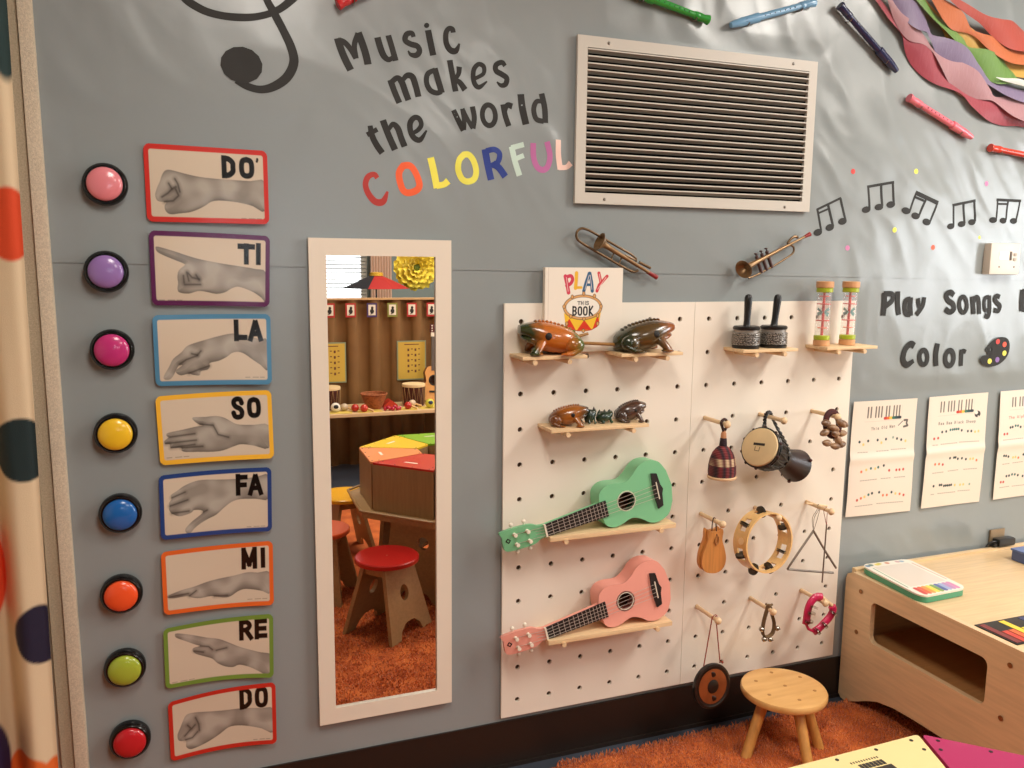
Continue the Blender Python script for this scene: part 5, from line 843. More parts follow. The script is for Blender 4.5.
# ------------------------------------------------------------------ rain shaker tubes
def rain(lb, x, y, lean):
    t = thing('rain_shaker', lb, 'shaker', (x, y, CZ), 'clear rain shaker tubes'); M = Matrix.Translation((x, y, CZ)) @ Matrix.Rotation(R(lean), 4, 'Y')
    wd = mat('beech_cap', '#cf9a6c', rough=.5, var=.08, vscale=20); gr = mat('lime_band', '#a6b52a', rough=.4); rd = mat('red_plastic', '#dd3a30', rough=.35); gl = mat('clear_plastic', '#f4f6f6', rough=.05, alpha=.10, spec=.6)
    cap = lambda a, b, nm, r, m: MB().lathe([(r*.92, a), (r, a+.0015), (r, b-.0015), (r*.92, b)], M, 32).build(nm, m, t)
    cap(0, .018, 'wooden_base', .0245, wd); cap(.018, .032, 'lime_band', .024, gr); cap(.165, .179, 'lime_band', .0245, gr); cap(.179, .199, 'wooden_cap', .0262, wd)
    MB().lathe([(.0222, .030), (.0222, .167), (.0214, .167), (.0214, .030)], M, 32, cap=False).build('clear_tube', gl, t)
    MB().lathe([(.0042, .032), (.0042, .166)], M, 10).build('red_rod', rd, t)
    for z in (.054, .077, .128, .152): MB().lathe([(.003, z), (.0205 if z in (.077, .128) else .015, z), (.0205 if z in (.077, .128) else .015, z+.0026), (.003, z+.0026)], M, 24).build('baffle_disc', rd if z != .054 else mat('orange_disc', '#ef6a4a', rough=.4), t)
    random.seed(7); b = MB()
    for k in range(8):
        a = k*2.4; b.add([M @ Vector((.002*math.cos(a), .002*math.sin(a), .102)), M @ Vector((.018*math.cos(a), .018*math.sin(a), .090+.02*(k % 2))), M @ Vector((.018*math.cos(a+.5), .018*math.sin(a+.5), .100+.018*(k % 2))), M @ Vector((.006*math.cos(a+.5), .006*math.sin(a+.5), .108)),
              M @ Vector((.002*math.cos(a), .002*math.sin(a), .1028)), M @ Vector((.018*math.cos(a), .018*math.sin(a), .0908+.02*(k % 2))), M @ Vector((.018*math.cos(a+.5), .018*math.sin(a+.5), .1008+.018*(k % 2))), M @ Vector((.006*math.cos(a+.5), .006*math.sin(a+.5), .1088))],
              [(0, 1, 2, 3), (7, 6, 5, 4), (0, 4, 5, 1), (1, 5, 6, 2), (2, 6, 7, 3), (3, 7, 4, 0)])
    b.build('teal_paddles', mat('teal_plastic', '#6fa8a5', rough=.35), t)
rain('clear rain shaker tube with green bands, left of the pair', 1.030, -.066, .5)
rain('clear rain shaker tube with green bands, at the board edge', 1.1305, -.066, .8)

# ------------------------------------------------------------------ hanging instruments
def hang(name, lb, cat, loc): return thing(name, lb, cat, loc, 'percussion hanging on pegs')
cord = mat('dark_cord', '#3a2420', rough=.9); redcord = mat('red_cord', '#8e3a28', rough=.9)
# woven basket shaker
t = hang('basket_shaker', 'burgundy and cream woven basket shaker hanging on a peg', 'shaker', (.650, -.118, .853))
M = Matrix.Translation((.6485, -.118, .853))
MB().lathe([(.030, 0), (.042, .001), (.043, .006), (.040, .009)], M, 28).build('gourd_base', mat('gourd', '#d9b48c', rough=.6), t)
def weave():
    m = mat('woven_cane', '#5b2028', rough=.75); nt = m.node_tree; b = nt.nodes['Principled BSDF']; tc = nt.nodes.new('ShaderNodeTexCoord')
    sx = nt.nodes.new('ShaderNodeSeparateXYZ'); nt.links.new(tc.outputs['Object'], sx.inputs[0])
    w = nt.nodes.new('ShaderNodeTexWave'); w.bands_direction = 'X'; w.inputs['Scale'].default_value = 17; nt.links.new(tc.outputs['Object'], w.inputs['Vector'])
    w2 = nt.nodes.new('ShaderNodeTexWave'); w2.bands_direction = 'Z'; w2.inputs['Scale'].default_value = 70; nt.links.new(tc.outputs['Object'], w2.inputs['Vector'])
    bp = nt.nodes.new('ShaderNodeBump'); bp.inputs['Strength'].default_value = .8; bp.inputs['Distance'].default_value = .002; nt.links.new(w2.outputs['Fac'], bp.inputs['Height']); nt.links.new(bp.outputs[0], b.inputs['Normal'])
    band = nt.nodes.new('ShaderNodeMapRange'); band.inputs['From Min'].default_value = .0; band.inputs['From Max'].default_value = .1; nt.links.new(sx.outputs['Z'], band.inputs['Value'])
    rp = nt.nodes.new('ShaderNodeValToRGB'); rp.color_ramp.interpolation = 'CONSTANT'; e = rp.color_ramp.elements; e[0].position = 0; e[0].color = (0, 0, 0, 1); e[1].position = .42; e[1].color = (1, 1, 1, 1); q = e.new(.64); q.color = (0, 0, 0, 1)
    nt.links.new(band.outputs[0], rp.inputs[0])
    mx = nt.nodes.new('ShaderNodeMix'); mx.data_type = 'RGBA'; mx.inputs['A'].default_value = (*lin('#2e1a24'), 1); mx.inputs['B'].default_value = (*lin('#7e2a2e'), 1); nt.links.new(w.outputs['Fac'], mx.inputs['Factor'])
    mx2 = nt.nodes.new('ShaderNodeMix'); mx2.data_type = 'RGBA'; mx2.inputs['A'].default_value = (*lin('#6a3a38'), 1); mx2.inputs['B'].default_value = (*lin('#d8bd98'), 1); nt.links.new(w.outputs['Fac'], mx2.inputs['Factor'])
    m3 = nt.nodes.new('ShaderNodeMix'); m3.data_type = 'RGBA'; nt.links.new(rp.outputs[0], m3.inputs['Factor']); nt.links.new(mx.outputs['Result'], m3.inputs['A']); nt.links.new(mx2.outputs['Result'], m3.inputs['B'])
    nt.links.new(m3.outputs['Result'], b.inputs['Base Color']); return m
MB().lathe([(.040, .009), (.0415, .02), (.0405, .04), (.037, .06), (.030, .078), (.020, .091), (.011, .098)], M, 28).build('woven_body', weave(), t)
MB().lathe([(.0105, .096), (.0115, .100), (.010, .118), (.009, .122)], M, 16).build('wrapped_neck', mat('neck_wrap', '#33222a', rough=.9, bump=.6, bscale=200), t)
MB().lathe([(.009, .120), (.008, .135), (.004, .145)], M, 14).build('handle_stem', mat('cane_stem', '#b98058', rough=.7), t)
MB().tube(smooth_path([(.6485, -.118, .993), (.640, -.122, 1.008), (.6365, -.120, 1.022), (.6485, -.118, 1.0305), (.6605, -.114, 1.022), (.658, -.116, 1.006), (.650, -.118, .994)], 4), .0042, 10).build('hanging_loop', cord, t)
# small goblet drum
t = hang('hand_drum', 'small goblet hand drum with cream skin hanging by a black rope', 'drum', (.80, -.12, .86))
Hc = Vector((.751, -.150, .948)); ax = (Vector((.953, -.077, .857))-Hc); L = ax.length; ax.normalize()
q = Vector((0, 0, 1)).rotation_difference(ax).to_matrix().to_4x4(); M = Matrix.Translation(Hc) @ q
drumwood = mat('drum_shell', '#120c0b', rough=.5, col2='#2a1613', vscale=14, coat=.1)
MB().lathe([(.050, .004), (.0575, .006), (.0575, .02), (.056, .05), (.050, .078), (.040, .105), (.031, .128), (.029, .140), (.033, .155), (.040, .180), (.049, .215), (.0525, L-.004), (.050, L), (.044, L), (.040, L-.02), (.02, .15)], M, 36).build('shell', drumwood, t)
sk = MB().lathe([(.0005, 0), (.052, .0002), (.0572, .0018), (.0590, .008), (.0590, .014)], M, 40, cap=False); sk.build('drum_skin', mat('drum_skin', '#dcc294', rough=.6, var=.06, vscale=12), t)
for z, r_ in ((.010, .0605), (.022, .0600), (.108, .0415)):
    MB().tube([M @ Vector((r_*math.cos(a), r_*math.sin(a), z)) for a in np.linspace(0, 2*math.pi, 41)[:-1]], .0032, 8, closed=True).build('rope_ring', bk, t)
zz = MB()
for k in range(16):
    a0, a1 = 2*math.pi*k/16, 2*math.pi*(k+.5)/16; zz.tube([M @ Vector((.061*math.cos(a0), .061*math.sin(a0), .018)), M @ Vector((.0585*math.cos((a0+a1)/2), .0585*math.sin((a0+a1)/2), .062)), M @ Vector((.0425*math.cos(a1), .0425*math.sin(a1), .107))], .0021, 6)
    zz.tube([M @ Vector((.0425*math.cos(a1), .0425*math.sin(a1), .107)), M @ Vector((.0585*math.cos(a1+.1), .0585*math.sin(a1+.1), .062)), M @ Vector((.061*math.cos(a1+.196), .061*math.sin(a1+.196), .018))], .0021, 6)
zz.build('tuning_ropes', bk, t)
for k in range(10): a = 2*math.pi*k/10+.3; MB().ball(M @ Vector((.0625*math.cos(a), .0625*math.sin(a), .012)), .0055, 8).build('rope_knot', cord, t)
for k in range(3): a = 2*math.pi*k/3+.4; MB().ball(M @ Vector((.054*math.cos(a), .054*math.sin(a), L-.012)), .0055, 8).build('rubber_foot', mat('foot_red', '#4a1c18', rough=.5), t)
right = Vector((0, 0, 1)).cross(ax).normalized(); right = right if right.x > 0 or right.y < 0 else -right; upv = ax.cross(right); upv = upv if upv.z > 0 else -upv
rr_ = Vector((-right.x, -right.y, 0)) if right.dot(Vector((.8, -.56, 0))) < 0 else right
def onskin(a, b): return Hc+rr_*a+upv*b-ax*.0008
lg = MB()
def strip(pts, w):
    for p, q2 in zip(pts[:-1], pts[1:]):
        d = Vector((q2[0]-p[0], q2[1]-p[1])); n_ = Vector((-d.y, d.x)).normalized()*w/2
        c4 = [onskin(p[0]+n_.x, p[1]+n_.y), onskin(q2[0]+n_.x, q2[1]+n_.y), onskin(q2[0]-n_.x, q2[1]-n_.y), onskin(p[0]-n_.x, p[1]-n_.y)]
        lg.add(c4+[v+ax*.0006 for v in c4], [(0, 1, 2, 3), (7, 6, 5, 4), (0, 4, 5, 1), (1, 5, 6, 2), (2, 6, 7, 3), (3, 7, 4, 0)])
strip([(-.019, .006), (.018, .009)], .0075); strip([(-.0105, -.001), (-.0105, -.013), (.004, -.013), (.004, 0)], .0012)
lg.build('printed_mark', mat('print_black', '#2a241f', rough=.6), t, smooth=False)
def rope(pts, r_, m, t, nm='rope', twist=True):
    P = smooth_path(pts, 8)
    if not twist: return MB().tube(P, r_, 8).build(nm, m, t)
    b = MB()
    for s in (0, math.pi): b.tube([(p[0]+r_*.5*math.cos(i*.9+s), p[1]+r_*.5*math.sin(i*.9+s), p[2]+r_*.4*math.sin(i*.9+s)) for i, p in enumerate(P)], r_*.62, 7)
    return b.build(nm, m, t)
rope([(.792, -.115, .998), (.818, -.085, .998), (.826, -.075, 1.018), (.838, -.070, 1.0325), (.850, -.068, 1.0315), (.859, -.068, 1.015), (.870, -.080, .985), (.885, -.090, .955), (.905, -.088, .925), (.915, -.085, .905)], .0058, bk, t)
# seed pod rattle
t = hang('seed_rattle', 'brown seed pod rattle with woven loop hanging by the board edge', 'rattle', (1.04, -.125, .918))
loopm = mat('burgundy_weave', '#542018', rough=.85, col2='#341a24', vscale=60)
MB().tube([(1.0475+.0255*math.cos(a), -.118+.006*math.sin(a), .9935+.0365*math.sin(a)) for a in np.linspace(0, 2*math.pi, 33)[:-1]], [(.008, .0105)]*32, 10, closed=True).build('woven_loop', loopm, t)
podm = mat('seed_pod', '#a98460', rough=.4, col2='#5e3e28', vscale=35, coat=.2)
def pod(c, d, ln, w):
    d = Vector(d).normalized(); q = Vector((0, 0, 1)).rotation_difference(d).to_matrix().to_4x4(); Mq = Matrix.Translation(c) @ q
    MB().lathe([(.0004, -ln*.5), (w*.45, -ln*.40), (w*.85, -ln*.18), (w, .02*ln), (w*.8, ln*.25), (w*.4, ln*.42), (.0004, ln*.5)], Mq, 12, cap=False).build('seed_pod', podm, t)
for c, d in (((1.005, -.138, 1.002), (-1, -.2, .15)), ((1.005, -.136, .972), (-1, -.1, -.25)), ((1.032, -.140, .985), (1, -.3, -.3)), ((1.040, -.142, .968), (-1, -.3, .2)), ((1.058, -.142, 1.000), (.6, -.3, -.6)),
    ((1.083, -.124, .993), (.9, -.2, -.4)), ((1.080, -.122, .962), (1, -.2, .05)), ((1.016, -.136, .938), (-1, -.1, .18)), ((1.045, -.140, .927), (1, .1, -.12)), ((1.073, -.132, .929), (1, .1, .12)), ((1.056, -.138, .945), (.3, -.2, -1))): pod(c, d, .043, .0115)
# wooden castanet
t = hang('castanet', 'flat pear shaped wooden castanet hanging from a cord', 'castanet', (.643, -.095, .555))
cw = wood('cherry_wood', '#c88748', var=.12, rough=.4, ax=2, coat=.2)
op = smooth_path([(.6215, .690), (.6320, .683), (.6450, .6835), (.6600, .6845), (.6720, .6905), (.6770, .680), (.6745, .655), (.6855, .625), (.6925, .595), (.6850, .568), (.6630, .5545), (.6380, .5540), (.6120, .562), (.5985, .585), (.6020, .620), (.6170, .655), (.6180, .678)], 3, closed=True)
op = [(.645+(x-.645)*.90, z) for x, z in op]
MB().prism(op, -.104, -.0945).build('front_clapper', cw, t)
MB().prism([(x-.006, z+.004) for x, z in op], -.0925, -.083).build('back_clapper', cw, t)
rope([(.640, -.093, .684), (.6395, -.094, .705), (.6425, -.094, .7225), (.6480, -.094, .7235), (.6520, -.094, .710), (.6530, -.096, .690), (.650, -.1055, .672)], .0016, cord, t, 'cord', False)
rope([(.652, -.1055, .672), (.6445, -.1065, .658), (.6480, -.1070, .645), (.6550, -.1065, .650), (.6560, -.106, .664), (.6520, -.105, .672)], .0024, mat('tan_cord', '#a8703c', rough=.8), t, 'cord_loop', False)
# tambourine
t = hang('tambourine', 'round wooden tambourine with metal jingles and no skin', 'tambourine', (.812, -.115, .548))
TC = Vector((.8120, -.115, .6405)); ro_, ri_ = .0935, .0885; Mt = Matrix.Translation(TC) @ Matrix.Rotation(R(90), 4, 'X') @ Matrix.Rotation(R(6), 4, 'Y') @ Matrix.Rotation(R(-4), 4, 'X')
ringm = wood('maple_ring', '#e3b777', var=.06, rough=.35, ax=0, coat=.3)
slots = [22, 95, 140, 200, 245, 285, 330]
# frame with slots: build faces of the ring between slots full height, at slots only edges
rb = MB(); n = 120; hw = .029
def inslot(deg): return any(abs((deg-s+180) % 360-180) < 14.5 for s in slots)
for i in range(n):
    a0, a1 = 2*math.pi*i/n, 2*math.pi*(i+1)/n; deg = 360*(i+.5)/n
    spans = [(-hw, -.012), (.012, hw)] if inslot(deg) else [(-hw, hw)]
    for z0, z1 in spans:
        v = [Mt @ Vector((r_*math.cos(a), r_*math.sin(a), z)) for r_ in (ri_, ro_) for a in (a0, a1) for z in (z0, z1)]
        fs = [(0, 1, 3, 2), (4, 6, 7, 5), (0, 2, 6, 4), (1, 5, 7, 3)]
        if len(spans) == 2 or inslot(360*(i-.5)/n) or inslot(360*(i+1.5)/n): fs += [(0, 4, 5, 1), (2, 3, 7, 6)]
        rb.add(v, fs)
rb.build('frame', ringm, t, angle=50)
jm = mat('jingle_metal', '#4a443b', rough=.4, metal=.7)
for s in slots:
    a = R(s); 
    for off in (-.0028, .0028):
        c = Vector((.0915*math.cos(a), .0915*math.sin(a), 0)); tang = Vector((-math.sin(a), math.cos(a), 0))
        Mj = Mt @ Matrix.Translation(c+tang*off) @ Vector((0, 0, 1)).rotation_difference(tang).to_matrix().to_4x4()
        MB().lathe([(.0012, .0012), (.006, .0016), (.0085, 0), (.0185, .0004), (.0185, -.0004), (.0085, -.0008), (.006, .0008), (.0012, .0004)], Mj, 18).build('jingle', jm, t)
    MB().tube([Mt @ Vector((.0912*math.cos(a), .0912*math.sin(a), -hw*.95)), Mt @ Vector((.0912*math.cos(a), .0912*math.sin(a), hw*.95))], .0009, 6).build('jingle_pin', steel, t)
MB().lathe([(.011, 0), (.011, .0012), (.007, .0014)], Mt @ Matrix.Rotation(R(172), 4, 'Z') @ Matrix.Translation((ro_+.0002, 0, .006)) @ Matrix.Rotation(R(90), 4, 'Y'), 18).build('round_plug', mat('maple_light', '#ecca98', rough=.5), t)
# triangle with its striker
t = hang('steel_triangle', 'steel triangle hanging from thin cord, open at lower right', 'triangle', (1.035, -.08, .487))
tp = [(1.1345, -.080, .5015), (1.0835, -.080, .5680), (1.0370, -.080, .6330), (1.0325, -.080, .6370), (1.0280, -.080, .6320), (.9845, -.080, .5790), (.9440, -.080, .5280), (.9420, -.080, .5220), (.9480, -.080, .5195), (1.03, -.080, .5035), (1.1240, -.080, .4865)]
MB().tube(smooth_path(tp, 4), .0036, 10).build('rod', mat('dark_steel', '#857b70', rough=.35, metal=.8), t)
for dx in (0, .007): rope([(1.0325, -.080, .6400), (1.027+dx, -.079, .68), (1.0440+dx, -.078, .7065), (1.0480, -.0765, .7235), (1.055, -.078, .7070), (1.035, -.080, .6400)], .0009, mat('fish_line', '#7c6e60', rough=.5), t, 'cord', False)
MB().tube([(1.0215, -.052, .7225), (1.1010, -.058, .7075)], .0030, 10).build('wooden_holder', pine, t)
t = hang('triangle_striker', 'thin steel striker rod hanging beside the triangle', 'striker', (1.055, -.11, .473))
MB().tube([(1.0575, -.110, .6660), (1.0545, -.110, .4735)], .0024, 10).build('rod', mat('dark_steel', ''), t)
for dx in (-.004, .004): rope([(1.0575, -.110, .662), (1.0530+dx, -.110, .690), (1.0500+dx*1.8, -.110, .712), (1.0520, -.110, .7235)], .0009, redcord, t, 'cord', False)
# gong
t = hang('hand_gong', 'round black and brown gong hanging from a red cord', 'gong', (.646, -.13, .135))
n0 = Vector((.10, -.98, .10)).normalized(); Mg = Matrix.Translation((.6350, -.128, .2060)) @ Vector((0, 0, 1)).rotation_difference(n0).to_matrix().to_4x4()
MB().lathe([(.0005, -.004), (.062, -.004), (.068, -.001), (.070, .006), (.068, .012), (.0615, .013), (.058, .011), (.0005, .0105)], Mg, 48).build('rim_disc', mat('gong_black', '#15100e', rough=.35, coat=.3), t)
MB().lathe([(.0005, .0108), (.0525, .0108), (.0535, .0116), (.0005, .0122)], Mg, 48).build('brown_face', mat('gong_brown', '#8a4a26', rough=.35, metal=.35, var=.2, vscale=20), t)
MB().lathe([(.0005, .0126), (.0205, .0122), (.021, .0130), (.014, .0155), (.0005, .0165)], Mg, 32).build('centre_boss', mat('gong_black', ''), t)
up_g = (Vector((0, 0, 1))-n0*n0.z).normalized()
for s in (1, -1): 
    c = Vector((.6350, -.128, .2060))+up_g*.037*s+n0*.0128; MB().ball(c, (.0095, .0016, .0085), 12, Matrix.Rotation(R(-25), 4, 'Z')).build('painted_character', mat('gong_black', ''), t)
for a, nm in ((-1, 'l'), (1, 'r')):
    MB().tube([(.6370+.0265*a, -.128-.004*a, .2690+.006*(a > 0)), (.6440+.006*a, -.118, .4220)], .0018, 6).build('cord', redcord, t)
MB().tube(smooth_path([(.6385, -.118, .4200), (.6480, -.118, .4265), (.6560, -.118, .4200)], 5), .0013, 6).ball((.6715, -.132, .2760), .0042, 8).build('cord_knot', redcord, t)
# strap of bells
t = hang('bell_strap', 'dark strap bracelet with small steel bells on a peg', 'bells', (.853, -.11, .313))
st = mat('olive_strap', '#6a5032', rough=.8)
MB().tube(smooth_path([(.8500, -.110, .4240), (.8430, -.110, .4050), (.8335, -.112, .3750), (.8290, -.114, .3450), (.8370, -.114, .3270), (.8540, -.114, .3240), (.8690, -.114, .3350), (.8735, -.112, .3620), (.8650, -.110, .3930), (.8560, -.110, .4200)], 5, closed=True), [(.009, .0034)]*50, 8, closed=True, flat=(0, 1, 0)).build('strap', st, t)
MB().tube([(.8390, -.110, .4310), (.8500, -.112, .4245), (.8630, -.112, .4270)], .0035, 8).ball((.850, -.112, .4255), .0055, 8).build('strap_knot', st, t)
for x, z in ((.8215, .3540), (.8810, .3480), (.8335, .3190), (.8560, .3150)):
    b = MB().ball((x, -.118, z), .0085, 14).build('bell', mat('bell_chrome', '#b4aba0', rough=.18, metal=1), t)
    MB().box(x-.006, x+.006, -.1275, -.1262, z-.0008, z+.0008).build('bell_slit', holem, b)
# pink jingle ring
t = hang('jingle_ring', 'pink plastic half moon jingle ring hanging on a peg', 'tambourine', (1.045, -.11, .305))
pk = mat('hot_pink_plastic', '#c02050', rough=.3, coat=.2)
pts = [(1.0530, .4260), (1.0300, .4270), (1.0120, .4120), (1.0030, .3900), (1.0005, .3660), (.9985, .3430)]
MB().tube([(x, -.112, z) for x, z in smooth_path(pts, 5)], [(.0095, .0135)]*26, 10, flat=(0, 1, 0)).build('upper_arm', pk, t)
pts = [(1.0950, .3900), (1.1000, .3750), (1.0900, .3560), (1.0710, .3390), (1.0480, .3210), (1.0290, .3130)]
MB().tube([(x, -.116, z) for x, z in smooth_path(pts, 5)], [(.0095, .0135)]*26, 10, flat=(0, 1, 0)).build('lower_arm', pk, t)
MB().tube([(1.0530, -.112, .4260), (1.0960, -.114, .3920)], .006, 10).build('wooden_grip', pine, t)
MB().tube([(.9985, -.112, .3430), (1.0070, -.114, .3250), (1.0290, -.116, .3130)], .0045, 8).build('link', pk, t)
for x, z, dx, dz in ((1.0160, .4020, .4, 1), (.9995, .3560, 0, 1), (1.0950, .3700, .6, .7), (1.0620, .3340, .8, .6), (1.0350, .3170, .8, .5), (1.0070, .3830, .2, 1)):
    for o_ in (-.0022, .0022):
        d = Vector((dx, 0, dz)).normalized(); Mj = Matrix.Translation(Vector((x, -.124, z))+d*o_) @ Vector((0, 0, 1)).rotation_difference(d).to_matrix().to_4x4()
        MB().lathe([(.001, 0), (.0135, .0004), (.0135, -.0004), (.001, -.001)], Mj, 14).build('jingle', mat('bell_chrome', ''), t)

# ------------------------------------------------------------------ toy trombone and trumpet on the paper
brass = mat('aged_brass', '#8a6c4a', rough=.36, metal=.6, var=.15, vscale=30); brassd = mat('dark_brass', '#6a533a', rough=.36, metal=.7); redtip = mat('red_tip', '#8e1f1e', rough=.4)
t = thing('toy_trombone', 'small brass trombone ornament stuck above the picture book', 'trombone', (.33, -.03, 1.44), 'brass ornaments on the wall')
d0 = Vector((.199, 0, 1.5655)); u_ = Vector((.263, 0, -.1235)).normalized(); v_ = Vector((u_.z, 0, -u_.x)); v_ = -v_ if v_.z < 0 else v_
q3 = lambda a, b, y=-.030: tuple(d0+u_*a+v_*b+Vector((0, y, 0)))
MB().tube(smooth_path([q3(.150, .0205), q3(.055, .0215), q3(.030, .0210), q3(.010, .016), q3(.002, .002), q3(.008, -.013), q3(.030, -.0195), q3(.110, -.0215), q3(.190, -.0225), q3(.212, -.0190), q3(.222, -.010)], 5), .0036, 10).build('slide_tube', brassd, t)
MB().tube([q3(.255, -.001, -.032), q3(.150, .003, -.034), q3(.110, .0045, -.036), q3(.090, .006, -.037), q3(.082, .006, -.038)], [.0045, .0062, .0075, .010, .014], 16).build('bell_tube', brass, t)
ab = Vector(q3(.082, .006, -.038)); Mb = Matrix.Translation(ab) @ Vector((0, 0, 1)).rotation_difference(-u_).to_matrix().to_4x4()
MB().lathe([(.013, -.004), (.017, .002), (.0235, .008), (.0265, .0105), (.0255, .0115), (.016, .006), (.008, -.004)], Mb, 28).build('bell', brass, t)
MB().tube([q3(.150, .0205), q3(.180, .0205), q3(.200, .017), q3(.206, .009)], .0032, 8).tube([q3(.165, .010), q3(.200, .012)], .0025, 8).build('crook', brassd, t)
for a in (.130, .158): MB().tube([q3(a, -.022), q3(a, .002)], .0022, 8).build('brace', brassd, t)
MB().tube([q3(.215, .012), q3(.255, .013)], .0042, 10).build('tuning_tube', brassd, t)
MB().tube([q3(.250, -.001), q3(.287, -.002)], [.0055, .0070], 12).build('mouthpiece', redtip, t)
t = thing('toy_trumpet', 'small brass trumpet ornament stuck above the right pegboard', 'trumpet', (.86, -.03, 1.42), 'brass ornaments on the wall')
d0 = Vector((.748, 0, 1.468)); u_ = Vector((.241, 0, .107)).normalized(); v_ = Vector((-u_.z, 0, u_.x))
MB().tube([q3(.262, 0), q3(.18, .0), q3(.10, .0, -.032), q3(.05, .0, -.034), q3(.022, .0, -.036), q3(.012, 0, -.037)], [.0035, .0042, .0062, .0075, .0100, .0135], 16).build('lead_tube', brass, t)
Mb = Matrix.Translation(q3(.012, 0, -.037)) @ Vector((0, 0, 1)).rotation_difference((-u_+Vector((0, -.35, 0))).normalized()).to_matrix().to_4x4()
MB().lathe([(.011, -.004), (.014, .002), (.020, .009), (.0270, .0135), (.0280, .0150), (.0262, .0150), (.019, .010), (.010, .002), (.006, -.006)], Mb, 30).build('bell', brass, t)
MB().tube(smooth_path([q3(.190, -.004), q3(.197, -.014), q3(.190, -.028), q3(.160, -.034), q3(.090, -.038), q3(.030, -.037), q3(.012, -.034)], 5), .0030, 8).build('tuning_slide', brassd, t)
for a in (.062, .082, .102):
    MB().tube([q3(a, -.040), q3(a, .0150)], .0055, 12).tube([q3(a, .015), q3(a, .0215)], .0018, 8).ball(q3(a, .0225), (.0055, .0055, .0028), 10).build('valve', mat('valve_pewter', '#5e4a48', rough=.4, metal=.7), t)
MB().tube(smooth_path([q3(.180, .006), q3(.196, .014), q3(.212, .015), q3(.222, .008)], 5), .0042, 8).build('rear_slide', brassd, t)
MB().tube([q3(.246, 0), q3(.268, 0)], [.0045, .0068], 12).build('mouthpiece', redtip, t)

# ------------------------------------------------------------------ plastic recorders around the top edge
rc = {'red': '#c01f24', 'green': '#2f9a3c', 'light blue': '#77a9cf', 'navy': '#262b52', 'pink': '#ea7686', 'orange red': '#d93c26'}
rl = {'red': 'red plastic recorder at the top edge, left of the word Music', 'green': 'green plastic recorder above the left half of the vent', 'light blue': 'light blue plastic recorder above the right end of the vent', 'navy': 'navy blue plastic recorder right of the vent corner', 'pink': 'pink plastic recorder below the colourful streamers', 'orange red': 'orange red plastic recorder at the right edge of the photo'}
for nm, x0, z0, x1, z1 in RECS:
    A = Vector((x0, -.028, z0)); B = Vector((x1, -.028, z1)); Ld = .272
    d = (B-A).normalized()
    if nm in ('red', 'orange red'): B = A+d*Ld
    elif nm == 'green': A = B-d*Ld
    ln = (B-A).length; k = ln/.30
    t = thing('recorder', rl[nm], 'recorder', tuple((A+B)/2-Vector((0, 0, .01))), 'plastic recorders around the wall'); m = mat('recorder_'+nm.replace(' ', '_'), rc[nm], rough=.25, coat=.3)
    if nm in ('navy', 'pink', 'red', 'orange red', 'light blue'): A, B = B, A; d = -d    # head end first
    Mx = Matrix.Translation(A) @ Vector((0, 0, 1)).rotation_difference(d).to_matrix().to_4x4() @ Matrix.Diagonal((.95, .95, 1, 1))
    MB().lathe([(.004, 0), (.0085, .002*k), (.0115, .022*k), (.0135, .04*k), (.0135, .075*k), (.0145, .085*k), (.0145, .098*k), (.0122, .100*k)], Mx, 20).build('head_joint', m, t)
    MB().lathe([(.0105, .098*k), (.0105, .160*k), (.0095, .245*k), (.0115, .247*k), (.0125, .255*k), (.0115, .262*k)], Mx, 20).build('body_tube', m, t)
    MB().lathe([(.0105, .262*k), (.0125, .266*k), (.011, .282*k), (.0145, .298*k), (.0135, .30*k), (.008, .30*k)], Mx, 20).build('foot_joint', m, t)
    yv = Vector((0, -1, 0)); hl = MB(); 
    for q4 in (.115, .133, .151, .169, .187, .205, .222): hl.ball(A+d*q4*k+yv*.0082, .0026, 8)
    hl.build('finger_holes', mat('hole_dark', '#141214', rough=.8), t)
    MB().box(-.004, .004, -.0123, -.0100, .046*k, .054*k).xf(Matrix.Translation(A) @ Matrix.Rotation(math.atan2(d.x, d.z), 4, 'Y')).build('window_cut', mat('hole_dark', ''), t, smooth=False)
    for q4 in (.06, .25): MB().tube([A+d*q4*k+Vector((0, .018, -.012)), A+d*q4*k+Vector((0, -.004, -.0145)), A+d*q4*k+Vector((0, -.012, -.008))], .0016, 6).build('wire_tie', steel, t)

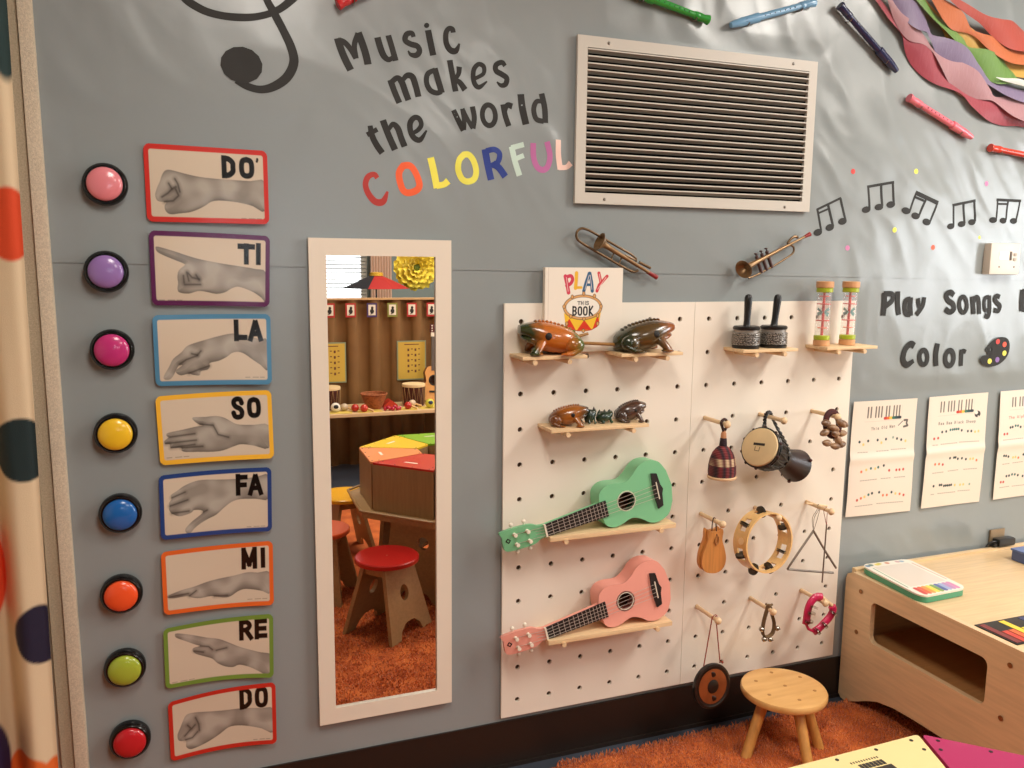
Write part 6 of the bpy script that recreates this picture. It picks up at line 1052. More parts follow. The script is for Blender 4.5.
# ------------------------------------------------------------------ streamers
def streamer(k, col, name, st):
    P = smooth_path([s for s in st], 8); n = len(P); mb = MB(); vs = []; phase = k*1.3
    for i, (x, z, w) in enumerate(P):
        a, b = P[max(i-1, 0)], P[min(i+1, n-1)]; dx, dz = b[0]-a[0], b[1]-a[1]; l = math.hypot(dx, dz)+1e-9; nx, nz = -dz/l, dx/l
        if l < 1e-6: nx, nz = 0, 1
        tw = math.sin(i*.13+phase)*.35*w
        y0 = -.024-.0045*k
        for s in (-1, -.5, 0, .5, 1):
            yy = y0+tw*s-.12*w*(1-s*s); vs.append((x+nx*w*s, min(yy, -.014), z+nz*w*s))
    m_ = 5; fs = [(i*m_+j, i*m_+j+1, (i+1)*m_+j+1, (i+1)*m_+j) for i in range(n-1) for j in range(m_-1)]
    N = len(vs); vs += [(x, y+.0004, z) for x, y, z in vs]; fs += [tuple(q+N for q in reversed(f)) for f in fs]
    mb.add(vs, fs)
    m = mat('streamer_'+name.replace(' ', '_'), col, rough=.5, sheen=.3, alpha=.84, bump=.35, bscale=90, stretch=(1, 1, .3))
    tag(mb.build('crepe_streamer', m, angle=70), {'crimson': 'crimson crepe streamer, lowest and leftmost of the bunch', 'lilac': 'lilac twisted crepe streamer between crimson and green', 'dusty pink': 'dusty pink crepe streamer lying over the crimson one', 'green': 'green twisted crepe streamer in the middle of the bunch', 'orange': 'orange crepe streamer in the upper part of the bunch', 'golden yellow': 'golden yellow crepe streamer under the orange one', 'red': 'bright red crepe streamer, topmost of the bunch', 'white': 'thin white crepe streamer near the right photo edge'}[name], 'streamer', 'rainbow of crepe streamers')
for k, (c, nm, st) in enumerate(STREAM): streamer(k, c, nm, st)

# ------------------------------------------------------------------ pine stool
t = thing('milking_stool', 'small round pine stool with four splayed legs on the rug', 'stool', (.845, -.205, 0))
sw = mat('stool_pine', '#cf9a58', col2='#e6b774', vscale=2.2, stretch=(1.5, 9, 9), rough=.35, coat=.25)
SC = Vector((.848, -.205, 0)); Ms = Matrix.Translation(SC)
MB().lathe([(.118, .176), (.126, .179), (.1285, .184), (.1285, .194), (.1255, .199), (.118, .2005)], Ms, 56).build('seat', sw, t)
for fx, fy in ((.703, -.225), (.838, -.348), (.948, -.262), (.812, -.122)):
    bot = Vector((fx, fy, .008)); top = Vector((SC.x+(fx-.826)*.5, SC.y+(fy+.240)*.5, .178))
    MB().tube([bot, top], [.0155, .0165], 18).build('leg', wood('stool_leg_pine', '#cf954e', var=.1, rough=.4, ax=2, coat=.2), t)
for k in range(7):
    c = (0, 0) if k == 6 else (.086*math.cos(R(20+60*k)), .086*math.sin(R(20+60*k)))
    MB().lathe([(.0058, .2003), (.0058, .2009), (.0005, .2010)], Matrix.Translation((SC.x+c[0]+.008, SC.y+c[1]+.005, 0)), 12).build('dowel_plug', mat('plug_brown', '#a8743c', rough=.5), t)

# ------------------------------------------------------------------ low birch play table on the right
t = thing('play_table', 'low birch play table with a cut out window in its side panel', 'table', (1.9, -.55, 0))
birch = wood('birch_ply', '#e2c298', var=.06, rough=.38, ax=1, coat=.15); birchtop = wood('birch_top', '#dfc094', var=.07, rough=.4, ax=0, coat=.15)
TX = 1.236; TY0, TY1 = -.020, -1.25; TH = .4635
Mp = Matrix(((0, 1, 0, 0), (1, 0, 0, 0), (0, 0, 1, 0), (0, 0, 0, 1)))   # prism local x -> world y, y -> world x
arch = [(-.055, .006), (-.075, .014), (-.109, .031), (-.148, .053), (-.193, .073), (-.261, .086), (-.340, .0895), (-.430, .090), (-.60, .086), (-.85, .088), (-1.00, .082), (-1.06, .060), (-1.085, .012)]
outer = [(TY0-.012, .006), (TY0, .018), (TY0, TH-.03), (TY0-.006, TH-.012), (TY0-.03, TH)]+[(TY1+.03, TH), (TY1+.006, TH-.012), (TY1, TH-.03), (TY1, .012)]+list(reversed(arch))
win_ = [(-.130, .255), (-.130, .392)]+[]
wh = rrect(-.572, -.138, .256, .396, .022, 4)
def panel(x, nm):
    MB().plate(outer, [wh], x, x+.019, Mp).build(nm, birch, t, angle=30)
panel(TX, 'side_panel'); panel(2.75, 'side_panel')
MB().box(TX+.019, 2.75, TY1+.03, TY0-.024, .444, .462, b=.001).build('table_top', birchtop, t)
MB().box(TX+.019, 2.75, TY0-.0235, TY0-.004, TH-.055, TH+.006, b=.003).build('back_rail', birchtop, t)
MB().box(TX+.019, 2.75, TY1+.012, TY1+.030, TH-.10, TH, b=.003).build('front_rail', birchtop, t)
MB().box(TX+.019, 2.75, TY1+.05, TY0-.05, .215, .232).build('shelf', wood('birch_shelf', '#b98450', var=.06, rough=.5, ax=0), t)
MB().box(TX+.019, 2.75, TY0-.024, TY0-.008, .10, .41).build('back_panel', birchtop, t)
for y, z in ((-.092, .412), (-.085, .268), (-.640, .412), (-.628, .252), (-1.15, .41), (-1.15, .25)):
    MB().lathe([(.0075, -.0022), (.0075, -.001), (.0045, 0), (.0015, .0)], Matrix.Translation((TX-.0012, y, z)) @ Matrix.Rotation(R(90), 4, 'Y'), 14).build('bolt', mat('bolt_bronze', '#9c7048', rough=.35, metal=.8), t)
# colour keyboard toy book lying on it
TT = .462
Q = [Vector((1.262, -.052, 0)), Vector((1.462, -.058, 0)), Vector((1.432, -.326, 0)), Vector((1.238, -.334, 0))]
def bil(a, b, z): return tuple((1-a)*(1-b)*Q[0]+a*(1-b)*Q[1]+a*b*Q[2]+(1-a)*b*Q[3]+Vector((0, 0, z)))
t = thing('keyboard_toy', 'flat green and white keyboard toy with rainbow keys on the table', 'toy', (1.36, -.2, TT))
def slab(a0, a1, b0, b1, z0, z1, rc_=.0, n=6):
    o = [(x, y) for x, y in rrect(a0, a1, b0, b1, rc_, n)]; nn = len(o)
    return MB().add([bil(x, y, z0) for x, y in o]+[bil(x, y, z1) for x, y in o], [tuple(range(nn)), tuple(range(2*nn-1, nn-1, -1))]+[(i, (i+1) % nn, (i+1) % nn+nn, i+nn) for i in range(nn)])
slab(0, 1, 0, 1, TT+.0020, TT+.020, .14).build('base', mat('toy_green', '#4f9c78', rough=.35), t)
cvt = Canvas(1.0, 1.35, 150, 200, '#ece3d4')
cvt.poly([(.14, .16), (.86, .16), (.88, 1.0), (.12, 1.0)], '#ddd0c2'); cvt.line([(.10, .2), (.06, 1.0)], .02, '#3c8f6c'); cvt.line([(.92, .2), (.95, .95)], .02, '#b5563c', op=.8)
for k, c in enumerate(['#c8282c', '#e2582c', '#f0952c', '#f2d63c', '#6f9a2c', '#2c4f9c', '#93a4cf', '#b583b8', '#cf7fb0']): cvt.line([(.10+.8*(k+.5)/9, 1.08), (.10+.8*(k+.5)/9, 1.27)], .088, c)
for x, y, c in ((.08, .09, '#5a7fa0'), (.16, .07, '#3a6a5a'), (.28, .08, '#e0cf3c'), (.34, .06, '#cfc040'), (.5, .07, '#d07a4a'), (.8, .08, '#8aa8b8'), (.72, .07, '#c89a9a')): cvt.ell(x, y, .045, .04, c, soft=3)
a_ = 1.15
def tpos(U, V):
    q = np.array([[list(v) for v in Q]])[0]; P_ = (1-U)[..., None]*(1-V)[..., None]*q[0]+U[..., None]*(1-V)[..., None]*q[1]+U[..., None]*V[..., None]*q[2]+(1-U)[..., None]*V[..., None]*q[3]; P_[..., 2] = TT+.0253; return P_
qx = np.abs(cvt.X-.5)-(.5-.15); qy = np.abs(cvt.Y-.675)-(.675-.15); keep = (np.hypot(np.maximum(qx, 0), np.maximum(qy, 0))-.15) <= .004
cvt.mesh('printed_top', tpos, vcol('toy_print', rough=.3, coat=.3), keep=keep, parent=t, thick=.0006, tv=(0, 0, -1))
slab(0, 1, 0, 1, TT+.020, TT+.0245, .14).build('white_rim', mat('toy_white', '#e9e0d2', rough=.35), t)
# colour keyboard mat
t = thing('keyboard_mat', 'black mat printed with rainbow piano keys at the table edge', 'mat', (1.42, -.58, TT))
MB().box(1.260, 1.62, -.635, -.500, TT+.0003, TT+.003, b=.001).build('sheet', mat('mat_black', '#14100f', rough=.4), t)
for k, c in enumerate(['#7a1c20', '#c9372a', '#e0602a', '#f2cf3a', '#f2e23c', '#3c5a2c', '#24346a', '#2a3a8c', '#5a2c4a', '#7a3a5a', '#2a5a7a']):
    x = 1.268+k*.0255; MB().box(x, x+.021, -.628, -.56 if k % 3 else -.508, TT+.0028, TT+.0038).build('key', mat('key%d' % k, c, rough=.35), t, smooth=False)
# plug and blue thing
t = thing('power_adapter', 'black power adapter plugged into a steel wall outlet', 'adapter', (1.95, -.03, .43))
MB().box(1.895, 1.965, -.019, -.012, .460, .530, b=.002).build('outlet_plate', mat('outlet_steel', '#9a8468', rough=.4, metal=.5), t)
MB().box(1.905, 1.985, -.050, -.019, .474, .502, b=.006).build('adapter_body', bk, t)
MB().box(1.890, 1.925, -.042, -.019, .472, .488, b=.004).build('plug', bk, t)
MB().tube(smooth_path([(1.900, -.040, .492), (1.882, -.040, .496), (1.864, -.038, .488), (1.856, -.034, .4765)], 5), .0028, 8).build('cable', bk, t)
t = thing('plastic_box', 'small blue lidded box cut by the right edge of the photo', 'box', (1.9, -.2, TT))
MB().box(1.858, 1.96, -.225, -.135, TT+.0003, TT+.035, b=.006).build('box_body', mat('box_blue', '#4a5c8c', rough=.3), t)
MB().box(1.855, 1.963, -.228, -.132, TT+.035, TT+.043, b=.003).build('lid', mat('lid_blue', '#5a6fa5', rough=.3), t)

# ------------------------------------------------------------------ octagonal rainbow table made of eight wedge drums
OC = Vector((.256, -1.4804, 0)); OR = .4116; OT = R(23.41)
vert = lambda k, r_=OR: Vector((OC.x+r_*math.cos(OT+k*math.pi/4), OC.y+r_*math.sin(OT+k*math.pi/4), 0))
t = thing('drum_table_base', 'octagonal birch base carrying the eight wedge drums', 'table base', (OC.x, OC.y, 0))
birch2 = wood('birch_dark', '#a5845a', var=.08, rough=.45, ax=0)
tray = MB().add([tuple(vert(k, r_)+Vector((0, 0, z))) for z in (.405, .428) for r_ in (.455,) for k in range(8)], [tuple(range(8)), tuple(range(15, 7, -1))]+[(k, (k+1) % 8, (k+1) % 8+8, k+8) for k in range(8)])
tray.build('tray', birch2, t, smooth=False)
for k in range(8):
    a, b = vert(k, .462), vert(k+1, .462); MB().tube([a+Vector((0, 0, .434)), b+Vector((0, 0, .434))], .006, 6).build('tray_lip', birch2, t)
lp = [(-.17, .012), (-.12, .372), (-.12, .405), (.12, .405), (.12, .372), (.17, .012), (.09, .012), (.06, .05), (0, .07), (-.06, .05), (-.09, .012)]
for k in range(4):
    a = OT+math.pi/8+k*math.pi/2; Ml = Matrix.Translation(OC+Vector((.27*math.cos(a), .27*math.sin(a), 0))) @ Matrix.Rotation(a+math.pi/2, 4, 'Z')
    MB().plate(lp, [circ(-.04, .28, .028, 16), circ(.045, .17, .028, 16)], -.010, .010, Ml).build('leg_panel', birch2, t)
MB().plate(circ(0, 0, .30, 4, a0=0), [circ(0, 0, .12, 12)], 0, .018, Matrix.Translation(OC+Vector((0, 0, .16))) @ Matrix.Rotation(R(90), 4, 'X')).build('lower_shelf', birch2, t)
WC = [('magenta', '#a8245a'), ('cream', '#e2cd92'), ('red', '#c32a22'), ('orange', '#e8935a'), ('yellow', '#e9c22a'), ('green', '#7fb428'), ('blue', '#2f6fb0'), ('purple', '#6a4a90')]
WL = {'magenta': 'magenta topped wedge drum at the bottom right photo corner', 'cream': 'cream topped wedge drum in front of the pine stool', 'red': 'red topped wedge drum of the rainbow table in the mirror', 'orange': 'orange topped wedge drum of the rainbow table in the mirror', 'yellow': 'yellow topped wedge drum of the rainbow table in the mirror', 'green': 'green topped wedge drum behind the yellow one in the mirror', 'blue': 'blue topped wedge drum on the far side of the table', 'purple': 'purple topped wedge drum beside the magenta one'}
side_m = wood('drum_side', '#9c7c56', var=.07, rough=.42, ax=2, coat=.1)
for k, (cn, c) in enumerate(WC):
    a, b, ci_, di = vert(k), vert(k+1), vert(k+1, .135), vert(k, .135)
    cen = (a+b+ci_+di)/4
    def inset(pts, d):
        out = []; n = len(pts)
        for i in range(n):
            p0, p1, p2 = pts[i-1], pts[i], pts[(i+1) % n]; e1 = (p1-p0).normalized(); e2 = (p2-p1).normalized(); n1 = Vector((-e1.y, e1.x, 0)); n2 = Vector((-e2.y, e2.x, 0))
            out.append(p1+(n1+n2)/(1+n1.dot(n2))*d)
        return out
    pts = inset([a, b, ci_, di], .0035)
    t = thing('wedge_drum', WL[cn], 'drum', (cen.x, cen.y, .4285), 'wedge drums of the rainbow table')
    def fan(P_, z0, z1):
        n = len(P_); return MB().add([(p.x, p.y, z0) for p in P_]+[(p.x, p.y, z1) for p in P_], [tuple(range(n-1, -1, -1)), tuple(range(n, 2*n))]+[(i, (i+1) % n, (i+1) % n+n, i+n) for i in range(n)])
    def roundc(P_, r_):
        out = []; n = len(P_)
        for i in range(n):
            p0, p1, p2 = P_[i-1], P_[i], P_[(i+1) % n]; q0 = p1+(p0-p1).normalized()*r_; q2 = p1+(p2-p1).normalized()*r_
            for s in (0, .25, .5, .75, 1): out.append(q0*(1-s)**2+p1*2*s*(1-s)+q2*s*s)
        return out
    fan(roundc(pts, .008), .4289, .6290).build('box_body', side_m, t, angle=60)
    fan(roundc(pts, .010), .6290, .6377).build('top_plate', mat('wedge_'+cn, c, rough=.32, spec=.35, coat=.15), t, angle=60)
    pin = inset(pts, .011); e = (pin[1]-pin[0]); nn_ = Vector((-e.y, e.x, 0)).normalized()
    for s in (.04, .34, .66, .965): 
        p = pin[0]+e*s; MB().lathe([(.0035, .6372), (.0035, .6383), (.0003, .6384)], Matrix.Translation(p), 10).build('screw', mat('screw_black', '#17120e', rough=.5), t)
    for p in (pin[1]+(pin[2]-pin[1])*.13, pin[0]+(pin[3]-pin[0])*.13, pin[2], pin[3]): MB().lathe([(.0035, .6372), (.0035, .6383), (.0003, .6384)], Matrix.Translation(p), 10).build('screw', mat('screw_black', ''), t)
    if cn == 'cream':
        mk = MB()
        for i in range(11): x = .222+i*.0056; mk.box(x-.0011, x+.0011, -1.1345-.0000, -1.1300, .6377, .6382)
        for i in range(7): x = .232+i*.0075; mk.box(x-.003, x+.003, -1.153, -1.140, .6310, .6383)
        mk.box(.228, .286, -1.170, -1.156, .6377, .6382); mk.build('printed_mark', mat('print_black', ''), t, smooth=False)
    else:
        m_ = (pin[0]+pin[1])/2+nn_*.055; ev = e.normalized(); fan([m_-ev*.035, m_+ev*.035, m_+ev*.028+nn_*.012, m_-ev*.028+nn_*.012], .6377, .6381).build('sticker', mat('sticker_white', '#e9e0cf', rough=.4), t, smooth=False)
# panel leg stools seen in the mirror
def stool(lb, cx, cy, col, name, ang, r_=.128, h=.32):
    t = thing('panel_stool', lb, 'stool', (cx, cy, 0), 'round seated stools around the rainbow table')
    T_ = Matrix.Translation((cx, cy, 0)) @ Matrix.Rotation(ang, 4, 'Z')
    MB().lathe([(r_-.006, h-.022), (r_, h-.018), (r_, h-.004), (r_-.004, h), (.0005, h)], T_, 48).build('seat', mat('seat_'+name, col, rough=.3, coat=.2), t)
    pl = [(-.135, .010), (-.092, h-.022), (.092, h-.022), (.135, .010), (.075, .010), (.060, .045), (.030, .068), (0, .072), (-.030, .068), (-.060, .045), (-.075, .010)]
    for s in (-1, 1):
        Ms_ = T_ @ Matrix.Translation((0, s*.118, 0)) @ Matrix.Rotation(s*R(13), 4, 'X')
        MB().plate(pl, [circ(.0, .185, .026, 16, .032)], -.008, .008, Ms_).build('leg_panel', birch2, t)
    MB().box(-.08, .08, -.055, .055, h-.060, h-.0225).xf(T_).build('seat_block', birch2, t)
    MB().ball((0, 0, h), (.002, .002, .0012), 8).xf(T_).build('screw_cap', mat('sticker_white', ''), t)
stool('red topped stool on the orange rug in the mirror', -.118, -1.055, '#b51f1c', 'red', math.atan2(-.657, .754))
stool('orange topped stool at the left edge of the mirror', -.320, -1.490, '#dd5a2c', 'orange', .5)
stool('yellow topped stool beside the table in the mirror', -.125, -2.020, '#e0a41f', 'yellow', 1.4, r_=.135)
# low shelf along the brown divider
t = thing('low_shelf', 'low birch shelf of toys in front of the brown divider', 'shelf', (.5, -3.65, 0))
MB().box(-.9, 1.5, -3.86, -3.45, .44, .462, b=.002).build('top_board', birchtop, t)
for x in (-.9, .78, 1.48): MB().box(x, x+.02, -3.85, -3.46, .0, .44).build('leg_panel', birch2, t)
t = thing('room_divider', 'tall brown corrugated screen behind the toy shelf', 'screen', (.3, -3.93, 0))
n = 480; vs = []
for i in range(n+1):
    x = -1.2+2.9*i/n; ph = (x-.062)/.161*2*math.pi; s = math.sin(ph); y = -3.925+.022*math.copysign(abs(s)**.6, s)
    vs += [(x, y, 0), (x, y, 1.215), (x, y-.006, 0), (x, y-.006, 1.215)]
fs = []
for i in range(n): a = i*4; b = a+4; fs += [(a, b, b+1, a+1), (a+2, a+3, b+3, b+2), (a+1, b+1, b+3, a+3)]
MB().add(vs, fs).build('corrugated_sheet', mat('brown_card', '#7f5a30', rough=.75, var=.08, vscale=6), t)
MB().box(-1.2, 1.7, -3.96, -3.895, 1.213, 1.226).build('top_trim', mat('tan_edge', '#c8a070', rough=.7), t)
for i, x in enumerate((-.045, .100, .250, .404, .555, .700, .850, 1.0)):
    c, l = [('#b8302c', 'red'), ('#b8302c', 'red'), ('#b8302c', 'red'), ('#4a3566', 'purple'), ('#8a8a3c', 'olive green'), ('#b8302c', 'red'), ('#c23a4a', 'red'), ('#4a3566', 'purple')][i]
    pos_ = ['first', 'second', 'third', 'fourth', 'fifth', 'sixth', 'seventh', 'eighth'][i]
    t = thing('picture_card', f'small {l} framed picture card, {pos_} from the left on the brown divider', 'card', (x, -3.90, 1.09), 'row of picture cards on the divider')
    MB().box(x-.037, x+.037, -3.902, -3.898, 1.088, 1.190).build('border', mat('card_'+l.replace(' ', '_'), c, rough=.5), t, smooth=False)
    MB().box(x-.026, x+.026, -3.8985, -3.8965, 1.102, 1.178).build('white_field', mat('sticker_white', ''), t, smooth=False)
    MB().ball((x+.002, -3.8965, 1.155), (.010, .001, .011), 10).ball((x, -3.8965, 1.132), (.015, .001, .017), 10).tube([(x-.012, -3.896, 1.110), (x+.010, -3.896, 1.120)], .003, 6).build('drawing', mat('print_black', ''), t)
for x, l in ((.100, 'left'), (.695, 'right')):
    t = thing('music_poster', f'yellow framed music notes poster on the {l} of the brown divider', 'poster', (x, -3.9, .62), 'posters on the divider')
    MB().box(x-.110, x+.110, -3.902, -3.894, .617, .910).build('frame', mat('poster_frame', '#8f9a7c', rough=.5), t, smooth=False)
    MB().box(x-.101, x+.101, -3.8945, -3.8925, .626, .901).build('print', mat('poster_yellow', '#d2b04c', rough=.45), t, smooth=False)
    m = MB(); m.box(x-.055, x+.055, -3.893, -3.892, .880, .886)
    for r_ in range(5):
        for q5 in range(4): m.box(x-.032+q5*.027, x-.018+q5*.027, -3.893, -3.892, .845-r_*.040-.012*(q5 % 2 == 0), .852-r_*.040)
    m.build('printed_notes', mat('poster_ink', '#6b3c2a', rough=.6), t, smooth=False)
ST = .4625
for x, y, l in ((.655, -3.68, 'right'), (.050, -3.70, 'left')):
    t = thing('hide_drum', f'small dark red laced drum below the {l} poster', 'drum', (x, y, ST), 'laced drums on the shelf'); M = Matrix.Translation((x, y, ST))
    MB().lathe([(.072, 0), (.078, .01), (.080, .14), (.083, .150)], M, 28).build('shell', mat('drum_red', '#481c1a', rough=.5), t)
    MB().lathe([(.084, .138), (.085, .152), (.082, .158), (.0005, .160)], M, 28).build('skin', mat('drum_skin', ''), t)
    b = MB()
    for k in range(14): a0 = 2*math.pi*k/14; b.tube([(x+.084*math.cos(a0), y+.084*math.sin(a0), ST+.140), (x+.0815*math.cos(a0+.22), y+.0815*math.sin(a0+.22), ST+.01), (x+.084*math.cos(a0+.448), y+.084*math.sin(a0+.448), ST+.140)], .0016, 6)
    b.build('lacing', mat('lace_cream', '#b89868', rough=.7), t)
t = thing('wicker_basket', 'small woven wicker basket in the middle of the toy shelf', 'basket', (.354, -3.62, ST)); M = Matrix.Translation((.354, -3.62, ST))
MB().lathe([(.0005, .002), (.048, 0), (.060, .02), (.080, .07), (.092, .105), (.088, .106), (.074, .068), (.052, .014), (.0005, .010)], M, 32).build('woven_bowl', mat('wicker', '#9c5a34', rough=.8, var=.25, vscale=60, bump=.8, bscale=120), t)
MB().tube([(.354+.091*math.cos(a), -3.62+.091*math.sin(a), ST+.106) for a in np.linspace(0, 2*math.pi, 33)[:-1]], .005, 8, closed=True).build('rim', mat('wicker', ''), t)
# small guitar
t = thing('small_guitar', 'small pale guitar leaning at the right end of the toy shelf', 'guitar', (.795, -3.72, ST)); gw = mat('guitar_spruce', '#d89c5c', rough=.35, coat=.3)
Mg2 = Matrix.Translation((.812, -3.735, ST+.001)) @ Matrix.Rotation(R(9), 4, 'X') @ Matrix.Rotation(R(3), 4, 'Y')
hp = smooth_path([(0, 0), (.05, .006), (.085, .04), (.092, .085), (.075, .13), (.058, .155), (.062, .19), (.066, .225), (.045, .262), (.010, .27)], 4); lp2 = hp+[(-x, z) for x, z in reversed(hp)][:-1]
Mr = Matrix.Rotation(math.pi, 4, 'Z')
MB().plate(lp2, [circ(0, .165, .030, 20)], .030, .033).xf(Mg2).build('soundboard', gw, t); nn = len(lp2)
MB().add([(x, y, z) for y in (-.03, .030) for x, z in lp2], [tuple(range(nn))]+[(i, (i+1) % nn, (i+1) % nn+nn, i+nn) for i in range(nn)]).xf(Mg2).build('body_side', wood('guitar_side', '#7a4422', rough=.4), t)
MB().plate(circ(0, .165, .040, 24), [circ(0, .165, .030, 24)], .0332, .0345).xf(Mg2).build('rosette', mat('fingerboard', ''), t)
MB().box(-.020, .020, .020, .036, .235, .485).xf(Mg2).build('neck', mat('fretboard_grey', '#5a4f48', rough=.5), t)
MB().box(-.024, .024, .018, .037, .485, .515).xf(Mg2).build('nut_area', mat('ivory_plastic', '#e9dfcc'), t)
MB().box(-.030, .030, .014, .032, .515, .575, b=.004).xf(Mg2).build('headstock', mat('guitar_head', '#5a1c1c', rough=.4), t)
for z in (.527, .545, .563):
    for s in (-1, 1): MB().ball((s*.018, .036, z), .006, 8).xf(Mg2).build('tuning_peg', mat('ivory_plastic', ''), t)
MB().box(-.035, .035, .033, .040, .075, .088).xf(Mg2).build('bridge', mat('fingerboard', ''), t)
# small toys along the shelf edge
def maraca(x, y, c, l, hd=(.06, .03, 0)):
    t = thing('maraca', l, 'maraca', (x, y, ST), 'small shakers on the toy shelf'); MB().ball((x, y, ST+.027), (.027, .027, .0265), 16).build('head', mat('maraca_'+c[1:], c, rough=.3, coat=.3), t)
    MB().tube([(x+.02, y, ST+.024), (x+hd[0], y+hd[1], ST+.009)], [.007, .0085], 10).build('handle', mat('maraca_handle', '#d8b078', rough=.5), t)
maraca(.205, -3.53, '#b8281f', 'red maraca left of the wicker basket')
maraca(.262, -3.50, '#c4382a', 'bright red maraca nearest the wicker basket')
maraca(.140, -3.58, '#c8b49a', 'pale maraca behind the red one')
maraca(.575, -3.52, '#b4241c', 'dark red maraca below the right drum')
maraca(.625, -3.60, '#d8c0a4', 'pale round maraca right of the red maraca')
for x, y, c, c2, l in ((.075, -3.55, '#e8e4d8', '#17161a', 'black and white ball at the left end of the shelf'), (.735, -3.53, '#c9c64c', '#1f3050', 'yellow ball with dark spot at the right end of the shelf')):
    t = thing('toy_ball', l, 'ball', (x, y, ST)); MB().ball((x, y, ST+.033), .033, 18).build('ball_skin', mat('ball_'+c[1:], c, rough=.4), t); MB().ball((x, y+.024, ST+.040), (.018, .012, .016), 12).build('dark_spot', mat('spot_'+c2[1:], c2, rough=.4), t)
t = thing('jingle_bells', 'raspberry red cluster of jingle bells on the shelf edge', 'bells', (.455, -3.51, ST)); 
for k in range(7): MB().ball((.41+.017*k, -3.51+.014*(k % 2), ST+.014+.010*(k % 3 == 1)), .014, 12).build('bell', mat('raspberry', '#b01f3c', rough=.3, coat=.3), t)
tag(MB().prism([(.42, 0), (.53, 0), (.52, .022), (.475, .055), (.43, .02)], -3.72, -3.62).xf(Matrix.Translation((0, 0, ST))).build('red_block', mat('block_red', '#b5321f', rough=.5)), 'red roof shaped wooden block right of the wicker basket', 'block')
random.seed(9)
for i, (x, y, a) in enumerate(((.10, -3.53, .2), (.30, -3.52, -.1), (.56, -3.54, .3), (.74, -3.55, -.2))):
    tag(MB().box(-.085, .085, -.05, .05, 0, .0016).xf(Matrix.Translation((x, y, ST+.0003)) @ Matrix.Rotation(a, 4, 'Z')).build('paper_sheet', mat('yellow_paper', '#d9bf5c', rough=.7), smooth=False), ['yellow paper sheet under the maracas, left on the shelf', 'yellow paper sheet in front of the wicker basket', 'yellow paper sheet below the right drum', 'yellow paper sheet at the right end of the shelf'][i], 'paper', 'yellow paper sheets')
# parasol behind the divider
t = thing('small_parasol', 'small black red and yellow parasol standing behind the brown divider', 'umbrella', (.540, -4.4, 0))
ux, uy, ur, uz0, uz1 = .540, -4.40, .262, 1.283, 1.395; nseg = 8
cols = {0: '#c9a02c', 1: '#a8221f', 2: '#a8221f', 3: '#24242c', 4: '#24242c', 5: '#24242c', 6: '#a8221f', 7: '#c9a02c'}
for k in range(nseg):
    a0, a1 = 2*math.pi*(k-.0)/nseg-.35, 2*math.pi*(k+1)/nseg-.35; vs = []; fs = []
    for i in range(7):
        s = i/6
        for j in range(5):
            a = a0+(a1-a0)*j/4; rr2 = ur*s*(1-.05*math.sin(math.pi*j/4)*s); z = uz1-(uz1-uz0)*s**1.15; vs.append((ux+rr2*math.cos(a), uy+rr2*math.sin(a), z))
    fs = [(i*5+j, i*5+j+1, (i+1)*5+j+1, (i+1)*5+j) for i in range(6) for j in range(4)]; N = len(vs); vs += [(x, y, z-.001) for x, y, z in vs]; fs += [tuple(q+N for q in reversed(f)) for f in fs]
    MB().add(vs, fs).build('canopy_panel', mat('canopy_'+cols[k][1:], cols[k], rough=.7), t)
MB().lathe([(.055, uz1-.016), (.052, uz1+.010), (.0005, uz1+.014)], Matrix.Translation((ux, uy, 0)), 20).build('yellow_crown', mat('canopy_c9a02c', ''), t)
MB().lathe([(.006, .03), (.006, uz1)], Matrix.Translation((ux, uy, 0)), 12).build('pole', bk, t)
MB().lathe([(.14, 0), (.14, .02), (.03, .035), (.012, .05)], Matrix.Translation((ux, uy, 0)), 28).build('base', bk, t)
for k in range(8): a = 2*math.pi*k/8-.35; MB().tube([(ux, uy, uz1-.05), (ux+ur*.97*math.cos(a), uy+ur*.97*math.sin(a), uz0-.001)], .002, 6).build('rib', bk, t)
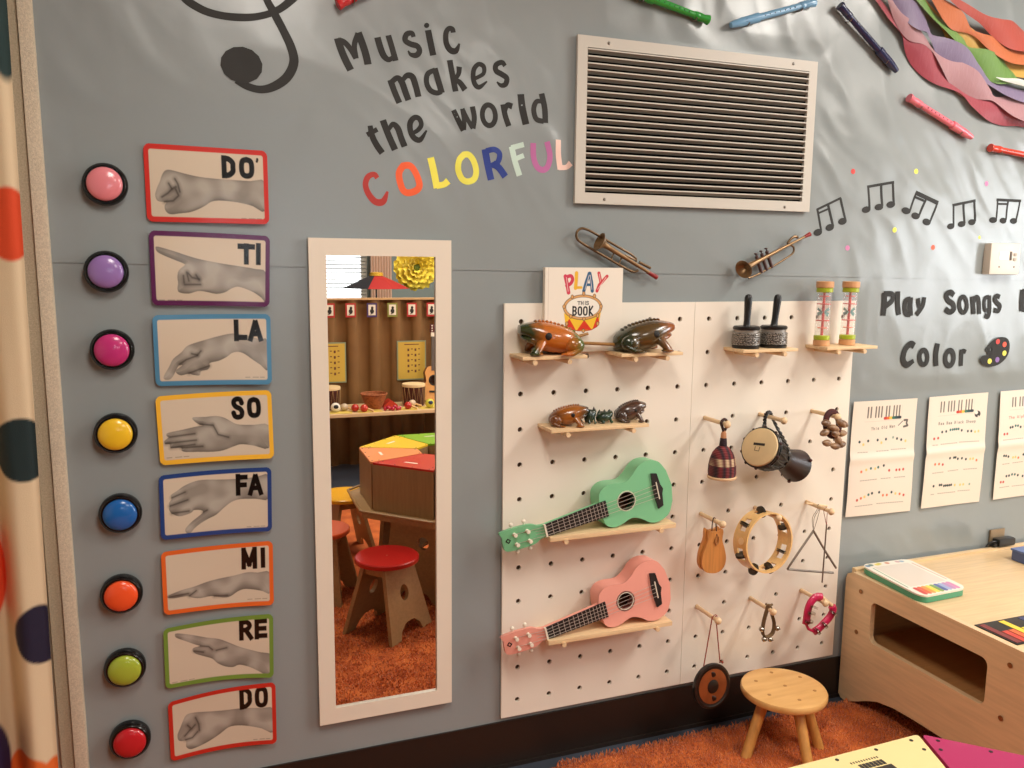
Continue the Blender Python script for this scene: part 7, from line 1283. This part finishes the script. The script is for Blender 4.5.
# tissue flower
t = thing('tissue_flower', 'huge yellow tissue paper flower hanging beyond the brown divider', 'flower', (.905, -4.6, 1.25))
fm = mat('yellow_tissue', '#f2dc4a', rough=.7, sheen=.3, var=.08, vscale=30); fc = Vector((.905, -4.60, 1.445)); random.seed(12)
for ring_, (npet, rl_, w_, tilt_) in enumerate(((9, .180, .190, .15), (10, .165, .170, .40), (9, .135, .140, .7), (8, .100, .110, 1.0), (7, .065, .08, 1.25))):
    for k in range(npet):
        a = 2*math.pi*(k+.5*(ring_ % 2))/npet+random.uniform(-.1, .1); vs = []; m_, n_ = 9, 9
        for i in range(m_):
            s = i/(m_-1); wid = w_*math.sin(math.pi*min(1, .12+s*.72))**.5
            for j in range(n_):
                q6 = (j/(n_-1)-.5)*2; rr3 = rl_*s; off = q6*wid/2
                ruf = .011*s*math.sin(q6*7+k*2+s*5)+.004*math.sin(q6*13+k)*s
                out_ = rl_*s*math.sin(tilt_*s)*.8+ruf+.010*ring_; rad = rl_*s*math.cos(tilt_*s*.7)+.006*math.sin(q6*7+k)*s
                vs.append((fc.x+rad*math.cos(a)-off*math.sin(a), fc.y+out_, fc.z+rad*math.sin(a)+off*math.cos(a)))
        fs = [(i*n_+j, i*n_+j+1, (i+1)*n_+j+1, (i+1)*n_+j) for i in range(m_-1) for j in range(n_-1)]; N = len(vs); vs += [(x, y-.0006, z) for x, y, z in vs]; fs += [tuple(q+N for q in reversed(f)) for f in fs]
        MB().add(vs, fs).build('petal', fm, t, angle=80)
MB().ball(fc+Vector((0, .045, 0)), (.030, .02, .030), 12).build('green_centre', mat('flower_green', '#5a6a24', rough=.8, bump=1, bscale=90), t)
MB().tube([fc+Vector((0, -.01, .02)), (fc.x, fc.y-.01, CEIL)], .001, 5).build('hanging_thread', mat('fish_line', ''), t)
# pleated pale pink curtain beside the window
vs = []; n = 90
for i in range(n+1):
    x = .705+.20*i/n; y = YB+.09+.018*math.sin(i*.55); vs += [(x, y, .1), (x, y, 2.45), (x, y-.003, .1), (x, y-.003, 2.45)]
fs = []
for i in range(n): a = i*4; b = a+4; fs += [(a, b, b+1, a+1), (a+2, a+3, b+3, b+2), (a+1, b+1, b+3, a+3), (a, a+2, b+2, b)]
tag(MB().add(vs, fs).build('curtain', mat('pink_curtain', '#f3d8c6', rough=.8)), 'pale pink pleated curtain right of the bright window', 'curtain')

# everything on and around the toy shelf stands a touch further back
for o in C.objects:
    if o.parent is None and o.type in ('MESH', 'EMPTY') and o.get('kind') != 'structure' and -4.9 < o.location.y < -3.3 and o.location.z < 2.0 and o.get('category'): o.location.y -= .035

# ------------------------------------------------------------------ tidy the helper property
for o in D.objects:
    if '_o' in o: del o['_o']
